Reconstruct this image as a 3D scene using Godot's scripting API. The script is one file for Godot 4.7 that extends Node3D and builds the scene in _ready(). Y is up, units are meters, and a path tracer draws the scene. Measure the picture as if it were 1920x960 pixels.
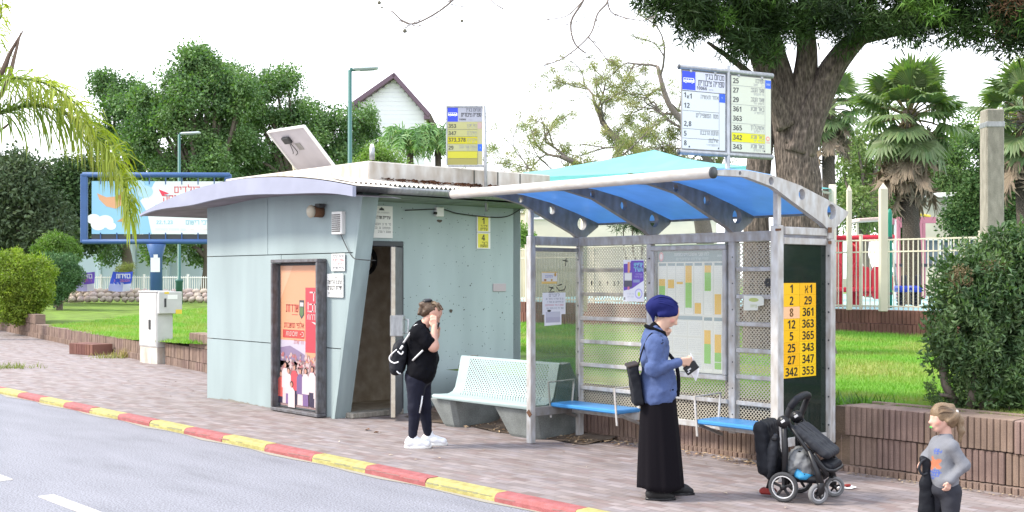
extends Node3D
# A bus stop by a road: x runs along the kerb (to the right), y up, -z away from the road; metres; the pavement is y = 0.

const YAW := 0.843          # the camera looks 48.3 degrees to the left of straight across the road
const EYE := 1.81
const LENS := 2200.0

var rng := RandomNumberGenerator.new()
var taken := {}
var M := {}
var T := {}
var glyphs := {}

class MB:
	var st := SurfaceTool.new()
	var col := Color(1, 1, 1)
	func _init() -> void:
		st.begin(Mesh.PRIMITIVE_TRIANGLES)
		st.set_smooth_group(-1)
	func smooth() -> MB:
		st.set_smooth_group(0)
		return self
	func flat() -> MB:
		st.set_smooth_group(-1)
		return self
	func tri(a: Vector3, b: Vector3, c: Vector3) -> void:
		st.set_color(col); st.add_vertex(a)
		st.set_color(col); st.add_vertex(b)
		st.set_color(col); st.add_vertex(c)
	func quad(a: Vector3, b: Vector3, c: Vector3, d: Vector3) -> void:
		tri(a, b, c); tri(a, c, d)
	func face(p: Array, out: Vector3) -> void:
		var n: Vector3 = (p[0] - p[2]).cross(p[0] - p[1])
		if n.dot(out) < 0:
			p.reverse()
		for i in range(1, p.size() - 1):
			tri(p[0], p[i], p[i + 1])
	# flat print: x right, y up, z out of the sheet
	func rect(x0: float, y0: float, x1: float, y1: float, z: float, c: Color) -> void:
		col = c
		quad(Vector3(x0, y0, z), Vector3(x0, y1, z), Vector3(x1, y1, z), Vector3(x1, y0, z))
	func poly(p: PackedVector2Array, z: float, c: Color) -> void:
		col = c
		var t := Geometry2D.triangulate_polygon(p)
		for i in range(0, t.size(), 3):
			face([Vector3(p[t[i]].x, p[t[i]].y, z), Vector3(p[t[i + 1]].x, p[t[i + 1]].y, z), Vector3(p[t[i + 2]].x, p[t[i + 2]].y, z)], Vector3.BACK)
	func disc(x: float, y: float, rx: float, ry: float, z: float, c: Color, n := 14) -> void:
		col = c
		for i in n:
			var a := TAU * i / n
			var b := TAU * (i + 1) / n
			tri(Vector3(x, y, z), Vector3(x + rx * cos(b), y + ry * sin(b), z), Vector3(x + rx * cos(a), y + ry * sin(a), z))
	func line(a: Vector2, b: Vector2, w: float, z: float, c: Color) -> void:
		col = c
		var d := (b - a).normalized() * w * 0.5
		var s := Vector2(-d.y, d.x)
		var p := [a - d - s, a - d + s, b + d + s, b + d - s]
		quad(Vector3(p[0].x, p[0].y, z), Vector3(p[1].x, p[1].y, z), Vector3(p[2].x, p[2].y, z), Vector3(p[3].x, p[3].y, z))
	func done() -> ArrayMesh:
		st.generate_normals()
		return st.commit()

func V(x: float, y: float, d: float) -> Vector3:          # d: metres back from the camera's side of the road
	return Vector3(x, y, -d)

func survey(px: float, py: float, depth: float) -> Vector3:   # the place that stands at that depth on a sight line of the photograph
	var xc := (px - 960.0) / LENS * depth
	return Vector3(0.665 * xc - 0.747 * depth, EYE + (520.0 - py) / LENS * depth, -(0.747 * xc + 0.665 * depth))

func numbered(n: String) -> String:
	if not taken.has(n):
		taken[n] = 0
		return n
	taken[n] += 1
	return "%s_%03d" % [n, taken[n]]

func thing(called: String, label: String, category: String, at := Vector3.ZERO, turn := 0.0, group := "") -> Node3D:
	var o := Node3D.new()
	o.name = numbered(called)
	add_child(o)
	o.position = at
	o.rotation.y = turn
	return tag(o, label, category, group)

func tag(o: Node3D, label: String, category: String, group := "") -> Node3D:
	o.set_meta("label", label)
	o.set_meta("category", category)
	if group:
		o.set_meta("group", group)
	return o

func obj(called: String, shape, m: Material, parent: Node = null) -> MeshInstance3D:
	var o := MeshInstance3D.new()
	o.mesh = shape.done() if shape is MB else shape
	o.material_override = m
	if parent == null:
		o.name = numbered(called)
		add_child(o)
	else:
		o.name = called
		parent.add_child(o, true)
	return o

func struct(called: String, shape, m: Material) -> MeshInstance3D:
	var o := obj(called, shape, m)
	o.set_meta("kind", "structure")
	return o

func copies(called: String, mesh: Mesh, m: Material, list: Array, colors: Array, parent: Node = null) -> MultiMeshInstance3D:
	var mm := MultiMesh.new()
	mm.transform_format = MultiMesh.TRANSFORM_3D
	mm.use_colors = colors.size() > 0
	mm.mesh = mesh
	mm.instance_count = list.size()
	for i in list.size():
		mm.set_instance_transform(i, list[i])
		if colors.size():
			mm.set_instance_color(i, colors[i])
	var o := MultiMeshInstance3D.new()
	o.multimesh = mm
	o.material_override = m
	if parent == null:
		o.name = numbered(called)
		add_child(o)
	else:
		o.name = called
		parent.add_child(o, true)
	return o

# ---------------------------------------------------------------- solids
func bx(m: MB, c: Vector3, s: Vector3, b := 0.0, r := Basis.IDENTITY) -> void:
	var h := s * 0.5
	if b <= 0.0:
		for ax in 3:
			for sg in [-1.0, 1.0]:
				var p := []
				for q in [[-1, -1], [-1, 1], [1, 1], [1, -1]]:
					var v := Vector3.ZERO
					v[ax] = sg * h[ax]
					v[(ax + 1) % 3] = q[0] * h[(ax + 1) % 3]
					v[(ax + 2) % 3] = q[1] * h[(ax + 2) % 3]
					p.append(c + r * v)
				var out := Vector3.ZERO
				out[ax] = sg
				m.face(p, r * out)
		return
	b = minf(b, minf(h.x, minf(h.y, h.z)) * 0.95)
	var corner := func(sg: Vector3, ax: int) -> Vector3:
		var v := Vector3(sg.x * (h.x - b), sg.y * (h.y - b), sg.z * (h.z - b))
		v[ax] = sg[ax] * h[ax]
		return c + r * v
	for ax in 3:
		var u := (ax + 1) % 3
		var w := (ax + 2) % 3
		for sg in [-1.0, 1.0]:
			var p := []
			for q in [[-1, -1], [-1, 1], [1, 1], [1, -1]]:
				var e := Vector3.ZERO
				e[ax] = sg; e[u] = q[0]; e[w] = q[1]
				p.append(corner.call(e, ax))
			var out := Vector3.ZERO
			out[ax] = sg
			m.face(p, r * out)
			for sh in [-1.0, 1.0]:
				var e0 := Vector3.ZERO
				e0[ax] = sg; e0[u] = sh; e0[w] = -1
				var e1 := e0
				e1[w] = 1
				var o2 := Vector3.ZERO
				o2[ax] = sg; o2[u] = sh
				m.face([corner.call(e0, ax), corner.call(e1, ax), corner.call(e1, u), corner.call(e0, u)], r * o2)
	for x in [-1, 1]:
		for y in [-1, 1]:
			for z in [-1, 1]:
				var e := Vector3(x, y, z)
				m.face([corner.call(e, 0), corner.call(e, 1), corner.call(e, 2)], r * e)

func loft(m: MB, rings: Array, cap0 := true, cap1 := true, closed := true) -> void:
	var n: int = rings[0].size()
	for i in rings.size() - 1:
		var a: PackedVector3Array = rings[i]
		var b: PackedVector3Array = rings[i + 1]
		for j in (n if closed else n - 1):
			var k := (j + 1) % n
			m.quad(a[j], b[j], b[k], a[k])
	for q in [[cap0, 0], [cap1, rings.size() - 1]]:
		if q[0]:
			var r: PackedVector3Array = rings[q[1]]
			var mid := Vector3.ZERO
			for p in r:
				mid += p
			mid /= n
			for j in n:
				if q[1] == 0:
					m.tri(mid, r[j], r[(j + 1) % n])
				else:
					m.tri(mid, r[(j + 1) % n], r[j])

func tube(m: MB, pts: Array, rad, sides := 8, caps := true, flatten := 1.0) -> void:
	var rings := []
	var up := Vector3.UP
	var d0: Vector3 = (pts[1] - pts[0]).normalized()
	if absf(d0.dot(up)) > 0.9:
		up = Vector3.RIGHT
	var side := d0.cross(up).normalized()
	for i in pts.size():
		var d: Vector3 = (pts[mini(i + 1, pts.size() - 1)] - pts[maxi(i - 1, 0)]).normalized()
		side = (side - d * side.dot(d)).normalized()
		var nn := d.cross(side)
		var r: float = rad[i] if rad is Array else rad
		var ring := PackedVector3Array()
		for k in sides:
			var a := TAU * k / sides
			ring.append(pts[i] + side * cos(a) * r + nn * sin(a) * r * flatten)
		rings.append(ring)
	loft(m, rings, caps, caps)

func bend(pts: Array, steps := 6) -> Array:     # a smooth line through points
	var c := Curve3D.new()
	for i in pts.size():
		var a: Vector3 = pts[maxi(i - 1, 0)]
		var b: Vector3 = pts[mini(i + 1, pts.size() - 1)]
		var t := (b - a) / 6.0
		c.add_point(pts[i], -t, t)
	var out := []
	for i in pts.size() - 1:
		for k in steps:
			out.append(c.sample(i, float(k) / steps))
	out.append(pts[-1])
	return out

func ramp(a: float, b: float, n: int) -> Array:
	var o := []
	for i in n:
		o.append(lerpf(a, b, float(i) / maxf(1, n - 1)))
	return o

func prism(m: MB, p: PackedVector2Array, t: Transform3D, depth: float) -> void:   # outline in the xy plane of t, thickness along its z, centred
	var f := t.basis.z * depth * 0.5
	var tr := Geometry2D.triangulate_polygon(p)
	for i in range(0, tr.size(), 3):
		var q := []
		for k in 3:
			q.append(t * Vector3(p[tr[i + k]].x, p[tr[i + k]].y, 0))
		m.face([q[0] + f, q[1] + f, q[2] + f], f)
		m.face([q[0] - f, q[1] - f, q[2] - f], -f)
	var cw := 1.0 if Geometry2D.is_polygon_clockwise(p) else -1.0
	for i in p.size():
		var a2 := p[i]
		var b2 := p[(i + 1) % p.size()]
		var e := (b2 - a2)
		var out := t.basis * Vector3(-e.y * cw, e.x * cw, 0)
		var a := t * Vector3(a2.x, a2.y, 0)
		var b := t * Vector3(b2.x, b2.y, 0)
		m.face([a - f, b - f, b + f, a + f], out)

func ball(m: MB, c: Vector3, r: Vector3, n := 12, rot := Basis.IDENTITY) -> void:
	var rings := []
	for i in n / 2 + 1:
		var t := PI * i / (n / 2)
		var ring := PackedVector3Array()
		for k in n:
			var a := TAU * k / n
			ring.append(c + rot * (Vector3(sin(t) * cos(a), cos(t), sin(t) * sin(a)) * r))
		rings.append(ring)
	loft(m, rings, false, false)

func basis_to(d: Vector3) -> Basis:      # y axis along d
	d = d.normalized()
	var s := d.cross(Vector3.FORWARD if absf(d.y) > 0.9 else Vector3.UP).normalized()
	return Basis(s, d, s.cross(d))

# ---------------------------------------------------------------- lettering
const HEB := {
	"א": [7, [0, 10, 7, 0], [6.6, 10, 6.3, 6.4, 4.6, 4.6], [0.4, 0, 0.7, 3.6, 2.6, 6.2]], "ב": [7, [0, 10, 6, 10, 6, 0], [0, 0, 7, 0]],
	"ג": [5, [1, 10, 4, 10, 4.5, 0], [4.2, 4, 1, 0]], "ד": [7, [0, 10, 7, 10], [5.7, 10, 5.7, 0]], "ה": [7, [0, 10, 6.5, 10, 6.5, 0], [1, 6, 1, 0]],
	"ו": [2.5, [0, 10, 2, 10, 2, 0]], "ז": [4, [0, 10, 4, 10], [2.2, 10, 1.8, 0]], "ח": [7, [0.5, 0, 0.5, 10, 6.5, 10, 6.5, 0]],
	"ט": [7, [3, 7, 1, 10, 0.5, 0, 6.5, 0, 6.5, 10, 4, 10]], "י": [2.5, [0, 10, 2, 10, 2, 5.5]], "כ": [6.5, [0, 10, 6, 10, 6, 0, 0, 0]],
	"ך": [6.5, [0, 10, 6, 10, 6, -3]], "ל": [7, [1, 14, 1, 10, 6.5, 10, 6, 5, 3, 0]], "מ": [7, [0, 10, 1.5, 7.5, 0.5, 0], [1.5, 8, 4, 10, 6.5, 9, 6.5, 0, 3.5, 0]],
	"ם": [7, [0, 10, 6.5, 10, 6.5, 0, 0.5, 0, 0.5, 10]], "נ": [4.5, [1, 10, 4, 10, 4, 0, 0, 0]], "ן": [2.5, [0, 10, 2, 10, 2, -3]],
	"ס": [7, [0, 10, 6.5, 10, 6.3, 3, 4, 0, 2.5, 0, 0.7, 3, 0.5, 10]], "ע": [7, [6.5, 10, 5.5, 3, 0, -0.5], [1, 10, 3.5, 1.5]],
	"פ": [7, [2.5, 5, 0.8, 5, 0.8, 10, 6.5, 10, 6.5, 0, 0, 0]], "צ": [7, [0.5, 10, 6, 0, 0, 0], [6.5, 10, 6, 7, 3.3, 5]],
	"ץ": [7, [0.5, 10, 3, 5, 3, -3], [6.5, 10, 6, 7, 3, 4.6]], "ק": [7, [0, 10, 6.5, 10, 6, 5, 4, 1], [1, 6, 1, -3]], "ר": [6.5, [0, 10, 6, 10, 6, 0]],
	"ש": [7, [0.5, 10, 1, 0, 5, 0, 7, 10], [3.5, 10, 3, 5, 1, 4]], "ת": [7, [1, 10, 6.5, 10, 6.5, 0], [1.5, 10, 1.5, 0, 0, 0]],
	"!": [1.5, [0.5, 12, 0.5, 3.5], [0.5, 0.6, 0.5, 0]], "-": [4, [0.5, 5, 3.5, 5]], "'": [1.5, [0.5, 12, 0.5, 9]], "/": [4, [0, 0, 4, 11]],
}

func heb_width(s: String, h: float) -> float:
	var w := 0.0
	for c in s:
		w += (HEB[c][0] + 2.4) * h * 0.1 if HEB.has(c) else h * 0.4
	return w - 0.24 * h

func heb(m: MB, s: String, x_right: float, y: float, h: float, z: float, c: Color, stroke := 0.17, fit := 0.0) -> void:   # written from right to left
	var k := h * 0.1
	var kx := k
	if fit > 0.0:
		kx *= fit / heb_width(s, h)
	var x := x_right
	for ch in s:
		if not HEB.has(ch):
			x -= 4.0 * kx
			continue
		var g: Array = HEB[ch]
		x -= g[0] * kx
		for i in range(1, g.size()):
			var l: Array = g[i]
			for j in range(0, l.size() - 2, 2):
				m.line(Vector2(x + l[j] * kx, y + l[j + 1] * k), Vector2(x + l[j + 2] * kx, y + l[j + 3] * k), stroke * h, z, c)
		x -= 2.4 * kx

func num(m: MB, s: String, x: float, y: float, h: float, z: float, c: Color, bold := true, align := -1, narrow := 1.0) -> void:   # left-to-right figures
	var key := s + ("b" if bold else "r")
	if not glyphs.has(key):
		var f := SystemFont.new()
		f.font_names = PackedStringArray(["Droid Sans"])
		f.font_weight = 700 if bold else 400
		var tm := TextMesh.new()
		tm.font = f
		tm.font_size = 48
		tm.pixel_size = 1.0 / 35.0
		tm.depth = 0.0
		tm.curve_step = 1.5
		tm.text = s
		tm.horizontal_alignment = HORIZONTAL_ALIGNMENT_LEFT
		var arr := tm.get_mesh_arrays()
		glyphs[key] = [arr[Mesh.ARRAY_VERTEX], arr[Mesh.ARRAY_INDEX] if arr[Mesh.ARRAY_INDEX] != null else PackedInt32Array(), tm.get_aabb()]
	var v: PackedVector3Array = glyphs[key][0]
	var ix: PackedInt32Array = glyphs[key][1]
	var bb: AABB = glyphs[key][2]
	var sc := h
	var x0 := x - bb.position.x * sc * narrow
	if align == 0:
		x0 -= bb.size.x * 0.5 * sc * narrow
	elif align > 0:
		x0 -= bb.size.x * sc * narrow
	var y0 := y - bb.position.y * sc
	m.col = c
	var n := ix.size() if ix.size() else v.size()
	for i in range(0, n, 3):
		var p := []
		for k in 3:
			var q: Vector3 = v[ix[i + k]] if ix.size() else v[i + k]
			p.append(Vector3(x0 + q.x * sc * narrow, y0 + q.y * sc, z))
		m.face(p, Vector3.BACK)

func scribble(m: MB, x0: float, x1: float, y: float, h: float, z: float, c: Color) -> void:   # a line of lettering too small to read
	var x := x0
	while x < x1:
		var w := rng.randf_range(0.35, 0.8) * h
		if rng.randf() < 0.82:
			m.line(Vector2(x, y + h), Vector2(minf(x + w, x1), y + h), h * 0.2, z, c)
			m.line(Vector2(minf(x + w, x1), y + h), Vector2(minf(x + w, x1), y), h * 0.2, z, c)
			if rng.randf() < 0.5:
				m.line(Vector2(x, y), Vector2(minf(x + w, x1), y), h * 0.2, z, c)
		x += w + 0.3 * h

# ---------------------------------------------------------------- soft bodies: distances to capsules, ellipsoids and rounded boxes, joined smoothly and meshed as surface nets
func cap(a: Vector3, b: Vector3, ra: float, rb: float, sq := 1.0) -> Array:      # sq < 1: thinner across z
	return [0, a, b, ra, rb, sq]

func ell(c: Vector3, r: Vector3, rot := Basis.IDENTITY) -> Array:
	return [1, c, r, rot.transposed()]

func rbox(c: Vector3, h: Vector3, r: float, rot := Basis.IDENTITY) -> Array:
	return [2, c, h - Vector3(r, r, r), r, rot.transposed()]

func net(m: MB, parts: Array, k: float, cell: float, colour = null, wrinkle := 0.0, noise: FastNoiseLite = null) -> void:
	var lo := Vector3(1e9, 1e9, 1e9)
	var hi := -lo
	var bounds := []
	var pad := k + cell * 2.0 + wrinkle
	for s in parts:
		var a: Vector3
		var b: Vector3
		if s[0] == 0:
			var r: float = maxf(s[3], s[4])
			a = s[1].min(s[2]) - Vector3(r, r, r)
			b = s[1].max(s[2]) + Vector3(r, r, r)
		elif s[0] == 1:
			var r: float = maxf(s[2].x, maxf(s[2].y, s[2].z))
			a = s[1] - Vector3(r, r, r)
			b = s[1] + Vector3(r, r, r)
		else:
			var r: float = s[2].length() + s[3]
			a = s[1] - Vector3(r, r, r)
			b = s[1] + Vector3(r, r, r)
		a -= Vector3(pad, pad, pad)
		b += Vector3(pad, pad, pad)
		bounds.append([a, b])
		lo = lo.min(a)
		hi = hi.max(b)
	var nx := int(ceil((hi.x - lo.x) / cell)) + 1
	var ny := int(ceil((hi.y - lo.y) / cell)) + 1
	var nz := int(ceil((hi.z - lo.z) / cell)) + 1
	var f := PackedFloat32Array()
	f.resize(nx * ny * nz)
	f.fill(1.0)
	for q in parts.size():
		var s: Array = parts[q]
		var a: Vector3 = bounds[q][0]
		var b: Vector3 = bounds[q][1]
		var kind: int = s[0]
		var A: Vector3 = s[1]
		var B: Vector3 = s[2]
		var AB := B - A
		var L := maxf(AB.length_squared(), 1e-9)
		var sq: float = s[5] if kind == 0 else 1.0
		for ix in range(int((a.x - lo.x) / cell), mini(nx, int((b.x - lo.x) / cell) + 1)):
			for iy in range(int((a.y - lo.y) / cell), mini(ny, int((b.y - lo.y) / cell) + 1)):
				var i := (ix * ny + iy) * nz
				for iz in range(int((a.z - lo.z) / cell), mini(nz, int((b.z - lo.z) / cell) + 1)):
					var p := lo + Vector3(ix, iy, iz) * cell
					var d: float
					if kind == 0:
						var w := p - A
						var t := clampf(w.dot(AB) / L, 0.0, 1.0)
						w -= AB * t
						if sq != 1.0:
							w.z /= sq
						d = w.length() - lerpf(s[3], s[4], t)
					elif kind == 1:
						var w: Vector3 = s[3] * (p - A)
						var k0 := (w / B).length()
						var k1 := (w / (B * B)).length()
						d = k0 * (k0 - 1.0) / maxf(k1, 1e-6)
					else:
						var w: Vector3 = (s[4] * (p - A)).abs() - B
						d = w.max(Vector3.ZERO).length() + minf(maxf(w.x, maxf(w.y, w.z)), 0.0) - s[3]
					var e := f[i + iz]
					var h := maxf(k - absf(e - d), 0.0) / k
					f[i + iz] = minf(e, d) - h * h * k * 0.25
	if wrinkle > 0.0:
		for ix in nx:
			for iy in ny:
				for iz in nz:
					var i := (ix * ny + iy) * nz + iz
					if absf(f[i]) < 3.0 * cell + wrinkle:
						var p := lo + Vector3(ix, iy, iz) * cell
						f[i] += noise.get_noise_3dv(p) * wrinkle
	var at := PackedInt32Array()
	at.resize(nx * ny * nz)
	at.fill(-1)
	var pts := PackedVector3Array()
	var cols := PackedColorArray()
	for ix in nx - 1:
		for iy in ny - 1:
			for iz in nz - 1:
				var i := (ix * ny + iy) * nz + iz
				var f0 := f[i]
				if absf(f0) > 2.0 * cell:
					continue
				var below := 0
				var g := [f0, f[i + 1], f[i + nz], f[i + nz + 1], f[i + ny * nz], f[i + ny * nz + 1], f[i + ny * nz + nz], f[i + ny * nz + nz + 1]]
				for v in g:
					if v < 0.0:
						below += 1
				if below == 0 or below == 8:
					continue
				var sum := Vector3.ZERO
				var cnt := 0
				for e in [[0, 1], [2, 3], [4, 5], [6, 7], [0, 2], [1, 3], [4, 6], [5, 7], [0, 4], [1, 5], [2, 6], [3, 7]]:
					var u: float = g[e[0]]
					var w: float = g[e[1]]
					if (u < 0.0) != (w < 0.0):
						var t := u / (u - w)
						var p0 := Vector3(e[0] >> 2, (e[0] >> 1) & 1, e[0] & 1)
						var p1 := Vector3(e[1] >> 2, (e[1] >> 1) & 1, e[1] & 1)
						sum += p0.lerp(p1, t)
						cnt += 1
				at[i] = pts.size()
				var pt := lo + (Vector3(ix, iy, iz) + sum / cnt) * cell
				pts.append(pt)
				cols.append(colour.call(pt) if colour != null else m.col)
	m.smooth()
	var st := m.st
	var sx := ny * nz
	for ix in range(1, nx - 1):
		for iy in range(1, ny - 1):
			for iz in range(1, nz - 1):
				var i := (ix * ny + iy) * nz + iz
				if at[i] < 0:
					continue
				var neg := f[i] < 0.0
				for ax in 3:
					var step: int = [sx, nz, 1][ax]
					if (f[i + step] < 0.0) == neg:
						continue
					var u: int = [nz, 1, sx][ax]
					var w: int = [1, sx, nz][ax]
					var q := [at[i], at[i - u], at[i - u - w], at[i - w]]
					if q[1] < 0 or q[2] < 0 or q[3] < 0:
						continue
					if not neg:
						q.reverse()
					for t in [0, 2, 1, 0, 3, 2]:
						st.set_color(cols[q[t]])
						st.add_vertex(pts[q[t]])
	m.flat()

func hand(wrist: Vector3, d: Vector3, palm: Vector3, size: float, curl: float, thumb_side := 1.0) -> Array:   # d: towards the knuckles; palm: the way the palm faces
	d = d.normalized()
	palm = (palm - d * palm.dot(d)).normalized()
	var side := d.cross(palm) * thumb_side
	var o := []
	var u := size / 0.18
	var kn := wrist + d * 0.085 * u
	for i in 4:
		var off := (1.5 - i) * 0.02 * u
		var root := kn + side * off - d * absf(i - 1.2) * 0.004 * u
		o.append(cap(wrist + side * off * 0.7 + d * 0.012 * u, root, 0.014 * u, 0.0115 * u))
		var len: float = [0.072, 0.08, 0.074, 0.058][i] * u
		var a := curl * (1.0 + 0.08 * i)
		var p1 := root + (d * cos(a * 0.5) + palm * sin(a * 0.5)) * len * 0.45
		var p2 := p1 + (d * cos(a * 1.3) + palm * sin(a * 1.3)) * len * 0.32
		var p3 := p2 + (d * cos(a * 1.9) + palm * sin(a * 1.9)) * len * 0.25
		o.append(cap(root, p1, 0.0098 * u, 0.0088 * u))
		o.append(cap(p1, p2, 0.0088 * u, 0.008 * u))
		o.append(cap(p2, p3, 0.008 * u, 0.0068 * u))
	var t0 := wrist + d * 0.025 * u + side * 0.026 * u
	var t1 := t0 + (d * 0.7 + side * 0.6 + palm * 0.45).normalized() * 0.038 * u
	var t2 := t1 + (d * 0.9 + side * 0.1 + palm * 0.5).normalized() * 0.03 * u
	o.append(cap(wrist + side * 0.012 * u, t0, 0.016 * u, 0.014 * u))
	o.append(cap(t0, t1, 0.0125 * u, 0.0105 * u))
	o.append(cap(t1, t2, 0.0105 * u, 0.008 * u))
	return o

# ---------------------------------------------------------------- materials
func noise_tex(key: String, freq: float, oct: int, lo: Color, hi: Color, type := FastNoiseLite.TYPE_SIMPLEX_SMOOTH, size := 512, seed_ := 1, mid := 0.5) -> void:
	var n := FastNoiseLite.new()
	n.noise_type = type
	n.frequency = freq
	n.fractal_octaves = oct
	n.seed = seed_
	var t := NoiseTexture2D.new()
	t.width = size
	t.height = size
	t.seamless = true
	t.noise = n
	var g := Gradient.new()
	g.set_color(0, lo)
	g.set_color(1, hi)
	g.add_point(mid, lo.lerp(hi, 0.5))
	t.color_ramp = g
	T[key] = t

func grey(v: float) -> Color:
	return Color(v, v, v)

func textures() -> void:
	noise_tex("blotch", 0.008, 4, grey(0.80), grey(1.0))
	noise_tex("soft", 0.006, 3, grey(0.92), grey(1.0), FastNoiseLite.TYPE_SIMPLEX_SMOOTH, 512, 5)
	noise_tex("fine", 0.09, 3, grey(0.80), grey(1.0), FastNoiseLite.TYPE_SIMPLEX_SMOOTH, 512, 2)
	noise_tex("grain", 0.22, 2, grey(0.62), grey(1.0), FastNoiseLite.TYPE_SIMPLEX_SMOOTH, 512, 3)
	noise_tex("streak", 0.02, 4, grey(0.74), grey(1.0), FastNoiseLite.TYPE_SIMPLEX_SMOOTH, 512, 7)
	noise_tex("ridges", 0.03, 4, grey(0.25), grey(1.0), FastNoiseLite.TYPE_CELLULAR, 512, 9)
	noise_tex("lawn", 0.012, 4, Color(0.62, 0.60, 0.42), Color(1.0, 1.0, 0.8), FastNoiseLite.TYPE_SIMPLEX_SMOOTH, 512, 11)
	noise_tex("worn", 0.010, 5, grey(0.88), grey(1.0), FastNoiseLite.TYPE_SIMPLEX_SMOOTH, 512, 17, 0.3)
	noise_tex("paving_wear", 0.02, 5, Color(0.84, 0.81, 0.78), Color(1.0, 1.0, 1.0), FastNoiseLite.TYPE_SIMPLEX_SMOOTH, 512, 23)
	noise_tex("aggregate", 0.16, 3, grey(0.50), grey(1.0), FastNoiseLite.TYPE_SIMPLEX_SMOOTH, 512, 29, 0.4)
	noise_tex("dirt", 0.015, 5, Color(0.80, 0.75, 0.70), Color(1.0, 1.0, 1.0), FastNoiseLite.TYPE_SIMPLEX_SMOOTH, 512, 13)
	# pavers: 20 x 10 cm bricks in running bond, worn and dusty
	var n := 512
	var alb := Image.create(n, n, false, Image.FORMAT_RGB8)
	var hgt := Image.create(n, n, false, Image.FORMAT_RGB8)
	alb.fill(Color(0.80, 0.77, 0.76))
	hgt.fill(grey(0.15))
	for row in 16:
		for c in 9:
			var w := 64
			var x := c * w - (32 if row % 2 else 0)
			var tone := rng.randf_range(0.90, 1.0)
			var pick := rng.randf()
			var cc := Color(tone, tone * 0.96, tone * 0.955) if pick < 0.6 else Color(tone * 0.98, tone * 0.95, tone * 0.96) if pick < 0.85 else Color(tone * 0.94, tone * 0.87, tone * 0.86)
			var r := Rect2i(x + 1, row * 32 + 1, w - 3, 29)
			alb.fill_rect(r, cc)
			hgt.fill_rect(r, grey(rng.randf_range(0.62, 0.74)))
			hgt.fill_rect(Rect2i(x + 3, row * 32 + 3, w - 7, 25), grey(rng.randf_range(0.76, 0.92)))
			if x < 0:
				alb.fill_rect(Rect2i(x + 1 + n, row * 32 + 1, w - 3, 29), cc)
	T.pavers = ImageTexture.create_from_image(alb)
	T.pavers_h = ImageTexture.create_from_image(hgt)
	# perforated sheet: staggered lozenge holes
	var pf := Image.create(64, 64, false, Image.FORMAT_RGBA8)
	for y in 64:
		for x in 64:
			var open := false
			for q in [[16, 16], [48, 48], [-16, 48], [80, 16], [16, 80], [48, -16], [-16, -16], [80, 80]]:
				if absf(x + 0.5 - q[0]) / 23.0 + absf(y + 0.5 - q[1]) / 20.0 < 1.0:
					open = true
			pf.set_pixel(x, y, Color(1, 1, 1, 0.0 if open else 1.0))
	T.holes = ImageTexture.create_from_image(pf)
	var pb := Image.create(64, 64, false, Image.FORMAT_RGBA8)
	for y in 64:
		for x in 64:
			var open := false
			for q in [[16, 16], [48, 48]]:
				if Vector2(x + 0.5 - q[0], y + 0.5 - q[1]).length() < 12.5:
					open = true
			pb.set_pixel(x, y, Color(1, 1, 1, 0.0 if open else 1.0))
	T.round_holes = ImageTexture.create_from_image(pb)
	# little knocks and rust spots on old paint
	var sp := Image.create(1024, 1024, false, Image.FORMAT_RGB8)
	sp.fill(Color(1, 1, 1))
	for i in 210:
		var p := Vector2i(rng.randi_range(8, 1010), rng.randi_range(8, 1010))
		var r := int(rng.randf_range(1.0, 4.2) * (1.0 if rng.randf() < 0.8 else 1.5))
		var c := Color(0.42, 0.42, 0.40).lerp(Color(0.5, 0.38, 0.28), rng.randf() * 0.7)
		for y in range(-r, r + 1):
			for x in range(-r, r + 1):
				if x * x + y * y * rng.randf_range(0.5, 1.4) <= r * r:
					sp.set_pixel(clampi(p.x + x, 0, 1023), clampi(p.y + y, 0, 1023), c)
	T.knocks = ImageTexture.create_from_image(sp)

func mat(key: String, c: Color, rough := 0.8, o := {}) -> StandardMaterial3D:     # c: linear base colour
	var m := StandardMaterial3D.new()
	m.resource_name = key
	m.albedo_color = c.linear_to_srgb()
	m.albedo_color.a = o.get("alpha", 1.0)
	m.roughness = rough
	m.metallic = o.get("metal", 0.0)
	m.metallic_specular = o.get("spec", 0.4)
	m.cull_mode = BaseMaterial3D.CULL_DISABLED
	m.vertex_color_use_as_albedo = o.get("vcol", false)
	var world: bool = o.get("world", true)
	if o.has("tex"):
		m.albedo_texture = T[o.tex]
		m.uv1_triplanar = true
		m.uv1_world_triplanar = world
		var s = o.get("scale", 1.0)
		m.uv1_scale = s if s is Vector3 else Vector3(s, s, s)
		m.uv1_offset = o.get("offset", Vector3.ZERO)
	if o.has("tex2"):
		m.detail_enabled = true
		m.detail_blend_mode = BaseMaterial3D.BLEND_MODE_MUL
		m.detail_uv_layer = BaseMaterial3D.DETAIL_UV_2
		m.detail_albedo = T[o.tex2]
		m.uv2_triplanar = true
		m.uv2_world_triplanar = world
		var s = o.get("scale2", 1.0)
		m.uv2_scale = s if s is Vector3 else Vector3(s, s, s)
	if o.has("bump"):
		m.heightmap_enabled = true
		m.heightmap_texture = T[o.bump]
		m.heightmap_scale = o.get("relief", 0.3)
		if not o.has("tex"):
			m.uv1_triplanar = true
			m.uv1_world_triplanar = world
			var s = o.get("scale", 1.0)
			m.uv1_scale = s if s is Vector3 else Vector3(s, s, s)
	if o.has("back"):
		m.backlight_enabled = true
		m.backlight = o.back
	if m.albedo_color.a < 1.0:
		m.transparency = BaseMaterial3D.TRANSPARENCY_ALPHA
	if o.has("holes"):
		m.transparency = BaseMaterial3D.TRANSPARENCY_ALPHA_SCISSOR
		m.alpha_scissor_threshold = 0.5
	if o.has("rim"):
		m.rim_enabled = true
		m.rim = o.rim
	if o.has("coat"):
		m.clearcoat_enabled = true
		m.clearcoat = o.coat
	M[key] = m
	return m

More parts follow.
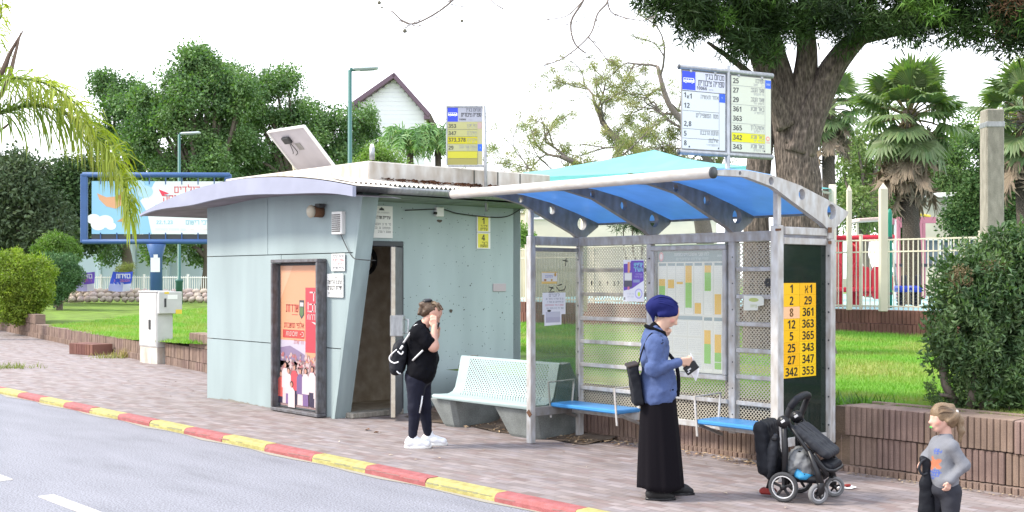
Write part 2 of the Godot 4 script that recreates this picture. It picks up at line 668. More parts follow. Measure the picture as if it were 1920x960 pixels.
func materials() -> void:
	mat("ground", Color(0.16, 0.17, 0.10), 0.95, {"tex": "blotch", "scale": 0.05})
	mat("asphalt", Color(0.37, 0.37, 0.415), 0.9, {"tex": "aggregate", "scale": 0.55, "tex2": "worn", "scale2": Vector3(0.10, 0.3, 0.35), "bump": "grain", "relief": 0.5})
	mat("lane_paint", Color(0.8, 0.8, 0.8), 0.7, {"tex": "dirt", "scale": 1.5, "tex2": "fine", "scale2": 1.0})
	mat("paving", Color(0.32, 0.304, 0.308), 0.88, {"tex": "pavers", "scale": 0.625, "tex2": "paving_wear", "scale2": Vector3(0.16, 0.3, 0.45), "bump": "pavers_h", "relief": 0.3})
	mat("soil", Color(0.20, 0.145, 0.105), 0.95, {"tex": "fine", "scale": 1.5, "tex2": "blotch", "scale2": 0.6, "bump": "fine", "relief": 2.0})
	mat("kerb_red", Color(0.47, 0.155, 0.165), 0.75, {"tex": "dirt", "scale": 0.9, "tex2": "fine", "scale2": 1.6, "bump": "fine", "relief": 0.3})
	mat("kerb_yellow", Color(0.54, 0.51, 0.20), 0.75, {"tex": "dirt", "scale": 1.1, "tex2": "fine", "scale2": 1.6, "bump": "fine", "relief": 0.3})
	mat("grime", Color(0.11, 0.115, 0.10), 0.9, {"tex": "fine", "scale": 3.0})
	mat("lawn", Color(0.22, 0.36, 0.06), 0.95, {"tex": "lawn", "scale": 0.16, "tex2": "fine", "scale2": 0.9})
	mat("blade", Color(1, 1, 1), 0.6, {"vcol": true, "back": Color(0.75, 0.85, 0.4)})
	mat("mint", Color(0.375, 0.455, 0.462), 0.7, {"tex": "soft", "scale": Vector3(0.5, 0.12, 0.5), "tex2": "fine", "scale2": 2.5})
	mat("mint_worn", Color(0.375, 0.455, 0.45), 0.7, {"tex": "soft", "scale": Vector3(0.6, 0.15, 0.6), "tex2": "knocks", "scale2": 0.55, "bump": "fine", "relief": 0.15})
	mat("mint_pillar", Color(0.35, 0.43, 0.435), 0.7, {"tex": "blotch", "scale": Vector3(0.7, 0.2, 0.7), "bump": "fine", "relief": 0.2})
	mat("joint", Color(0.15, 0.17, 0.17), 0.9)
	mat("lilac", Color(0.295, 0.305, 0.39), 0.6, {"tex": "soft", "scale": 0.5})
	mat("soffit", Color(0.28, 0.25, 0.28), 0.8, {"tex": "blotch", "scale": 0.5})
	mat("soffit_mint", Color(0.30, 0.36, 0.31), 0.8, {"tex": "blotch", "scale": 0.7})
	mat("render_white", Color(0.66, 0.64, 0.60), 0.85, {"tex": "dirt", "scale": Vector3(0.6, 0.25, 0.6), "tex2": "soft", "scale2": 0.6})
	mat("concrete", Color(0.50, 0.46, 0.39), 0.9, {"tex": "streak", "scale": Vector3(1.2, 0.3, 1.2), "tex2": "fine", "scale2": 1.2, "bump": "fine", "relief": 0.4})
	mat("inside", Color(0.74, 0.67, 0.55), 0.85, {"tex": "dirt", "scale": 0.5})
	mat("corrugated", Color(0.62, 0.60, 0.57), 0.55, {"tex": "dirt", "scale": 0.6})
	mat("leaf_litter", Color(0.24, 0.14, 0.085), 0.9, {"vcol": true})
	mat("zinc", Color(0.45, 0.46, 0.47), 0.42, {"metal": 0.6, "tex": "streak", "scale": Vector3(2, 0.6, 2)})
	mat("white_metal", Color(0.57, 0.585, 0.60), 0.45, {"tex": "dirt", "scale": Vector3(1.2, 0.5, 1.2), "tex2": "soft", "scale2": 1.5})
	mat("grey_metal", Color(0.30, 0.305, 0.31), 0.5, {"tex": "dirt", "scale": Vector3(0.9, 0.5, 0.9)})
	mat("tube_white", Color(0.60, 0.595, 0.58), 0.4, {"tex": "dirt", "scale": Vector3(0.8, 1.5, 1.5)})
	mat("dark_metal", Color(0.055, 0.06, 0.065), 0.5)
	mat("case_grey", Color(0.19, 0.195, 0.22), 0.5, {"tex": "dirt", "scale": 0.9, "tex2": "streak", "scale2": Vector3(2, 0.5, 2)})
	mat("mesh_white", Color(0.43, 0.39, 0.31), 0.5, {"tex": "holes", "scale": 25.0, "holes": true})
	mat("mesh_mint", Color(0.34, 0.43, 0.425), 0.5, {"tex": "round_holes", "scale": 22.0, "holes": true})
	mat("bench_mint", Color(0.35, 0.44, 0.435), 0.55, {"tex": "soft", "scale": 0.8})
	mat("bench_stone", Color(0.30, 0.325, 0.315), 0.85, {"tex": "blotch", "scale": 0.9, "tex2": "fine", "scale2": 1.0, "bump": "fine", "relief": 0.4})
	mat("stain", Color(0.15, 0.125, 0.10), 0.9, {"tex": "blotch", "scale": 1.5, "tex2": "fine", "scale2": 1.0})
	mat("roof_blue", Color(0.30, 0.55, 0.84), 0.3, {"back": Color(0.95, 0.97, 1.0), "tex": "soft", "scale": 0.8})
	mat("seat_blue", Color(0.055, 0.25, 0.56), 0.35, {"tex": "soft", "scale": 1.5})
	mat("glass_green", Color(0.07, 0.12, 0.09), 0.06, {"alpha": 0.42})
	mat("glass_dark", Color(0.012, 0.022, 0.018), 0.08, {"alpha": 0.84})
	mat("glass_clear", Color(0.7, 0.8, 0.8), 0.05, {"alpha": 0.05})
	mat("print", Color(1, 1, 1), 0.5, {"vcol": true})
	mat("gloss_print", Color(1, 1, 1), 0.28, {"vcol": true})
	mat("paper", Color(0.72, 0.72, 0.74), 0.8)
	mat("block", Color(0.36, 0.255, 0.205), 0.95, {"vcol": true, "tex": "fine", "scale": 1.7, "tex2": "blotch", "scale2": 0.7, "bump": "grain", "relief": 0.6})
	mat("block_red", Color(0.275, 0.13, 0.105), 0.95, {"vcol": true, "tex": "fine", "scale": 1.2, "tex2": "blotch", "scale2": 0.4})
	mat("boulder", Color(0.56, 0.47, 0.40), 0.9, {"vcol": true, "tex": "fine", "scale": 0.8})
	mat("bark", Color(0.50, 0.40, 0.335), 0.95, {"tex": "streak", "scale": Vector3(3.0, 0.4, 3.0), "tex2": "ridges", "scale2": Vector3(2.4, 0.5, 2.4), "bump": "ridges", "relief": 2.0})
	mat("bark_grey", Color(0.19, 0.155, 0.125), 0.95, {"tex": "streak", "scale": Vector3(4, 1, 4)})
	mat("palm_bark", Color(0.25, 0.20, 0.155), 0.95, {"tex": "ridges", "scale": Vector3(2, 4, 2), "bump": "ridges", "relief": 3.0})
	mat("leaf", Color(1, 1, 1), 0.5, {"vcol": true, "back": Color(0.75, 0.85, 0.4), "spec": 0.45})
	mat("leaf_dark", Color(1, 1, 1), 0.6, {"vcol": true, "back": Color(0.45, 0.5, 0.3), "spec": 0.3})
	mat("leaf_yellow", Color(1, 1, 1), 0.5, {"vcol": true, "back": Color(0.9, 0.95, 0.4)})
	mat("straw", Color(1, 1, 1), 0.9, {"vcol": true, "back": Color(0.5, 0.45, 0.3)})
	mat("billboard_blue", Color(0.055, 0.12, 0.29), 0.45, {"tex": "soft", "scale": 0.5})
	mat("lamp_green", Color(0.045, 0.13, 0.115), 0.4)
	mat("lamp_head", Color(0.40, 0.44, 0.46), 0.4)
	mat("cabinet", Color(0.52, 0.51, 0.49), 0.55, {"tex": "soft", "scale": 0.9})
	mat("siding", Color(0.84, 0.84, 0.86), 0.7)
	mat("eaves", Color(0.15, 0.10, 0.13), 0.7)
	mat("cream", Color(0.62, 0.57, 0.46), 0.75, {"tex": "soft", "scale": 0.4})
	mat("far_wall", Color(0.50, 0.60, 0.68), 0.85, {"tex": "soft", "scale": 0.05})
	mat("white_paint", Color(0.76, 0.75, 0.72), 0.6)
	mat("turquoise", Color(0.26, 0.58, 0.60), 0.75, {"back": Color(0.8, 0.9, 0.9), "tex": "soft", "scale": 0.4})
	mat("toy_red", Color(0.62, 0.028, 0.05), 0.35)
	mat("toy_mauve", Color(0.44, 0.16, 0.20), 0.5)
	mat("toy_green", Color(0.01, 0.17, 0.11), 0.4)
	mat("toy_blue", Color(0.02, 0.05, 0.42), 0.35)
	mat("toy_yellow", Color(0.7, 0.5, 0.06), 0.4)
	mat("toy_dark", Color(0.035, 0.035, 0.045), 0.5)
	mat("rubber_teal", Color(0.33, 0.50, 0.50), 0.9)
	mat("base_dirt", Color(0.27, 0.25, 0.22), 0.95, {"tex": "fine", "scale": 1.5})
	mat("pane", Color(0.10, 0.13, 0.16), 0.12, {"spec": 0.5})
	mat("skin", Color(1, 1, 1), 0.55, {"vcol": true, "spec": 0.35})
	mat("cloth_black", Color(0.006, 0.006, 0.008), 0.9, {"spec": 0.2})
	mat("skirt_black", Color(0.006, 0.005, 0.007), 0.9, {"spec": 0.2})
	mat("knit_blue", Color(0.125, 0.185, 0.41), 0.95, {"tex": "grain", "scale": 5.0, "tex2": "fine", "scale2": 3.0, "world": false})
	mat("scarf_navy", Color(0.011, 0.014, 0.085), 0.85, {"spec": 0.25})
	mat("legging", Color(0.010, 0.011, 0.022), 0.75, {"spec": 0.3})
	mat("shoe_white", Color(0.72, 0.72, 0.74), 0.6)
	mat("shoe_black", Color(0.012, 0.012, 0.013), 0.6)
	mat("hair", Color(1, 1, 1), 0.5, {"vcol": true, "tex": "grain", "scale": Vector3(4, 4, 4), "world": false})
	mat("knit_grey", Color(1, 1, 1), 0.95, {"vcol": true, "tex": "grain", "scale": 4.0, "world": false})
	mat("denim", Color(0.04, 0.042, 0.056), 0.9, {"tex": "grain", "scale": 4.0, "world": false})
	mat("nylon", Color(0.009, 0.010, 0.014), 0.6, {"spec": 0.3})
	mat("nylon_grey", Color(0.026, 0.029, 0.038), 0.7, {"tex": "grain", "scale": 5.0, "world": false})
	mat("bag_grey", Color(0.17, 0.175, 0.18), 0.6)
	mat("bag_blue", Color(0.03, 0.22, 0.42), 0.6)
	mat("black_plastic", Color(0.012, 0.012, 0.014), 0.35)
	mat("tyre", Color(0.05, 0.05, 0.053), 0.8)
	mat("tyre_grey", Color(0.16, 0.16, 0.165), 0.8)
	mat("rim_grey", Color(0.5, 0.5, 0.51), 0.35)
	mat("red_plastic", Color(0.22, 0.02, 0.015), 0.5)
	mat("strap_white", Color(0.74, 0.74, 0.74), 0.7)
	mat("cable", Color(0.05, 0.05, 0.05), 0.7)
	mat("solar_back", Color(0.50, 0.47, 0.50), 0.5, {"tex": "soft", "scale": 1.0})
	mat("solar_cells", Color(0.01, 0.014, 0.04), 0.15)
	mat("rust", Color(0.18, 0.09, 0.05), 0.9, {"tex": "fine", "scale": 2.0})

func camera_and_light() -> void:
	var cam := Camera3D.new()
	cam.name = "camera"
	cam.projection = Camera3D.PROJECTION_FRUSTUM
	cam.near = 0.1
	cam.far = 4000.0
	cam.size = 0.1 * 960.0 / LENS
	cam.frustum_offset = Vector2(0, 0.1 * 40.0 / LENS)    # a lens shifted up keeps the uprights upright
	cam.position = Vector3(0, EYE, 0)
	cam.rotation.y = YAW
	add_child(cam)
	cam.current = true
	var e := Environment.new()
	e.background_mode = Environment.BG_SKY
	var sm := ProceduralSkyMaterial.new()
	sm.sky_top_color = Color(0.90, 0.935, 1.0)
	sm.sky_horizon_color = Color(0.985, 0.99, 1.0)
	sm.sky_curve = 0.25
	sm.ground_bottom_color = Color(0.45, 0.44, 0.42)
	sm.ground_horizon_color = Color(0.7, 0.7, 0.7)
	sm.energy_multiplier = 1.0
	e.sky = Sky.new()
	e.sky.sky_material = sm
	e.background_energy_multiplier = 0.92
	e.tonemap_mode = Environment.TONE_MAPPER_LINEAR
	e.tonemap_exposure = 2.9
	e.sdfgi_enabled = true
	e.ssao_enabled = true
	e.ssil_enabled = true
	var w := WorldEnvironment.new()
	w.name = "environment"
	w.environment = e
	add_child(w)
	var sun := DirectionalLight3D.new()
	sun.name = "sun"
	sun.light_energy = 0.66
	sun.light_color = Color(1.0, 0.97, 0.92)
	sun.light_angular_distance = 11.0
	sun.shadow_enabled = true
	add_child(sun)
	sun.look_at_from_position(Vector3(-9, 14, 12), Vector3.ZERO)

func _ready() -> void:
	rng.seed = 20
	camera_and_light()
	textures()
	materials()
	ground_and_road()
	planters()
	kiosk()
	shelter()
	background()
	trees()
	signs()
	kiosk_fittings()
	bench()
	street_things()
	playground()
	shrubs()
	lawn_blades()
	stroller()
	people()
	litter()

# ---------------------------------------------------------------- ground, road, pavement, kerb, lawn, planter walls
func wall_line(x: float) -> float:      # where the planter walls stand, metres back
	if x > -12.3005:
		return 9.75
	if x > -16.6:
		return 11.6
	if x > -20.6:
		return lerpf(11.6, 10.45, clampf((-16.6 - x) / 3.2, 0, 1))
	return 10.35 + (-20.6 - x) * 0.158

func lawn_height(x: float, d: float) -> float:
	var h := lerpf(0.40, 0.575, smoothstep(-27.0, -18.0, x))
	h += 0.012 * clampf(d - 30.0, 0.0, 40.0) * smoothstep(-20.0, -40.0, x) * 0.3
	return h + 0.03 * sin(x * 0.7 + d * 0.31) * smoothstep(0.0, 2.0, d - wall_line(x))

func ground_and_road() -> void:
	var g := MB.new()
	g.quad(Vector3(-1500, -0.32, -1500), Vector3(1500, -0.32, -1500), Vector3(1500, -0.32, 1500), Vector3(-1500, -0.32, 1500))
	struct("ground", g, M.ground)
	var r := MB.new()
	bx(r, Vector3(-45, -0.22, 20), Vector3(260, 0.3, 52.86))
	struct("road", r, M.asphalt)
	for i in 5:
		var q := MB.new()
		bx(q, V(-9.2 - 3.0 * i, -0.067, 3.72), Vector3(2.0, 0.008, 0.13))
		struct("lane_dash", q, M.lane_paint)
	var p := MB.new()
	bx(p, V(-45, -0.15, 16.555), Vector3(260, 0.3, 19.99))
	struct("pavement", p, M.paving)
	# kerb: painted stones end to end
	var k := Node3D.new()
	k.name = "kerb"
	k.set_meta("kind", "structure")
	add_child(k)
	var shapes := []
	for v in 3:
		var q := MB.new()
		var bv := 0.022 + 0.006 * v
		var prof := PackedVector2Array([Vector2(0, -0.3), Vector2(0, -0.02 - bv * 0.5), Vector2(bv * 0.5, -0.008), Vector2(bv * 1.2, 0.004), Vector2(0.15, 0.006), Vector2(0.15, -0.3)])
		prism(q, prof, Transform3D(Basis(Vector3(0, 0, -1), Vector3.UP, Vector3.RIGHT), Vector3.ZERO), 0.944)
		shapes.append(q.done())
	for i in 46:
		var o := obj("kerb_stone", shapes[i % 3], M.kerb_yellow if i % 2 else M.kerb_red, k)
		o.position = V(-3.15 - 0.95 * i + 0.007 * sin(i * 3.1), 0.002 * sin(i * 2.3), 6.42 + 0.004 * sin(i * 5.7) + 0.0006 * maxf(0, i - 12) * maxf(0, i - 12))
		o.rotation.y = 0.004 * sin(i * 1.7) + (0.0012 * (i - 12) if i > 12 else 0.0)
		if i < 16:      # scuffed paint along the front edge
			var sc := MB.new()
			var x := -0.46
			while x < 0.44:
				var w := rng.randf_range(0.05, 0.3)
				if rng.randf() < 0.75:
					var y0 := -0.018 - rng.randf() * 0.008
					var y1 := y0 - rng.randf_range(0.003, 0.014 if i % 2 else 0.008)
					sc.col = Color(1, 1, 1)
					sc.quad(Vector3(x, y0, 0.0015), Vector3(x + w, y0 + 0.004, 0.0015), Vector3(x + w * 0.9, y1, 0.0015), Vector3(x + w * 0.1, y1 - 0.004, 0.0015))
				x += w * rng.randf_range(0.7, 1.2)
			var so2 := obj("scuff", sc, mat("scuff_yellow", Color(0.26, 0.25, 0.15), 0.9) if i % 2 else mat("scuff_red", Color(0.30, 0.16, 0.15), 0.9), o)
			so2.set_meta("kind", "stuff")
	# a strip of dirt and old tar in the gutter
	var gut := MB.new()
	for i in 90:
		var x0 := -2.0 - i * 0.5
		var w0 := 0.05 + 0.035 * sin(i * 1.9) + 0.02 * sin(i * 4.3)
		var w1 := 0.05 + 0.035 * sin((i + 1) * 1.9) + 0.02 * sin((i + 1) * 4.3)
		gut.quad(V(x0, -0.066, 6.425), V(x0 - 0.5, -0.066, 6.425), V(x0 - 0.5, -0.066, 6.42 - w1), V(x0, -0.066, 6.42 - w0))
	var gs := obj("gutter_dirt", gut, mat("gutter", Color(0.36, 0.33, 0.27), 0.95, {"tex": "fine", "scale": 2.0}))
	gs.set_meta("kind", "structure")
	# the lawn: one sheet from the planter walls to the trees
	var l := MB.new()
	l.smooth()
	var xs := []
	for i in 40:
		xs.append(6.0 - 18.3 * i / 39.0)
	for i in 81:
		xs.append(-12.301 - 82.0 * pow(i / 80.0, 1.35))
	var steps := [0.0, 0.12, 0.3, 0.6, 1, 1.6, 2.4, 3.4, 4.6, 6, 8, 10.5, 13, 17, 22, 29, 38, 50, 65, 85, 110]
	for i in 120:
		for j in steps.size() - 1:
			var q := []
			for a in [[0, 0], [1, 0], [1, 1], [0, 1]]:
				var x: float = xs[i + a[0]]
				var d: float = wall_line(x) + 0.02 + steps[j + a[1]]
				q.append(V(x, lawn_height(x, d), d))
			l.quad(q[0], q[1], q[2], q[3])
	struct("lawn", l, M.lawn)
	# bare earth between the kiosk and the shelter, under the bench
	var so := MB.new().smooth()
	for i in 12:
		for j in 8:
			var q := []
			for a in [[0, 0], [1, 0], [1, 1], [0, 1]]:
				var x: float = -12.3 + (i + a[0]) * 0.28
				var d: float = 9.02 + (j + a[1]) * 0.09
				q.append(V(x, 0.012 + 0.03 * smoothstep(9.15, 9.6, d) + 0.008 * sin(x * 9 + d * 17), d + 0.06 * sin(x * 5.0)))
			so.quad(q[0], q[1], q[2], q[3])
	struct("bare_earth", so, M.soil)

func block_mesh(w: float, h: float, depth: float, ribs: int, seed_: int) -> ArrayMesh:   # a split-faced planter block with upright ribs; front at z = 0, base at y = 0
	var r := RandomNumberGenerator.new()
	r.seed = seed_
	var m := MB.new()
	var pts := []
	var pitch := w / ribs
	for i in ribs:
		var x := -w * 0.5 + i * pitch
		var z := r.randf_range(-0.006, 0.008)
		pts.append_array([Vector2(x + pitch * 0.03, -0.016), Vector2(x + pitch * 0.14, z - 0.002), Vector2(x + pitch * 0.5, z + r.randf_range(0.0, 0.006)), Vector2(x + pitch * 0.88, z - 0.002), Vector2(x + pitch * 0.97, -0.016)])
	var tone := r.randf_range(0.88, 1.08)
	m.col = Color(tone, tone * r.randf_range(0.95, 1.02), tone * r.randf_range(0.92, 1.03))
	var ya := 0.004
	var yb := h - 0.004
	for i in pts.size() - 1:
		var a: Vector2 = pts[i]
		var b: Vector2 = pts[i + 1]
		m.quad(Vector3(a.x, ya, a.y), Vector3(b.x, ya, b.y), Vector3(b.x, yb - 0.006, b.y), Vector3(a.x, yb - 0.006, a.y))
		m.quad(Vector3(a.x, yb - 0.006, a.y), Vector3(b.x, yb - 0.006, b.y), Vector3(b.x, yb, -0.03), Vector3(a.x, yb, -0.03))
	var x0 := -w * 0.5 + 0.003
	var x1 := w * 0.5 - 0.003
	m.quad(Vector3(x0, yb, -0.03), Vector3(x1, yb, -0.03), Vector3(x1, yb, -depth), Vector3(x0, yb, -depth))
	m.quad(Vector3(x0, ya, -0.02), Vector3(x0, yb, -0.02), Vector3(x0, yb, -depth), Vector3(x0, ya, -depth))
	m.quad(Vector3(x1, ya, -0.02), Vector3(x1, yb, -0.02), Vector3(x1, yb, -depth), Vector3(x1, ya, -depth))
	m.quad(Vector3(x0, ya, -depth), Vector3(x1, ya, -depth), Vector3(x1, yb, -depth), Vector3(x0, yb, -depth))
	return m.done()

func course(parent: Node3D, shapes: Array, m: Material, from: Vector3, to: Vector3, w: float, shift := 0.0) -> void:
	var d := (to - from)
	var n := int(round(d.length() / w))
	var dir := d.normalized()
	for i in n:
		var o := obj("block", shapes[rng.randi() % shapes.size()], m, parent)
		o.position = from + dir * (w * (i + 0.5) + shift) + Vector3(0, rng.randf_range(-0.003, 0.003), 0) + Vector3(dir.z, 0, -dir.x) * rng.randf_range(-0.006, 0.006)
		o.rotation.y = atan2(-dir.z, dir.x) + rng.randf_range(-0.006, 0.006)

func planters() -> void:
	var big := []
	for i in 5:
		big.append(block_mesh(0.396, 0.278, 0.3, 7, 40 + i))
	var low := []
	for i in 3:
		low.append(block_mesh(0.396, 0.30, 0.3, 7, 60 + i))
	var t := thing("planter_wall", "ribbed brown concrete block planter wall to the right of the bus shelter", "wall", V(-6.1, 0, 9.62))
	course(t, low, M.block, Vector3(0, -0.235, 0.012), Vector3(6.8, -0.235, 0.012), 0.4, -0.2)
	course(t, big, M.block, Vector3(-0.1, 0.064, -0.02), Vector3(6.7, 0.064, -0.02), 0.4)
	course(t, big, M.block, Vector3(-0.02, 0.342, -0.0), Vector3(6.38, 0.342, -0.0), 0.4)
	var endcap := MB.new()
	bx(endcap, Vector3(-0.03, 0.3, -0.17), Vector3(0.2, 0.6, 0.3))
	obj("planter_end", endcap, M.soil, t)
	var inner := MB.new()
	for i in 4:
		bx(inner, Vector3(0.24 + i * 0.8, 0.60, -0.36), Vector3(0.07, 0.04, 0.16), 0.008)
	bx(inner, Vector3(3.2, 0.60, -0.46), Vector3(6.4, 0.045, 0.07), 0.008)
	var rim := obj("planter_rim", inner, M.block, t)
	rim.position = Vector3(0, 0, 0)
	var so := MB.new()
	bx(so, Vector3(3.2, 0.54, -0.37), Vector3(6.36, 0.06, 0.17))
	obj("planter_soil", so, M.soil, t)
	var t2 := thing("planter_wall", "low brown block wall under the back of the bus shelter", "wall", V(-12.3, 0, 9.56))
	course(t2, big, M.block, Vector3(0, -0.02, 0.0), Vector3(6.0, -0.02, 0.0), 0.4)
	course(t2, low, M.block, Vector3(0, -0.245, 0.022), Vector3(6.2, -0.245, 0.022), 0.4, -0.2)
	var t3 := thing("planter_wall", "stepped brown block wall between the cabinet and the kiosk", "wall", V(-20.1, 0, 10.38))
	course(t3, big, M.block, Vector3(-3.0, -0.11, -0.5), Vector3(3.0, -0.11, 0.42), 0.4)
	course(t3, big, M.block, Vector3(-3.0, 0.168, -0.5), Vector3(3.0, 0.168, 0.42), 0.4)
	course(t3, big, M.block, Vector3(-1.4, 0.446, -0.255), Vector3(3.0, 0.446, 0.42), 0.4)
	var t4 := thing("planter_wall", "low brown block wall along the lawn left of the cabinet", "wall", V(-24.2, 0, 10.95))
	course(t4, big, M.block, Vector3(-19.6, 0.13, -3.05), Vector3(0, 0.13, 0), 0.4)
	course(t4, low, M.block, Vector3(-19.6, -0.16, -3.03), Vector3(0, -0.16, 0.02), 0.4)
	var t5 := thing("planter_wall", "raised brown block planter corner under the yellow-green bush", "wall", V(-36.2, 0, 12.75))
	course(t5, big, M.block, Vector3(-5.6, 0.41, -0.9), Vector3(0.4, 0.41, 0), 0.4)
	course(t5, big, M.block, Vector3(-5.6, 0.688, -0.9), Vector3(-1.6, 0.688, -0.28), 0.4)
	# two loose blocks laid on the pavement against the wall
	var st := thing("loose_block", "square stack of dark red brown blocks on the pavement beside the low wall", "block", survey(171, 659, 27.6) * Vector3(1, 0, 1), 0.12)
	for i in 3:
		var o := obj("block", block_mesh(0.36, 0.26, 0.5, 5, 81 + i), M.block_red, st)
		o.position = Vector3(-0.37 + i * 0.365, 0.0, 0.25)
	# the ribbed wall below the playground fence
	var logs := []
	for i in 4:
		logs.append(block_mesh(0.496, 0.30, 0.3, 5, 90 + i))
	var t6 := thing("playground_wall", "dark red ribbed block wall below the white playground fence", "wall", V(-37, 0, 23.0))
	course(t6, logs, M.block_red, Vector3(0, 0.50, 0), Vector3(36, 0.50, 0), 0.5)
	course(t6, logs, M.block_red, Vector3(0.25, 0.80, -0.02), Vector3(35.75, 0.80, -0.02), 0.5)
	var up := MB.new()
	bx(up, V(-8, 0.94, 34), Vector3(46, 0.3, 21.6))
	struct("playground_terrace", up, M.rubber_teal)

# ---------------------------------------------------------------- the kiosk: a small service building with an arched canopy
func arch(x: float) -> float:      # top of the arched canopy
	var u := x + 14.2
	return 3.145 - 0.0345 * u * u - 0.0035 * u

func arch_thick(x: float) -> float:
	return 0.035 + 0.19 * smoothstep(-17.5, -15.4, x) - 0.10 * smoothstep(-13.4, -11.5, x)

func kiosk() -> void:
	var t := thing("service_kiosk", "pale blue-green concrete kiosk with arched lilac canopy and open metal door", "kiosk", V(-14.4, 0, 9.8))
	var off := -t.position
	var at := Transform3D(Basis.IDENTITY, off)
	var lean := func(y: float) -> float:       # the slanting right end of the front wall
		return -12.74 + 0.225 * y
	var under := func(x: float) -> float:
		return arch(x) - arch_thick(x) - 0.004
	# front panels with open joints between them
	var j := 0.012
	for pnl in [[-16.2, -14.05, 0.0, 0.9], [-14.05, 9.0, 0.0, 0.9], [-16.2, -14.05, 0.9, 2.12], [-14.05, 9.0, 0.9, 2.12], [-16.2, -14.41, 2.12, 9.0], [-14.41, 9.0, 2.12, 9.0]]:
		var p := PackedVector2Array()
		var x0: float = pnl[0] + j * 0.5
		var y0: float = pnl[2] + (j * 0.5 if pnl[2] > 0 else 0.0)
		var right: bool = pnl[1] > 0
		var top: bool = pnl[3] > 5
		var y1: float = pnl[3] - j * 0.5
		p.append(Vector2(x0, y0))
		p.append(Vector2(lean.call(y0) - 0.03 if right else pnl[1] - j * 0.5, y0))
		if top:
			var xr: float = lean.call(2.9) - 0.03 if right else pnl[1] - j * 0.5
			for i in 9:
				var x := lerpf(xr, x0, i / 8.0)
				p.append(Vector2(x, under.call(x) + 0.02))
		else:
			p.append(Vector2(lean.call(y1) - 0.03 if right else pnl[1] - j * 0.5, y1))
			p.append(Vector2(x0, y1))
		var m := MB.new()
		prism(m, p, at * Transform3D(Basis.IDENTITY, V(0, 0, 8.34)), 0.08)
		obj("wall_panel", m, M.mint, t)
	var back := MB.new()
	var bp := PackedVector2Array([Vector2(-16.17, 0.0), Vector2(lean.call(0.0) - 0.05, 0.0)])
	for i in 9:
		var x := lerpf(lean.call(2.9) - 0.05, -16.17, i / 8.0)
		bp.append(Vector2(x, under.call(x) + 0.01))
	prism(back, bp, at * Transform3D(Basis.IDENTITY, V(0, 0, 8.43)), 0.10)
	obj("wall_core", back, M.joint, t)
	# the slanted pillar that ends the front wall
	var pil := MB.new()
	var pp := PackedVector2Array([Vector2(lean.call(0.0) - 0.028, 0), Vector2(lean.call(0.0) + 0.03, 0), Vector2(lean.call(2.86) + 0.03, 2.86), Vector2(lean.call(2.86) - 0.028, 2.86)])
	prism(pil, pp, at * Transform3D(Basis.IDENTITY, V(0, 0, 8.405)), 0.24)
	obj("slanted_pillar", pil, M.mint_pillar, t)
	# other walls; the right-hand one has the doorway
	var wl := MB.new()
	bx(wl, off + V(-16.1, 1.4, 9.87), Vector3(0.16, 2.8, 2.75))
	bx(wl, off + V(-14.4, 1.45, 11.32), Vector3(3.6, 2.9, 0.14))
	obj("wall", wl, M.mint, t)
	var sw := MB.new()
	bx(sw, off + V(-12.68, 1.4, 10.33), Vector3(0.16, 2.8, 2.1))
	bx(sw, off + V(-12.68, 2.54, 8.86), Vector3(0.16, 0.52, 0.84))
	obj("wall", sw, M.mint_worn, t)
	for q in [[9.9, 2.58, 0.05, 0.02], [10.1, 1.35, 0.03, 0.025], [9.6, 0.7, 0.05, 0.03], [10.9, 0.42, 0.09, 0.05], [10.4, 0.3, 0.04, 0.04]]:
		var patch := MB.new()
		var n := 9
		for i in n:
			var a := TAU * i / n
			var b := TAU * (i + 1) / n
			patch.tri(off + V(-12.597, q[1], q[0]), off + V(-12.597, q[1] + q[3] * sin(a) * (1 + 0.3 * sin(a * 3)), q[0] + q[2] * cos(a)), off + V(-12.597, q[1] + q[3] * sin(b) * (1 + 0.3 * sin(b * 3)), q[0] + q[2] * cos(b)))
		obj("chipped_paint", patch, M.stain, t)
	for q in [[0, -16.15, -12.82], [1, 8.55, 11.2], [2, 8.3, 8.5]]:
		if q[0] == 2:
			continue
		var g := MB.new()
		var x: float = q[1]
		while x < q[2]:
			var x1 := minf(x + rng.randf_range(0.04, 0.16), q[2])
			var h0 := 0.012 + 0.03 * rng.randf() * rng.randf() + 0.012 * sin(x * 4.0)
			var h1 := 0.012 + 0.03 * rng.randf() * rng.randf() + 0.012 * sin(x1 * 4.0)
			if q[0] == 0:
				g.quad(off + V(x, 0.0, 8.297), off + V(x1, 0.0, 8.297), off + V(x1, maxf(h1, 0.006), 8.297), off + V(x, maxf(h0, 0.006), 8.297))
			elif x > 9.3:
				g.quad(off + V(-12.596, 0.0, x), off + V(-12.596, 0.0, x1), off + V(-12.596, maxf(h1 * 2.0, 0.006), x1), off + V(-12.596, maxf(h0 * 2.0, 0.006), x))
			x = x1
		obj("base_grime", g, M.base_dirt, t).set_meta("kind", "stuff")
	var ins := MB.new()
	bx(ins, off + V(-13.95, 1.35, 9.9), Vector3(0.1, 2.7, 2.6))
	bx(ins, off + V(-14.4, 0.02, 9.85), Vector3(3.4, 0.04, 2.8))
	bx(ins, off + V(-13.35, 1.35, 10.1), Vector3(1.1, 2.7, 0.1))
	bx(ins, off + V(-14.4, 2.72, 9.86), Vector3(3.5, 0.08, 2.75))
	obj("inner_wall", ins, M.inside, t)
	var sill := MB.new()
	bx(sill, off + V(-12.66, 0.035, 8.86), Vector3(0.22, 0.07, 0.82), 0.01)
	obj("threshold", sill, M.concrete, t)
	# door frame and the door, standing open towards the road
	var fr := MB.new()
	bx(fr, off + V(-12.62, 2.25, 8.86), Vector3(0.1, 0.07, 0.84), 0.008)
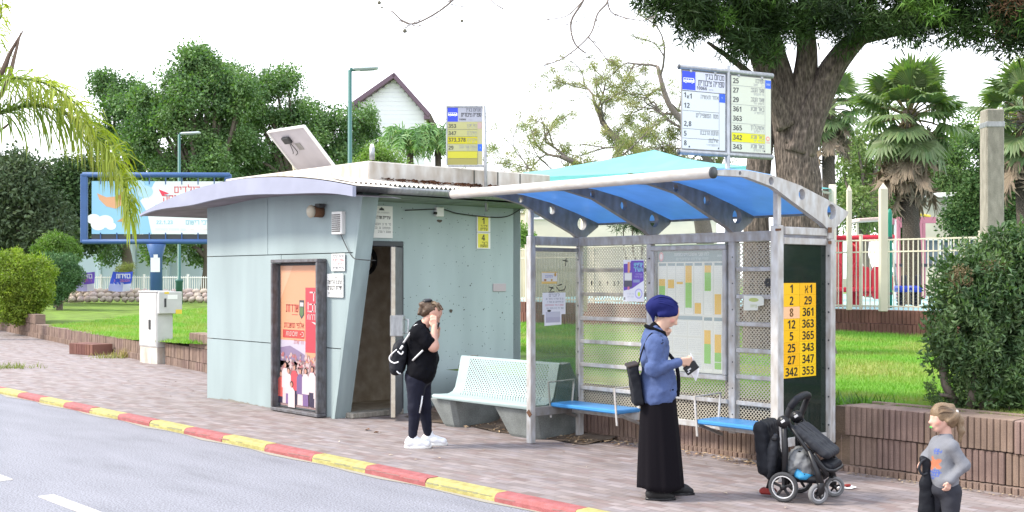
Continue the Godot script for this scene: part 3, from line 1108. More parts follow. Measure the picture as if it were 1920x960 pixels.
	bx(fr, off + V(-12.62, 1.1, 9.25), Vector3(0.1, 2.23, 0.06), 0.008)
	obj("door_frame", fr, M.dark_metal, t)
	var door := MB.new()
	var dt := Transform3D(Basis(Vector3.UP, -0.76), off + V(-12.585, 0, 9.235))   # its width runs along local x
	var dn := func(m: MB, c: Vector3, s: Vector3, b: float) -> void:
		bx(m, dt * c, s, b, dt.basis)
	dn.call(door, Vector3(0.4, 1.12, 0), Vector3(0.8, 2.16, 0.05), 0.006)
	var leaf := obj("door", door, M.case_grey, t)
	var edge := MB.new()
	dn.call(edge, Vector3(0.805, 1.12, -0.012), Vector3(0.012, 2.14, 0.05), 0.003)
	obj("door_edge", edge, mat("door_cream", Color(0.60, 0.57, 0.49), 0.6, {"tex": "dirt", "scale": 1.2}), leaf)
	var lock := MB.new()
	dn.call(lock, Vector3(0.71, 1.20, -0.055), Vector3(0.22, 0.27, 0.17), 0.012)
	obj("lock_box", lock, M.zinc, leaf)
	var hd := MB.new().smooth()
	tube(hd, [dt * Vector3(0.78, 1.28, -0.12), dt * Vector3(0.80, 1.28, -0.2), dt * Vector3(0.80, 1.11, -0.2), dt * Vector3(0.78, 1.11, -0.12)], 0.012, 6)
	obj("handle", hd, M.zinc, leaf)
	# canopy: arched slab with a lilac fascia, tapering to the left
	var slab := MB.new()
	var xs := []
	for i in 41:
		xs.append(lerpf(-17.42, -11.56, i / 40.0))
	for i in 40:
		var a: float = xs[i]
		var b: float = xs[i + 1]
		var db := 11.6 if b < -12.4 else 8.5
		slab.quad(off + V(a, arch(a), 7.83), off + V(b, arch(b), 7.83), off + V(b, arch(b), db), off + V(a, arch(a), db))
	obj("canopy_top", slab, M.render_white, t)
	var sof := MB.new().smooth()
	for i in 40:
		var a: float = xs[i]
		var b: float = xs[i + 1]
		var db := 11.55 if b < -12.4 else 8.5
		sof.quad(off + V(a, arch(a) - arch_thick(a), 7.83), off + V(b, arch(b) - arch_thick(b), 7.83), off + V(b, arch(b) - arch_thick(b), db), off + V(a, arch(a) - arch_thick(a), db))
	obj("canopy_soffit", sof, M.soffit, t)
	var fas := MB.new()
	var fp := PackedVector2Array()
	for x in xs:
		fp.append(Vector2(x, arch(x) - 0.012))
	for i in 41:
		var x: float = xs[40 - i]
		fp.append(Vector2(x, arch(x) - arch_thick(x) - 0.008))
	prism(fas, fp, at * Transform3D(Basis.IDENTITY, V(0, 0, 7.81)), 0.05)
	obj("canopy_fascia", fas, M.lilac, t)
	var rear := MB.new()
	bx(rear, off + V(-14.9, 2.9, 11.56), Vector3(4.9, 0.16, 0.06))
	obj("canopy_rear_edge", rear, M.concrete, t)
	# flat roof block behind the arch
	var par := MB.new()
	bx(par, off + V(-14.3, 3.1, 10.2), Vector3(3.8, 0.4, 3.2), 0.015)
	obj("roof_block", par, M.render_white, t)
	for q in [10.35, 10.78, 11.2]:
		var drip := MB.new()
		bx(drip, off + V(-12.398, 3.18, q), Vector3(0.008, 0.2, 0.018))
		obj("rain_stain", drip, M.grime, t)
	var lf := MB.new()
	lf.quad(Vector3(-0.035, 0.002, 0), Vector3(0, 0.014, -0.016), Vector3(0.04, 0.003, 0), Vector3(0, 0.008, 0.016))
	var leaves := []
	var tones := []
	for i in 260:
		var u := pow(rng.randf(), 1.6)
		leaves.append(Transform3D(Basis.from_euler(Vector3(rng.randf_range(-0.4, 0.4), rng.randf() * TAU, rng.randf_range(-0.4, 0.4))).scaled(Vector3.ONE * rng.randf_range(0.6, 1.5)), off + V(lerpf(-12.4, -12.0, u), lerpf(3.07, 3.0, u) + 0.012, 8.8 + 2.0 * rng.randf())))
		tones.append(Color(0.22, 0.12, 0.07).lerp(Color(0.42, 0.28, 0.18), rng.randf()))
	copies("roof_leaves", lf.done(), M.leaf_litter, leaves, tones, t).set_meta("kind", "stuff")
	# corrugated lean-to over the entrance side
	var cor := MB.new().smooth()
	var n := 48 * 6
	for i in n:
		var d0 := 8.02 + 3.5 * i / n
		var d1 := 8.02 + 3.5 * (i + 1) / n
		var w0 := 0.017 * sin(TAU * i / 6.0)
		var w1 := 0.017 * sin(TAU * (i + 1) / 6.0)
		cor.quad(off + V(-12.42, 3.055 + w0, d0), off + V(-11.86, 2.955 + w0, d0), off + V(-11.86, 2.955 + w1, d1), off + V(-12.42, 3.055 + w1, d1))
	obj("corrugated_roof", cor, M.corrugated, t)
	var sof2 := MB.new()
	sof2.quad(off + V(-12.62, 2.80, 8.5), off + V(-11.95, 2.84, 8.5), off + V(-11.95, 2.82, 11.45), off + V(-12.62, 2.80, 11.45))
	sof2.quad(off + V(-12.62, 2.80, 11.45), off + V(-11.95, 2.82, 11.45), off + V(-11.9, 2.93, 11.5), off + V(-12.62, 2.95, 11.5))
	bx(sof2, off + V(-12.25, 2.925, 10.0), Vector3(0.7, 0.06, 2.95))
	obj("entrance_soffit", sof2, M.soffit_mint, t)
	var gut := MB.new().smooth()
	var prof := []
	for d in [7.98, 11.52]:
		var ring := PackedVector3Array()
		for k in 9:
			var a := PI * k / 8.0
			ring.append(off + V(-11.88 + 0.065 * cos(a), 2.93 - 0.085 * sin(a), d))
		for k in 9:
			var a := PI * (8 - k) / 8.0
			ring.append(off + V(-11.88 + 0.055 * cos(a), 2.932 - 0.072 * sin(a), d))
		prof.append(ring)
	loft(gut, prof)
	obj("gutter", gut, M.zinc, t)

func frame_front(m: MB, c: Vector3, w: float, h: float, bar: float, deep: float) -> void:
	bx(m, c + Vector3(0, h * 0.5 - bar * 0.5, 0), Vector3(w, bar, deep), 0.008)
	bx(m, c + Vector3(0, -h * 0.5 + bar * 0.5, 0), Vector3(w, bar, deep), 0.008)
	bx(m, c + Vector3(-w * 0.5 + bar * 0.5, 0, 0), Vector3(bar, h - bar * 2 - 0.004, deep - 0.004), 0.008)
	bx(m, c + Vector3(w * 0.5 - bar * 0.5, 0, 0), Vector3(bar, h - bar * 2 - 0.004, deep - 0.004), 0.008)

func kiosk_fittings() -> void:
	# the poster case on the front wall; local x right, y up, z towards the road
	var t := thing("poster_case", "grey metal poster case with an orange and pink poster on the kiosk front", "poster case", V(-13.49, 1.03, 8.295))
	var fr := MB.new()
	frame_front(fr, Vector3(0, 0, 0.075), 1.17, 2.04, 0.045, 0.15)
	obj("frame", fr, M.case_grey, t)
	var bk := MB.new()
	bx(bk, Vector3(0, 0, 0.02), Vector3(1.07, 1.94, 0.03))
	obj("backing", bk, M.dark_metal, t)
	var ps := MB.new()
	var L := -0.36
	var R := 0.46
	var B := -0.91
	var H := 0.90
	ps.rect(L, B, R, H, 0.0, Color(0.508, 0.244, 0.140))
	ps.poly(PackedVector2Array([Vector2(L, H), Vector2(L, 0.45), Vector2(-0.1, H)]), 0.0012, Color(0.533, 0.291, 0.187))
	ps.rect(0.15, -0.2, R, 0.62, 0.0012, Color(0.471, 0.047, 0.062))
	ps.rect(L, -0.40, 0.15, -0.06, 0.0012, Color(0.384, 0.343, 0.406))
	ps.poly(PackedVector2Array([Vector2(L, -0.42), Vector2(L, -0.16), Vector2(-0.16, -0.13), Vector2(0.05, -0.2), Vector2(0.15, -0.24), Vector2(0.15, -0.42)]), 0.0024, Color(0.186, 0.140, 0.218))
	ps.rect(L, B, R, -0.33, 0.0024, Color(0.279, 0.187, 0.187))
	for i in 220:
		var x := rng.randf_range(L + 0.02, R - 0.02)
		var y := rng.randf_range(B + 0.3, -0.24)
		var c: Color = [Color(0.372, 0.260, 0.250), Color(0.186, 0.125, 0.125), Color(0.409, 0.312, 0.312), Color(0.310, 0.114, 0.125)][rng.randi() % 4]
		ps.disc(x, y, rng.randf_range(0.012, 0.03), rng.randf_range(0.012, 0.03), 0.0036 + 0.00002 * i, c, 6)
	# a group of people in white shirts
	var k := 0
	for q in [[-0.34, -0.5, 3], [-0.25, -0.38, 0], [-0.18, -0.45, 0], [-0.06, -0.4, 1], [0.06, -0.44, 2], [0.17, -0.43, 0], [0.30, -0.40, 0], [0.40, -0.47, 0], [-0.11, -0.62, 0]]:
		var x: float = q[0]
		var y: float = q[1]
		var z := 0.0090 + k * 0.0012
		var shirt: Color = [Color(0.496, 0.411, 0.416), Color(0.434, 0.062, 0.073), Color(0.136, 0.083, 0.187), Color(0.446, 0.083, 0.073)][q[2]]
		var leg: Color = [Color(0.037, 0.031, 0.057), Color(0.465, 0.385, 0.390), Color(0.155, 0.094, 0.208)][k % 3]
		ps.poly(PackedVector2Array([Vector2(x - 0.055, B + 0.03), Vector2(x + 0.055, B + 0.03), Vector2(x + 0.05, y - 0.22), Vector2(x - 0.05, y - 0.22)]), z, leg)
		ps.poly(PackedVector2Array([Vector2(x - 0.07, y - 0.30), Vector2(x + 0.07, y - 0.30), Vector2(x + 0.068, y - 0.09), Vector2(x + 0.03, y - 0.045), Vector2(x - 0.03, y - 0.045), Vector2(x - 0.068, y - 0.09)]), z + 0.0003, shirt)
		ps.disc(x, y, 0.030, 0.040, z + 0.0005, Color(0.050, 0.026, 0.021), 10)
		ps.disc(x, y - 0.01, 0.023, 0.031, z + 0.0008, Color(0.384, 0.198, 0.146), 10)
		k += 1
	var red := Color(0.384, 0.052, 0.047)
	heb(ps, "שדרות", 0.01, 0.31, 0.085, 0.0024, red, 0.15, 0.25)
	ps.rect(-0.12, 0.268, 0.0, 0.276, 0.0024, red)
	ps.poly(PackedVector2Array([Vector2(0.03, 0.27), Vector2(0.07, 0.22), Vector2(0.125, 0.27), Vector2(0.125, 0.46), Vector2(0.03, 0.46)]), 0.0024, Color(0.050, 0.052, 0.062))
	ps.rect(0.042, 0.38, 0.113, 0.43, 0.0036, Color(0.465, 0.395, 0.385))
	ps.poly(PackedVector2Array([Vector2(0.042, 0.28), Vector2(0.075, 0.245), Vector2(0.113, 0.28), Vector2(0.113, 0.37), Vector2(0.042, 0.37)]), 0.0036, Color(0.087, 0.146, 0.062))
	heb(ps, "אלפי תושבות", 0.12, 0.105, 0.055, 0.0024, red, 0.16, 0.40)
	ps.rect(-0.31, -0.03, 0.13, 0.075, 0.0024, red)
	heb(ps, "ב-4 שכונות", 0.12, 0.0, 0.05, 0.0036, Color(0.527, 0.406, 0.374), 0.16, 0.36)
	heb(ps, "חדשות", 0.12, -0.10, 0.045, 0.0024, red, 0.13, 0.2)
	var pale := Color(0.527, 0.364, 0.354)
	heb(ps, "הדף", 0.44, 0.46, 0.10, 0.0024, pale, 0.2, 0.24)
	heb(ps, "טוב!", 0.44, 0.32, 0.09, 0.0024, pale, 0.2, 0.24)
	heb(ps, "בשדרות", 0.44, 0.22, 0.06, 0.0024, pale, 0.17, 0.25)
	ps.poly(PackedVector2Array([Vector2(0.27, 0.19), Vector2(0.45, 0.17), Vector2(0.40, 0.11), Vector2(0.36, 0.15)]), 0.0024, Color(0.558, 0.458, 0.447))
	var po := obj("poster", ps, M.gloss_print, t)
	po.position = Vector3(-0.045, 0, 0.045)
	po.scale = Vector3(1.24, 1.04, 1.0)
	var bz := MB.new()
	frame_front(bz, Vector3(0.0, 0, 0.045), 1.075, 1.945, 0.022, 0.02)
	obj("inner_frame", bz, M.dark_metal, t)
	# painted notices beside the case
	var sign_plate := func(called: String, label: String, at: Vector3, turn: float, w: float, h: float, cat: String) -> Node3D:
		var s := thing(called, label, cat, at, turn)
		var b := MB.new()
		bx(b, Vector3.ZERO, Vector3(w, h, 0.012), 0.002)
		obj("plate", b, M.white_paint, s)
		return s
	var s1: Node3D = sign_plate.call("notice_sign", "small white notice with lines of red Hebrew on the kiosk front", V(-12.615, 2.0, 8.28), 0.0, 0.30, 0.22, "sign")
	var p := MB.new()
	var rows := [["הודעה לציבור", Color(0.06, 0.07, 0.10)], ["אסור לחנות", Color(0.62, 0.06, 0.09)], ["בתחנה זו", Color(0.62, 0.06, 0.09)], ["עיריית שדרות", Color(0.06, 0.07, 0.10)]]
	for i in 4:
		heb(p, rows[i][0], 0.135, 0.062 - i * 0.05, 0.028, 0.008, rows[i][1], 0.2, 0.26)
	obj("lettering", p, M.print, s1)
	var s2: Node3D = sign_plate.call("notice_sign", "white notice with black Hebrew below the red lettered notice", V(-12.685, 1.705, 8.28), 0.0, 0.37, 0.30, "sign")
	p = MB.new()
	heb(p, "שימו לב", 0.06, 0.085, 0.022, 0.008, grey(0.2), 0.16)
	heb(p, "תחנת קליטה", 0.165, 0.02, 0.042, 0.008, grey(0.07), 0.2, 0.33)
	heb(p, "ושירות לנהגים", 0.165, -0.05, 0.042, 0.008, grey(0.07), 0.2, 0.33)
	scribble(p, -0.16, 0.16, -0.11, 0.02, 0.008, grey(0.2))
	obj("lettering", p, M.print, s2)
	# signs on the right-hand wall: turned a quarter
	var s3: Node3D = sign_plate.call("notice_sign", "grey white notice board with black Hebrew above the kiosk doorway", V(-12.592, 2.535, 8.93), PI / 2, 0.36, 0.42, "sign")
	p = MB.new()
	p.disc(0, 0.165, 0.04, 0.016, 0.008, grey(0.05))
	p.poly(PackedVector2Array([Vector2(-0.045, 0.15), Vector2(0.045, 0.15), Vector2(0, 0.195)]), 0.0092, grey(0.05))
	scribble(p, -0.12, 0.12, 0.115, 0.014, 0.008, grey(0.35))
	heb(p, "עיריית שדרות", 0.14, 0.04, 0.034, 0.008, grey(0.06), 0.2, 0.26)
	for i in 3:
		scribble(p, -0.15 + 0.03 * i, 0.15, -0.04 - i * 0.05, 0.022, 0.008, grey(0.18))
	obj("lettering", p, M.print, s3)
	for q in [["1", "קו", "עיריה", 2.56, "1 ", "with black 1 on the kiosk side wall"], ["4", "רציף", "הסעות", 2.325, "4 ", "with black 4 below the one numbered 1"]]:
		var s := thing("platform_sign", "small yellow plate " + q[5], "sign", V(-12.59, q[3], 10.68), PI / 2, "yellow number plates on the kiosk wall")
		var b := MB.new()
		bx(b, Vector3.ZERO, Vector3(0.25, 0.228, 0.012), 0.002)
		obj("plate", b, M.white_paint, s)
		p = MB.new()
		p.rect(-0.108, -0.10, 0.085, 0.10, 0.008, Color(0.72, 0.66, 0.08))
		num(p, q[0], -0.01, 0.0, 0.085, 0.0092, grey(0.03), true, 0)
		heb(p, q[1], 0.065, -0.048, 0.03, 0.0092, grey(0.03), 0.2, 0.12)
		heb(p, q[2], 0.065, -0.09, 0.03, 0.0092, grey(0.03), 0.2, 0.13)
		obj("lettering", p, M.print, s)
	var s4: Node3D = sign_plate.call("blank_plate", "blank pinkish grey cover plate on the kiosk side wall", V(-12.592, 1.665, 10.98), PI / 2, 0.24, 0.11, "cover plate")
	(s4.get_child(0) as MeshInstance3D).material_override = mat("cover", Color(0.42, 0.37, 0.38), 0.7)
	# round lamp, louvred siren box and cable below the canopy
	t = thing("wall_lamp", "old round wall lamp with rusty body high on the kiosk front", "lamp", V(-13.02, 2.66, 8.29))
	var m := MB.new().smooth()
	tube(m, [Vector3(0, 0, 0), Vector3(0, 0, 0.15)], 0.075, 14)
	obj("body", m, M.rust, t)
	m = MB.new().smooth()
	ball(m, Vector3(0, 0, 0.16), Vector3(0.085, 0.085, 0.05), 14)
	obj("lens", m, mat("lamp_lens", Color(0.40, 0.36, 0.28), 0.4), t)
	m = MB.new()
	bx(m, Vector3(0.07, 0.075, 0.07), Vector3(0.1, 0.05, 0.1), 0.008)
	obj("bracket", m, M.cable, t)
	t = thing("siren_box", "white louvred speaker box on a bracket below the canopy", "speaker", V(-12.60, 2.50, 8.40), 0.1)
	m = MB.new()
	bx(m, Vector3(0, 0, 0.13), Vector3(0.21, 0.29, 0.08), 0.008)
	obj("case", m, M.white_paint, t)
	for i in 9:
		m = MB.new()
		bx(m, Vector3(-0.005, -0.105 + i * 0.026, 0.173), Vector3(0.16, 0.014, 0.012), 0.0, Basis(Vector3.RIGHT, 0.5))
		obj("louvre", m, M.grey_metal, t)
	m = MB.new().smooth()
	tube(m, [Vector3(0.02, 0.03, 0.1), Vector3(0.10, 0.05, 0.06), Vector3(0.2, 0.08, 0.02)], 0.022, 6)
	obj("bracket", m, M.grey_metal, t)
	m = MB.new().smooth()
	tube(m, bend([V(-12.55, 2.40, 8.25), V(-12.42, 2.2, 8.27), V(-12.28, 2.06, 8.275), V(-12.12, 2.03, 8.28), V(-12.10, 2.02, 8.5)], 6), 0.006, 5)
	tag(obj("cable", m, M.cable), "thin dark cable drooping from the speaker box to the pillar", "cable")
	m = MB.new().smooth()
	tube(m, bend([V(-12.57, 2.70, 9.3), V(-12.57, 2.735, 9.9), V(-12.57, 2.69, 10.2), V(-12.57, 2.66, 10.75), V(-12.57, 2.68, 11.1), V(-12.5, 2.79, 11.3)], 6), 0.008, 5)
	tag(obj("cable", m, M.cable), "dark cable slung along the kiosk side wall under the eaves", "cable")
	t = thing("junction_box", "small white junction box on the cable under the kiosk eaves", "junction box", V(-12.58, 2.7, 9.88), PI / 2)
	m = MB.new()
	bx(m, Vector3.ZERO, Vector3(0.13, 0.13, 0.06), 0.008)
	obj("case", m, M.white_paint, t)
	m = MB.new().smooth()
	tube(m, [Vector3(-0.10, -0.02, 0.02), Vector3(-0.06, -0.02, 0.02)], 0.02, 6)
	obj("gland", m, M.cable, t)
	t = thing("hose_ring", "dark coiled hose hanging inside the kiosk doorway", "hose", V(-13.88, 2.05, 9.50), PI / 2)
	m = MB.new().smooth()
	for turn in 3:
		var pts := []
		for i in 25:
			var a := TAU * i / 24.0
			pts.append(Vector3(0.19 * cos(a) + 0.006 * turn, 0.2 * sin(a), 0.03 + 0.024 * turn))
		tube(m, pts, 0.016, 6, false)
	obj("coil", m, M.cable, t)
	# solar panel on the roof
	t = thing("solar_panel", "tilted solar panel seen from its pale back on the kiosk roof", "solar panel", V(-14.35, 3.36, 9.05), 0.06)
	var ti := Basis(Vector3.RIGHT, 0.78)
	m = MB.new()
	bx(m, ti * Vector3(0, 0.36, 0), Vector3(0.86, 0.74, 0.012), 0.0, ti)
	obj("back_sheet", m, M.solar_back, t)
	m = MB.new()
	bx(m, ti * Vector3(0, 0.36, -0.012), Vector3(0.84, 0.72, 0.004), 0.0, ti)
	obj("cells", m, M.solar_cells, t)
	m = MB.new()
	for q in [[-0.44, 0.36, 0.02, 0.76], [0.44, 0.36, 0.02, 0.76], [0, 0.735, 0.86, 0.02], [0, -0.015, 0.86, 0.02]]:
		bx(m, ti * Vector3(q[0], q[1], 0.006), Vector3(q[2], q[3], 0.045), 0.003, ti)
	obj("frame", m, M.white_paint, t)
	m = MB.new()
	bx(m, ti * Vector3(-0.13, 0.56, 0.028), Vector3(0.17, 0.11, 0.045), 0.012, ti)
	obj("terminal_box", m, M.cable, t)
	m = MB.new().smooth()
	tube(m, bend([ti * Vector3(-0.1, 0.5, 0.04), ti * Vector3(-0.14, 0.38, 0.05), ti * Vector3(-0.2, 0.33, 0.04)], 5), 0.006, 5)
	tube(m, bend([ti * Vector3(-0.08, 0.5, 0.04), ti * Vector3(-0.05, 0.36, 0.05), ti * Vector3(-0.16, 0.3, 0.04)], 5), 0.006, 5)
	obj("lead", m, M.cable, t)
	m = MB.new()
	bx(m, ti * Vector3(0.02, 0.42, 0.01), Vector3(0.12, 0.12, 0.004), 0.0, ti)
	obj("type_label", m, M.grey_metal, t)
	m = MB.new()
	bx(m, Vector3(-0.42, 0.05, -0.02), Vector3(0.05, 0.5, 0.05), 0.0)
	bx(m, Vector3(0.30, -0.02, -0.02), Vector3(0.05, 0.14, 0.05), 0.0)
	obj("leg", m, M.rust, t)
	m = MB.new().smooth()
	tube(m, bend([Vector3(-0.54, 0.30, 0.08), Vector3(-0.50, 0.12, 0.06), Vector3(-0.46, -0.05, 0.05)], 4), 0.02, 6)
	ball(m, Vector3(-0.54, 0.30, 0.09), Vector3(0.10, 0.075, 0.075), 10)
	obj("cable_sleeve", m, mat("old_cream", Color(0.55, 0.49, 0.36), 0.7), t)
	t = thing("vent_pipe", "short grey vent pipe at the corner of the kiosk roof", "pipe", V(-12.5, 3.33, 8.72))
	m = MB.new().smooth()
	tube(m, [Vector3.ZERO, Vector3(0, 0.15, 0)], 0.034, 10)
	obj("pipe", m, M.zinc, t)
	m = MB.new().smooth()
	tube(m, [Vector3(0, 0.14, 0), Vector3(0, 0.165, 0), Vector3(0, 0.2, 0)], [0.026, 0.03, 0.018], 10)
	obj("cap", m, M.white_paint, t)

# ---------------------------------------------------------------- the bus shelter
const SX := [-9.41, -8.33, -7.24, -6.16]     # ribs and rear posts
const RIB_TOP := [[7.66, 2.69], [7.85, 2.712], [8.14, 2.722], [8.52, 2.700], [8.92, 2.635], [9.34, 2.53], [9.70, 2.425]]
const RIB_LOW := [[7.66, 2.655], [8.14, 2.665], [8.52, 2.598], [8.92, 2.44], [9.28, 2.30], [9.355, 2.255]]

func rib_mesh() -> ArrayMesh:
	var holes := [[8.05, 2.692, 0.018], [8.49, 2.650, 0.036], [8.95, 2.555, 0.05], [9.42, 2.415, 0.072]]
	var along := func(line: Array, d: float) -> float:
		for i in line.size() - 1:
			if d <= line[i + 1][0]:
				return lerpf(line[i][1], line[i + 1][1], (d - line[i][0]) / (line[i + 1][0] - line[i][0]))
		return line[-1][1]
	var low := RIB_LOW.duplicate()
	low.append_array([[9.47, 2.255], [9.68, 2.385], [9.70, 2.425]])
	var m := MB.new()
	var hw := 0.028
	# front and back faces, cut into pieces at the middle of each hole
	var cuts := [[7.66, 0, 0]]
	cuts.append_array(holes)
	cuts.append([9.70, 0, 0])
	for i in cuts.size() - 1:
		var a: Array = cuts[i]
		var b: Array = cuts[i + 1]
		var p := PackedVector2Array()
		p.append(Vector2(a[0], along.call(RIB_TOP, a[0])))
		for q in RIB_TOP:
			if q[0] > a[0] + 0.001 and q[0] < b[0] - 0.001:
				p.append(Vector2(q[0], q[1]))
		p.append(Vector2(b[0], along.call(RIB_TOP, b[0])))
		if b[2] > 0:
			for k in 9:
				var t := PI / 2 + PI * k / 8.0
				p.append(Vector2(b[0] + b[2] * cos(t), b[1] + b[2] * sin(t)))
		if i < cuts.size() - 2:
			p.append(Vector2(b[0], along.call(low, b[0])))
		var rev := low.duplicate()
		rev.reverse()
		for q in rev:
			if q[0] > a[0] + 0.001 and q[0] < b[0] - 0.001:
				p.append(Vector2(q[0], q[1]))
		p.append(Vector2(a[0], along.call(low, a[0])))
		if a[2] > 0:
			for k in 9:
				var t := -PI / 2 + PI * k / 8.0
				p.append(Vector2(a[0] + a[2] * cos(t), a[1] + a[2] * sin(t)))
		var tr := Geometry2D.triangulate_polygon(p)
		for t in range(0, tr.size(), 3):
			for sx in [-1.0, 1.0]:
				var f := []
				for k in 3:
					f.append(V(sx * hw, p[tr[t + k]].y, p[tr[t + k]].x))
				m.face(f, Vector3(sx, 0, 0))
	m.smooth()
	var edge := func(pts: Array) -> void:
		for i in pts.size() - 1:
			m.quad(V(-hw, pts[i][1], pts[i][0]), V(hw, pts[i][1], pts[i][0]), V(hw, pts[i + 1][1], pts[i + 1][0]), V(-hw, pts[i + 1][1], pts[i + 1][0]))
	edge.call(RIB_TOP)
	m.flat()
	edge.call(low)
	m.smooth()
	for h in holes:
		var pts := []
		for k in 19:
			pts.append([h[0] + h[2] * cos(TAU * k / 18.0), h[1] + h[2] * sin(TAU * k / 18.0)])
		edge.call(pts)
	return m.done()

func shelter() -> void:
	var t := thing("bus_shelter", "white metal bus shelter with arched blue roof and perforated back", "bus shelter", V(-7.8, 0, 9.0))
	var off := -t.position
	var m: MB
	var post := func(x: float, d: float, y0: float, y1: float, w: float, mm: Material) -> void:
		var q := MB.new()
		bx(q, off + V(x, (y0 + y1) * 0.5, d), Vector3(w, y1 - y0, w), 0.006)
		obj("post", q, mm, t)
	post.call(-9.42, 8.67, 0.0, 2.26, 0.075, M.white_metal)
	post.call(-9.42, 8.67, 2.26, 2.56, 0.05, M.white_metal)
	post.call(-6.20, 8.67, 0.0, 2.27, 0.085, M.white_metal)
	post.call(-6.20, 8.67, 2.27, 2.58, 0.055, M.white_metal)
	post.call(-9.42, 9.42, 0.0, 2.16, 0.07, M.white_metal)
	post.call(-8.35, 9.42, 0.26, 2.16, 0.07, M.white_metal)
	post.call(-7.25, 9.42, 0.26, 2.16, 0.085, M.white_metal)
	post.call(-6.15, 9.42, 0.28, 2.16, 0.075, M.white_metal)
	# top beams
	m = MB.new()
	bx(m, off + V(-7.79, 2.21, 9.42), Vector3(3.32, 0.10, 0.09), 0.008)
	bx(m, off + V(-7.79, 2.25, 9.372), Vector3(3.3, 0.018, 0.012))
	obj("back_beam", m, M.white_metal, t)
	m = MB.new()
	bx(m, off + V(-9.42, 2.21, 9.045), Vector3(0.07, 0.098, 0.65), 0.006)
	obj("end_beam", m, M.white_metal, t)
	m = MB.new()
	bx(m, off + V(-6.175, 2.225, 9.045), Vector3(0.07, 0.07, 0.65), 0.006)
	obj("end_beam", m, M.white_metal, t)
	for q in [[-9.42, 2.115, 0.045, M.grey_metal], [-9.42, 0.34, 0.1, M.grey_metal], [-6.175, 2.135, 0.06, M.white_metal], [-6.175, 0.34, 0.08, M.white_metal]]:
		m = MB.new()
		bx(m, off + V(q[0], q[1], 9.045), Vector3(0.05, q[2], 0.66), 0.005)
		obj("glass_rail", m, q[3], t)
	m = MB.new()
	bx(m, off + V(-9.41, 1.24, 9.045), Vector3(0.01, 1.70, 0.67))
	obj("side_glass", m, M.glass_green, t)
	m = MB.new()
	bx(m, off + V(-6.175, 1.24, 9.045), Vector3(0.012, 1.74, 0.67))
	obj("side_glass", m, M.glass_dark, t)
	# rust at the joints
	for q in [[V(-6.112, 2.245, 9.36), Vector3(0.004, 0.05, 0.06), 0.0], [V(-6.112, 2.13, 9.36), Vector3(0.004, 0.03, 0.05), 0.0], [V(-6.155, 2.23, 8.624), Vector3(0.06, 0.02, 0.004), 0.0], [V(-9.40, 0.33, 8.625), Vector3(0.05, 0.07, 0.006), 0.78]]:
		m = MB.new()
		bx(m, off + q[0], q[1], 0.0, Basis(Vector3.BACK, q[2]))
		obj("rust_patch", m, M.rust, t)
	# back wall: perforated sheets and slats
	for q in [[-9.38, -8.39, 0.30], [-8.31, -7.30, 0.30], [-7.20, -6.19, 0.30]]:
		m = MB.new()
		var y1 := 2.15 if q[0] != -8.31 else 0.80
		m.quad(off + V(q[0], q[2], 9.425), off + V(q[1], q[2], 9.425), off + V(q[1], y1, 9.425), off + V(q[0], y1, 9.425))
		obj("perforated_panel", m, M.mesh_white, t)
	for y in [0.57, 0.83, 1.09, 1.35, 1.62, 1.89]:
		for q in [[-9.38, -8.39], [-8.31, -7.30], [-7.20, -6.19]]:
			if q[0] == -8.31 and y > 0.7:
				continue
			m = MB.new()
			var d := 9.40 if y < 1.5 or q[0] > -8 else 9.455
			bx(m, off + V((q[0] + q[1]) * 0.5, y, d), Vector3(q[1] - q[0], 0.042, 0.03), 0.004)
			obj("slat", m, M.white_metal, t)
	for q in [[-9.38, -8.39], [-8.31, -7.30], [-7.20, -6.19]]:
		m = MB.new()
		bx(m, off + V((q[0] + q[1]) * 0.5, 0.31, 9.42), Vector3(q[1] - q[0], 0.06, 0.05), 0.005)
		obj("bottom_rail", m, M.white_metal, t)
	# timetable case frame
	m = MB.new()
	frame_front(m, off + V(-7.805, 1.46, 9.385), 1.0, 1.36, 0.05, 0.06)
	obj("timetable_frame", m, M.white_metal, t)
	m = MB.new()
	bx(m, off + V(-7.805, 1.46, 9.43), Vector3(0.97, 1.33, 0.02))
	obj("timetable_back", m, M.grey_metal, t)
	m = MB.new()
	bx(m, off + V(-7.805, 1.46, 9.372), Vector3(0.90, 1.26, 0.006))
	obj("timetable_glass", m, M.glass_clear, t)
	# bolts on the posts
	var bo := MB.new()
	bx(bo, Vector3.ZERO, Vector3(0.016, 0.016, 0.012), 0.004)
	var bolt := bo.done()
	for x in [-9.42, -8.35, -7.25, -6.15]:
		for i in 7:
			var o := obj("bolt", bolt, M.dark_metal, t)
			o.position = off + V(x + 0.012, 0.45 + 0.26 * i, 9.38)
	# ribs, roof sheets, front tube
	var rib := rib_mesh()
	for i in 4:
		var o := obj("roof_rib", rib, M.white_metal if i == 3 else M.grey_metal, t)
		o.position = off + Vector3(SX[i], 0, 0)
	for i in 3:
		m = MB.new().smooth()
		for s in [0.004, 0.012]:
			for k in RIB_TOP.size() - 1:
				var a: Array = RIB_TOP[k]
				var b: Array = RIB_TOP[k + 1]
				m.quad(off + V(SX[i] + 0.006, a[1] + s, a[0]), off + V(SX[i + 1] - 0.006, a[1] + s, a[0]), off + V(SX[i + 1] - 0.006, b[1] + s, b[0]), off + V(SX[i] + 0.006, b[1] + s, b[0]))
		obj("roof_sheet", m, M.roof_blue, t)
		m = MB.new()
		bx(m, off + V((SX[i] + SX[i + 1]) * 0.5, 2.418, 9.70), Vector3(SX[i + 1] - SX[i] - 0.06, 0.022, 0.03))
		obj("roof_edge", m, M.grey_metal, t)
	m = MB.new().smooth()
	tube(m, [off + V(-9.50, 2.67, 7.64), off + V(-6.10, 2.67, 7.64)], 0.047, 16)
	obj("front_tube", m, M.tube_white, t)
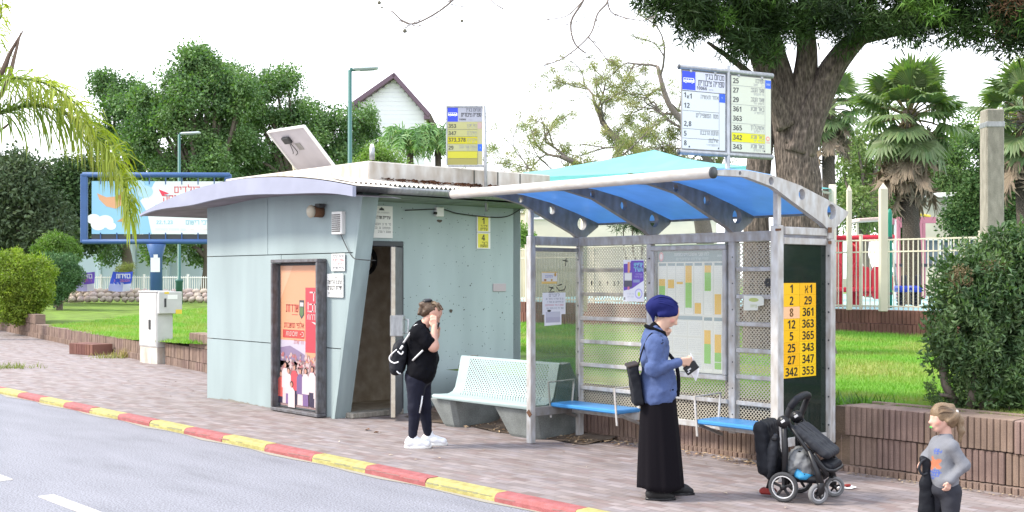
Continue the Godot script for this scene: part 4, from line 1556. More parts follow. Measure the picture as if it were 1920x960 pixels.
	m = MB.new().smooth()
	tube(m, [off + V(-6.10, 2.67, 7.64), off + V(-6.085, 2.67, 7.64)], 0.05, 16)
	tube(m, [off + V(-9.515, 2.67, 7.64), off + V(-9.50, 2.67, 7.64)], 0.05, 16)
	obj("tube_cap", m, M.dark_metal, t)
	# blue seats on brackets, with bent bar armrests
	for q in [[-9.44, -8.40], [-7.37, -6.30]]:
		m = MB.new()
		bx(m, off + V((q[0] + q[1]) * 0.5, 0.40, 9.14), Vector3(q[1] - q[0], 0.045, 0.36), 0.012)
		var seat := obj("seat", m, M.seat_blue, t)
		m = MB.new()
		bx(m, off + V((q[0] + q[1]) * 0.5, 0.335, 9.30), Vector3(q[1] - q[0], 0.085, 0.05), 0.006)
		obj("seat_rail", m, M.white_metal, seat)
		for x in [q[0] + 0.02, q[1] - 0.02]:
			m = MB.new()
			for l in [[V(x, 0.26, 8.97), V(x, 0.65, 8.93)], [V(x, 0.65, 8.93), V(x, 0.66, 9.33)], [V(x, 0.66, 9.33), V(x + 0.01, 0.42, 9.29)]]:
				var a: Vector3 = l[0]
				var b: Vector3 = l[1]
				bx(m, off + (a + b) * 0.5, Vector3(0.026, (b - a).length() + 0.008, 0.012), 0.003, basis_to(b - a))
			obj("armrest", m, M.white_metal, seat)
			m = MB.new()
			var a := V(x, 0.37, 8.99)
			var b := V(x, 0.24, 9.36)
			bx(m, off + (a + b) * 0.5, Vector3(0.03, (b - a).length(), 0.03), 0.004, basis_to(b - a))
			obj("bracket", m, M.grey_metal, seat)
	# the timetable
	var s := thing("timetable", "large bus timetable with orange and green columns in the shelter case", "timetable", V(-7.805, 1.46, 9.413))
	var p := MB.new()
	var W := 0.88
	var H := 1.245
	var cream := Color(0.72, 0.70, 0.58)
	var slate := Color(0.27, 0.33, 0.30)
	var org := Color(0.78, 0.47, 0.05)
	var grn := Color(0.27, 0.54, 0.08)
	var X := func(v: float) -> float: return -W * 0.5 + W * (v - 70.0) / 410.0
	var Y := func(v: float) -> float: return H * 0.5 - H * (v - 80.0) / 780.0
	p.rect(-W * 0.5, -H * 0.5, W * 0.5, H * 0.5, 0.0, cream)
	p.rect(X.call(70), Y.call(150), X.call(480), Y.call(80), 0.001, slate)
	p.disc(X.call(93), Y.call(115), 0.032, 0.05, 0.002, Color(0.70, 0.34, 0.32))
	p.disc(X.call(93), Y.call(115), 0.02, 0.032, 0.003, Color(0.75, 0.66, 0.62))
	heb(p, "לוח זמני אוטובוסים בתחנה", X.call(390), Y.call(110), 0.026, 0.002, Color(0.62, 0.66, 0.62), 0.2, 0.46)
	heb(p, "קווי שירות עירוניים", X.call(385), Y.call(138), 0.02, 0.002, Color(0.55, 0.6, 0.56), 0.2, 0.42)
	num(p, "2024", X.call(452), Y.call(120), 0.02, 0.002, Color(0.6, 0.65, 0.6), true, 0)
	var colx := [78, 135, 190, 245, 302, 362, 422]
	for i in 7:
		var x0: float = X.call(colx[i])
		var x1: float = X.call(colx[i] + 46)
		p.rect(x0, Y.call(176), x1, Y.call(158), 0.001, slate)
		p.rect(x0, Y.call(488), x1, Y.call(178), 0.001, Color(0.78, 0.765, 0.65))
		for k in 24:
			scribble(p, x0 + 0.008, x1 - 0.008, Y.call(192 + k * 12.4), 0.008, 0.0015, Color(0.58, 0.57, 0.48))
		if i > 0:
			p.rect(x0 - 0.012, Y.call(490), x0 - 0.008, Y.call(155), 0.001, Color(0.5, 0.53, 0.45))
	for q in [[0, 262, 307, 0], [0, 307, 400, 1], [1, 265, 322, 0], [2, 280, 295, 0], [3, 175, 285, 0], [3, 285, 447, 1], [4, 415, 485, 0], [5, 175, 220, 0], [5, 220, 338, 1], [6, 357, 485, 0]]:
		p.rect(X.call(colx[q[0]] + 1), Y.call(q[2]), X.call(colx[q[0]] + 40), Y.call(q[1]), 0.002, grn if q[3] else org)
		for k in int((q[2] - q[1]) / 14.0):
			scribble(p, X.call(colx[q[0]] + 5), X.call(colx[q[0]] + 36), Y.call(q[1] + 11 + k * 14.0), 0.008, 0.0026, (grn if q[3] else org).darkened(0.12))
	p.rect(X.call(75), Y.call(525), X.call(350), Y.call(500), 0.001, slate.lightened(0.1))
	for i in 3:
		for k in 3:
			var x0: float = X.call(78 + i * 92)
			p.rect(x0, Y.call(628 + k * 108), X.call(162 + i * 92), Y.call(533 + k * 108), 0.001, Color(0.78, 0.765, 0.66))
			for l in 7:
				scribble(p, x0 + 0.012, X.call(158 + i * 92), Y.call(548 + k * 108 + l * 12), 0.008, 0.0018, Color(0.56, 0.55, 0.47))
	for i in 2:
		var x0: float = X.call([360, 420][i])
		p.rect(x0, Y.call(527), X.call([408, 470][i]), Y.call(505), 0.001, slate)
		p.rect(x0, Y.call(850), X.call([408, 470][i]), Y.call(530), 0.001, Color(0.78, 0.765, 0.65))
		for k in 24:
			scribble(p, x0 + 0.008, X.call([404, 466][i]), Y.call(545 + k * 12.4), 0.008, 0.0015, Color(0.58, 0.57, 0.48))
	for q in [[360, 587, 675, 0], [360, 675, 800, 1], [422, 612, 727, 0], [422, 727, 785, 1], [422, 790, 832, 1]]:
		p.rect(X.call(q[0] + 1), Y.call(q[2]), X.call(q[0] + 40), Y.call(q[1]), 0.002, grn if q[3] else org)
	obj("sheet", p, M.print, s)
	# papers stuck on the shelter
	s = thing("purple_poster", "torn purple and white poster taped to the left perforated panel", "poster", V(-8.565, 1.775, 9.385))
	p = MB.new()
	p.rect(-0.15, -0.225, 0.15, 0.225, 0.0, Color(0.74, 0.74, 0.78))
	p.poly(PackedVector2Array([Vector2(-0.145, -0.11), Vector2(-0.02, -0.085), Vector2(0.145, 0.0), Vector2(0.145, 0.215), Vector2(-0.03, 0.215), Vector2(-0.05, 0.185), Vector2(-0.145, 0.18)]), 0.001, Color(0.145, 0.075, 0.42))
	p.rect(-0.085, 0.075, -0.055, 0.2, 0.002, Color(0.74, 0.30, 0.18))
	p.rect(-0.06, 0.11, -0.045, 0.2, 0.003, Color(0.75, 0.45, 0.35))
	p.rect(-0.13, 0.0, -0.02, 0.085, 0.004, Color(0.60, 0.60, 0.58))
	p.rect(-0.12, 0.01, -0.03, 0.075, 0.005, Color(0.72, 0.72, 0.68))
	p.rect(-0.135, -0.07, -0.02, 0.0, 0.004, Color(0.10, 0.10, 0.13))
	p.rect(-0.085, -0.10, -0.055, -0.065, 0.005, Color(0.62, 0.2, 0.3))
	heb(p, "יודעים", 0.13, 0.15, 0.038, 0.002, Color(0.28, 0.66, 0.80), 0.22, 0.12)
	heb(p, "תמיד", 0.13, 0.10, 0.038, 0.002, Color(0.28, 0.66, 0.80), 0.22, 0.12)
	scribble(p, 0.03, 0.13, 0.06, 0.014, 0.002, Color(0.5, 0.4, 0.75))
	scribble(p, 0.01, 0.13, 0.035, 0.014, 0.002, Color(0.5, 0.4, 0.75))
	p.rect(-0.005, -0.02, 0.09, 0.01, 0.002, Color(0.25, 0.3, 0.5))
	p.disc(0.075, -0.14, 0.055, 0.055, 0.001, Color(0.42, 0.40, 0.70), 20)
	p.disc(0.075, -0.14, 0.042, 0.042, 0.002, Color(0.70, 0.70, 0.80), 20)
	p.disc(0.08, -0.145, 0.02, 0.024, 0.003, Color(0.55, 0.70, 0.12), 12)
	scribble(p, -0.09, 0.0, -0.15, 0.012, 0.001, Color(0.45, 0.45, 0.55))
	scribble(p, -0.09, 0.0, -0.18, 0.012, 0.001, Color(0.45, 0.45, 0.55))
	p.rect(-0.145, -0.21, -0.12, -0.18, 0.001, grey(0.25))
	obj("sheet", p, M.gloss_print, s)
	s = thing("stuck_notice", "torn white notice with a photo glued on the left side glass", "notice", V(-9.398, 1.5, 9.0), PI / 2)
	p = MB.new()
	p.rect(-0.18, -0.10, 0.175, 0.14, 0.0, Color(0.72, 0.72, 0.76))
	p.poly(PackedVector2Array([Vector2(-0.15, -0.225), Vector2(0.11, -0.215), Vector2(0.11, -0.06), Vector2(-0.15, -0.06)]), 0.001, Color(0.74, 0.74, 0.78))
	p.rect(-0.13, -0.19, 0.09, -0.13, 0.002, Color(0.42, 0.41, 0.50))
	p.rect(-0.13, -0.13, 0.09, -0.07, 0.002, Color(0.5, 0.5, 0.58))
	p.disc(-0.08, -0.06, 0.03, 0.012, 0.003, grey(0.05))
	heb(p, "לזכרם", 0.08, 0.10, 0.026, 0.001, Color(0.1, 0.1, 0.18), 0.18, 0.16)
	for i in 4:
		scribble(p, -0.14 + 0.02 * (i % 2), 0.14, 0.065 - i * 0.035, 0.014, 0.001, Color(0.15, 0.15, 0.22) if i != 2 else Color(0.55, 0.15, 0.2))
	obj("sheet", p, M.print, s)
	s = thing("sticker", "small white and orange sticker above the torn notice", "sticker", V(-9.398, 1.81, 8.93), PI / 2)
	p = MB.new()
	p.rect(-0.12, -0.07, 0.11, 0.06, 0.0, Color(0.74, 0.50, 0.16))
	p.rect(-0.12, -0.045, 0.115, 0.05, 0.001, Color(0.72, 0.70, 0.68))
	scribble(p, -0.07, 0.04, 0.0, 0.02, 0.002, Color(0.2, 0.2, 0.5))
	p.disc(-0.07, -0.03, 0.02, 0.012, 0.002, Color(0.35, 0.15, 0.05))
	p.disc(0.03, -0.03, 0.015, 0.012, 0.002, Color(0.5, 0.3, 0.05))
	p.disc(0.085, 0.03, 0.018, 0.02, 0.002, Color(0.6, 0.35, 0.1))
	obj("sheet", p, M.print, s)
	s = thing("marker_scrawl", "black marker scrawl on the left side glass", "graffiti", V(-9.402, 1.72, 9.06), PI / 2)
	p = MB.new()
	for l in [[-0.13, -0.02, -0.07, -0.03], [-0.12, -0.06, -0.08, -0.02], [-0.14, -0.08, -0.06, -0.07], [-0.02, -0.02, 0.02, -0.06], [0.02, -0.06, 0.1, -0.05], [0.1, -0.05, 0.12, -0.01], [0.0, 0.0, 0.06, 0.01], [0.08, 0.28, 0.15, 0.27], [0.13, 0.30, 0.12, 0.22]]:
		p.line(Vector2(l[0], l[1]), Vector2(l[2], l[3]), 0.011, 0.0, grey(0.02))
	obj("ink", p, M.print, s)
	s = thing("torn_sticker", "torn pale sticker on the right perforated panel", "sticker", V(-6.98, 1.56, 9.378))
	p = MB.new()
	p.poly(PackedVector2Array([Vector2(-0.12, -0.075), Vector2(0.05, -0.07), Vector2(0.05, -0.03), Vector2(0.12, -0.02), Vector2(0.12, 0.05), Vector2(0.09, 0.07), Vector2(-0.12, 0.07)]), 0.0, Color(0.66, 0.67, 0.58))
	p.disc(0.0, 0.03, 0.06, 0.02, 0.001, Color(0.42, 0.48, 0.16))
	scribble(p, -0.08, 0.04, -0.04, 0.02, 0.001, Color(0.4, 0.46, 0.2))
	obj("sheet", p, M.print, s)
	s = thing("dark_badge", "small dark round badge on the top right perforated panel", "badge", V(-6.82, 1.76, 9.39))
	p = MB.new()
	for k in 6:
		p.disc(0.026 * cos(TAU * k / 6), 0.026 * sin(TAU * k / 6), 0.02, 0.02, 0.0006 * k, grey(0.03), 8)
	obj("badge", p, M.print, s)
	s = thing("scratched_letters", "row of black scratched letters on the left perforated panel", "graffiti", V(-8.98, 1.74, 9.40))
	p = MB.new()
	for l in [[-0.12, "2"], [0.0, "1"], [0.10, "3"], [0.16, "7"]]:
		num(p, l[1], l[0], -0.02, 0.045, 0.0, grey(0.04))
	p.rect(-0.24, -0.02, -0.22, 0.03, 0.0, grey(0.03))
	obj("ink", p, M.print, s)
	# line numbers on the right-hand glass
	s = thing("line_number_sticker", "orange yellow sticker with two columns of bus line numbers", "sticker", V(-6.163, 1.335, 8.955), PI / 2)
	var y := 0.425
	var left := ["1", "2", "8", "12", "5", "25", "27", "342"]
	var right := ["1", "29", "361", "363", "365", "343", "347", "353"]
	for i in 8:
		for c in 2:
			var cell := MB.new()
			var base := Color(0.80, 0.46, 0.02)
			if c == 0 and i == 2:
				base = Color(0.80, 0.47, 0.27)
			elif c == 1 and i > 4:
				base = Color(0.80, 0.52, 0.02)
			elif (c == 0 and i in [5, 6]) or (c == 1 and i < 2):
				base = Color(0.79, 0.42, 0.02)
			var x0 := -0.25 + 0.255 * c
			cell.rect(x0, y - 0.106, x0 + 0.253, y - 0.001, 0.0004 * ((i + c) % 3), base)
			var word: String = [left, right][c][i]
			if c == 1 and i == 0:
				num(cell, word, x0 + 0.17, y - 0.09, 0.076, 0.0024, grey(0.03), true, 0, 1.1)
				heb(cell, "א", x0 + 0.125, y - 0.09, 0.062, 0.0024, grey(0.03), 0.14)
			else:
				num(cell, word, x0 + 0.127, y - 0.09, 0.076, 0.0024, Color(0.16, 0.08, 0.03) if (c == 0 and i == 2) else grey(0.03), true, 0, 1.1)
			obj("number_cell", cell, M.gloss_print, s)
		y -= 0.106

# ---------------------------------------------------------------- bus stop signs, bench, street things
func bus_icon(m: MB, x: float, y: float, w: float, z: float) -> void:   # a white bus on a blue square, width w
	var h := w * 0.36
	var c := Color(0.78, 0.78, 0.82)
	var b := Color(0.05, 0.09, 0.62)
	m.poly(PackedVector2Array([Vector2(x - w * 0.5, y - h * 0.45), Vector2(x + w * 0.5, y - h * 0.45), Vector2(x + w * 0.5, y + h * 0.1), Vector2(x + w * 0.44, y + h * 0.5), Vector2(x - w * 0.5, y + h * 0.5)]), z, c)
	for i in 4:
		m.rect(x - w * 0.45 + i * w * 0.22, y + h * 0.08, x - w * 0.45 + i * w * 0.22 + w * 0.17, y + h * 0.36, z + 0.001, b)
	for q in [-0.28, 0.27]:
		m.disc(x + w * q, y - h * 0.45, w * 0.09, w * 0.09, z + 0.001, b, 10)
		m.disc(x + w * q, y - h * 0.47, w * 0.06, w * 0.06, z + 0.002, c, 10)

func signs() -> void:
	var black := grey(0.05)
	var grey_t := grey(0.28)
	var blue := Color(0.045, 0.075, 0.60)
	# single flag on the kiosk roof; the pole is at local x 0, the panel to its left
	var t := thing("bus_stop_sign", "yellow bus stop sign on a grey pole above the kiosk roof", "bus stop sign", V(-12.13, 2.9, 10.3), YAW)
	var m := MB.new().smooth()
	tube(m, [Vector3(0.035, -0.2, 0), Vector3(0.018, 0.4, 0), Vector3(0.0, 1.24, 0)], 0.024, 10)
	obj("pole", m, M.zinc, t)
	m = MB.new()
	bx(m, Vector3(-0.25, 1.225, 0), Vector3(0.53, 0.03, 0.03), 0.004)
	bx(m, Vector3(-0.24, 0.42, 0), Vector3(0.50, 0.03, 0.03), 0.004)
	bx(m, Vector3(-0.505, 0.82, 0), Vector3(0.02, 0.78, 0.03), 0.004)
	obj("frame", m, M.zinc, t)
	m = MB.new()
	bx(m, Vector3(-0.26, 0.825, 0.0), Vector3(0.475, 0.775, 0.012))
	obj("panel", m, M.white_paint, t)
	var p := MB.new()
	var yel := Color(0.459, 0.414, 0.089)
	p.rect(-0.235, -0.385, 0.235, 0.385, 0.0, Color(0.429, 0.407, 0.222))
	p.rect(-0.235, 0.195, -0.095, 0.385, 0.001, blue)
	bus_icon(p, -0.165, 0.295, 0.125, 0.002)
	p.rect(-0.092, 0.195, 0.235, 0.385, 0.001, Color(0.385, 0.392, 0.444))
	heb(p, "מנחם בגין", 0.22, 0.335, 0.035, 0.002, black, 0.16, 0.20)
	heb(p, "ספריה ציבורית", 0.22, 0.265, 0.045, 0.002, black, 0.16, 0.27)
	num(p, "10066", -0.08, 0.212, 0.026, 0.002, black)
	scribble(p, 0.05, 0.10, 0.214, 0.008, 0.002, grey_t)
	var rows := [["353", "באר שבע", Color(0.429, 0.414, 0.192)], ["347", "אשקלון", Color(0.429, 0.422, 0.178)], ["373,378", "אופקים", Color(0.518, 0.466, 0.022)], ["29", "תעשיה שער הנגב", Color(0.414, 0.414, 0.222)], ["", "", Color(0.518, 0.488, 0.044)], ["", "", Color(0.326, 0.296, 0.089)]]
	for i in 6:
		var y: float = 0.09 - 0.098 * i
		p.rect(-0.235, y, 0.17, y + 0.096, 0.001, rows[i][2])
		p.rect(-0.225, y - 0.003, 0.17, y + 0.001, 0.002, grey(0.1))
		if rows[i][0] != "":
			num(p, rows[i][0], -0.222, y + 0.02, 0.052, 0.002, black, true, -1, 0.92)
			heb(p, rows[i][1], 0.16, y + 0.042, 0.03, 0.002, grey_t, 0.15, 0.24 if i == 3 else 0.13)
			scribble(p, 0.03, 0.155, y + 0.014, 0.016, 0.002, grey(0.35))
	p.rect(0.172, 0.10, 0.23, 0.185, 0.001, Color(0.474, 0.340, 0.311))
	p.rect(0.175, -0.205, 0.235, -0.11, 0.001, Color(0.04, 0.14, 0.62))
	scribble(p, 0.19, 0.222, -0.165, 0.016, 0.002, Color(0.444, 0.518, 0.629))
	p.rect(0.172, -0.385, 0.176, -0.21, 0.002, grey(0.12))
	var pr := obj("print", p, M.print, t)
	pr.position = Vector3(-0.26, 0.825, 0.0075)
	# double flag behind the shelter roof
	t = thing("bus_stop_sign", "double white bus stop sign with blue bus symbol above the shelter", "bus stop sign", V(-7.44, 2.9, 9.56), 1.321)
	m = MB.new().smooth()
	tube(m, [Vector3(0, -2.4, 0), Vector3(0, 1.06, 0)], 0.027, 10)
	obj("pole", m, M.zinc, t)
	for y in [1.0, 0.155]:
		m = MB.new().smooth()
		tube(m, [Vector3(-0.60, y, 0.0), Vector3(0.58, y, 0.0)], 0.027, 10)
		obj("bar", m, M.zinc, t)
		m = MB.new().smooth()
		tube(m, [Vector3(-0.605, y, 0), Vector3(-0.60, y, 0)], 0.026, 10)
		obj("bar_cap", m, M.dark_metal, t)
	for q in [[-0.302, 0.53], [0.296, 0.51]]:
		m = MB.new()
		bx(m, Vector3(q[0], 0.577, 0), Vector3(q[1] + 0.012, 0.79, 0.016), 0.002)
		obj("panel", m, M.grey_metal, t)
		for x in [-0.16, 0.14]:
			m = MB.new()
			bx(m, Vector3(q[0] + x, 0.978, 0), Vector3(0.03, 0.05, 0.03), 0.004)
			obj("clip", m, M.zinc, t)
	p = MB.new()
	p.rect(-0.265, -0.385, 0.265, 0.385, 0.0, Color(0.64, 0.66, 0.64))
	p.rect(-0.265, 0.20, -0.105, 0.385, 0.001, blue)
	bus_icon(p, -0.185, 0.295, 0.135, 0.002)
	p.rect(-0.10, 0.19, 0.265, 0.385, 0.001, Color(0.60, 0.61, 0.68))
	p.rect(-0.265, 0.187, 0.265, 0.193, 0.002, grey(0.12))
	heb(p, "מנחם בגין", 0.25, 0.325, 0.045, 0.002, black, 0.15, 0.23)
	heb(p, "ספריה ציבורית", 0.25, 0.255, 0.048, 0.002, black, 0.15, 0.32)
	num(p, "10066", -0.09, 0.21, 0.034, 0.002, black)
	scribble(p, 0.06, 0.11, 0.212, 0.01, 0.002, grey_t)
	num(p, "1,", -0.245, 0.115, 0.05, 0.002, grey(0.08))
	heb(p, "א", -0.185, 0.115, 0.03, 0.002, grey(0.08), 0.18)
	num(p, "1", -0.175, 0.115, 0.05, 0.002, grey(0.08))
	num(p, "12", -0.245, 0.02, 0.05, 0.002, grey(0.08))
	num(p, "2,8", -0.245, -0.17, 0.05, 0.002, grey(0.08))
	num(p, "5", -0.245, -0.26, 0.05, 0.002, grey(0.08))
	num(p, "8", -0.245, -0.355, 0.05, 0.002, grey(0.08))
	p.disc(-0.18, -0.365, 0.01, 0.01, 0.002, grey(0.08), 8)
	heb(p, "אזור תעשיה", 0.18, 0.125, 0.033, 0.002, grey_t, 0.15, 0.22)
	heb(p, "מסוף המשפילים", 0.175, -0.065, 0.036, 0.002, grey_t, 0.15, 0.27)
	heb(p, "תחנת הרכבת", 0.175, -0.235, 0.036, 0.002, grey_t, 0.15, 0.22)
	heb(p, "אילנות", 0.17, -0.31, 0.034, 0.002, grey_t, 0.15, 0.11)
	scribble(p, 0.03, 0.17, -0.345, 0.016, 0.002, grey(0.4))
	for y in [-0.005, -0.185, -0.28]:
		p.rect(-0.26, y - 0.004, 0.185, y, 0.002, grey(0.22))
	p.rect(0.186, -0.385, 0.19, 0.19, 0.002, grey(0.3))
	p.rect(0.19, 0.10, 0.265, 0.187, 0.001, Color(0.04, 0.12, 0.62))
	scribble(p, 0.205, 0.25, 0.14, 0.014, 0.002, Color(0.7, 0.75, 0.85))
	p.disc(0.18, -0.365, 0.008, 0.008, 0.003, grey(0.05), 8)
	pr = obj("print", p, M.print, t)
	pr.position = Vector3(-0.302, 0.577, 0.0095)
	p = MB.new()
	p.rect(-0.255, -0.385, 0.255, 0.385, 0.0, Color(0.61, 0.63, 0.50))
	rows = [["25", "חטיבה", true], ["27", "שער הנגב", true], ["29", "שער הנגב", true], ["361", "באר שבע", true], ["363", "", false], ["365", "אשקלון", true], ["342", "באר שבע", true], ["343", "באר שבע", true]]
	for i in 8:
		var y := 0.292 - 0.096 * i
		if i == 6:
			p.rect(-0.25, y - 0.002, 0.175, y + 0.09, 0.001, Color(0.70, 0.66, 0.02))
		num(p, rows[i][0], -0.235, y + 0.018, 0.052, 0.002, grey(0.07))
		if rows[i][2]:
			heb(p, rows[i][1], 0.165, y + 0.042, 0.036, 0.002, grey_t, 0.15, 0.17 if i != 0 else 0.11)
			scribble(p, 0.03, 0.16, y + 0.012, 0.016, 0.002, grey(0.4))
		if i in [0, 2, 4, 5, 6]:
			p.rect(-0.25, y - 0.005, 0.175, y - 0.002, 0.002, grey(0.3))
	p.rect(0.176, -0.385, 0.179, 0.385, 0.002, grey(0.35))
	p.rect(0.182, 0.285, 0.255, 0.37, 0.001, Color(0.05, 0.14, 0.66))
	scribble(p, 0.195, 0.24, 0.32, 0.014, 0.002, Color(0.7, 0.75, 0.85))
	p.disc(0.215, -0.235, 0.025, 0.025, 0.001, Color(0.75, 0.30, 0.25), 16)
	p.disc(0.215, -0.235, 0.013, 0.013, 0.002, Color(0.66, 0.62, 0.5), 12)
	scribble(p, 0.19, 0.24, -0.28, 0.01, 0.001, Color(0.7, 0.3, 0.3))
	p.disc(0.17, -0.365, 0.008, 0.008, 0.003, grey(0.05), 8)
	pr = obj("print", p, M.print, t)
	pr.position = Vector3(0.296, 0.577, 0.0095)

func bench() -> void:
	var t := thing("bench", "pale green bench with perforated metal back and tapered concrete ends", "bench", V(-10.4, 0, 9.0))
	var off := -t.position
	var prof := [[8.76, 0.345], [8.745, 0.375], [8.77, 0.395], [8.88, 0.388], [9.00, 0.385], [9.07, 0.41], [9.11, 0.46], [9.15, 0.6], [9.20, 0.82], [9.215, 0.845], [9.235, 0.835]]
	var m := MB.new().smooth()
	var sheet := func(mm: MB, x0: float, x1: float, a: int, b: int) -> void:
		for i in range(a, b):
			mm.quad(off + V(x0, prof[i][1], prof[i][0]), off + V(x1, prof[i][1], prof[i][0]), off + V(x1, prof[i + 1][1], prof[i + 1][0]), off + V(x0, prof[i + 1][1], prof[i + 1][0]))
	sheet.call(m, -11.28, -9.53, 0, 4)
	sheet.call(m, -11.28, -11.10, 4, 10)
	sheet.call(m, -9.68, -9.53, 4, 10)
	sheet.call(m, -11.10, -9.68, 8, 10)
	obj("seat_sheet", m, M.bench_mint, t)
	m = MB.new().smooth()
	sheet.call(m, -11.10, -9.68, 4, 8)
	obj("perforated_back", m, M.mesh_mint, t)
	# concrete ends: tapered foot blocks with a raised rear wedge
	for q in [[-10.22, -9.52, M.bench_stone], [-11.42, -10.95, M.bench_stone]]:
		m = MB.new()
		var top := 0.345
		var ins: float = 0.12
		var rings := []
		for y in [[0.0, ins], [0.03, ins - 0.02], [top - 0.02, 0.0], [top, 0.012]]:
			var a: float = q[0] + y[1] * 1.4
			var b: float = q[1] - y[1] * 0.3
			var d0: float = 8.80 + y[1] * 0.9
			var d1: float = 9.66 - y[1] * 0.4
			var c := 0.05
			rings.append(PackedVector3Array([off + V(a + c, y[0], d0), off + V(b - c, y[0], d0), off + V(b, y[0], d0 + c), off + V(b, y[0], d1), off + V(a, y[0], d1), off + V(a, y[0], d0 + c)]))
		loft(m, rings)
		obj("concrete_foot", m, q[2], t)
	for q in [[-9.58, 0.13, M.bench_stone], [-11.2, 0.12, M.stain]]:
		m = MB.new()
		prism(m, PackedVector2Array([Vector2(9.06, 0.33), Vector2(9.13, 0.42), Vector2(9.24, 0.825), Vector2(9.36, 0.84), Vector2(9.62, 0.36), Vector2(9.62, 0.33)]), Transform3D(Basis(Vector3(0, 0, -1), Vector3.UP, Vector3.RIGHT), off + Vector3(q[0], 0, 0)), q[1])
		obj("back_support", m, q[2], t)
	# a dark stained slab leaning behind the bench against the wall
	t = thing("stained_slab", "brown stained concrete slab standing between the bench and kiosk", "slab", V(-11.72, 0, 9.75))
	m = MB.new()
	bx(m, Vector3(0, 0.34, 0), Vector3(0.5, 0.68, 0.08), 0.02)
	obj("slab", m, M.stain, t)
	m = MB.new()
	bx(m, Vector3(0, 0.02, 0.02), Vector3(0.56, 0.04, 0.14), 0.01)
	obj("base", m, M.stain, t)

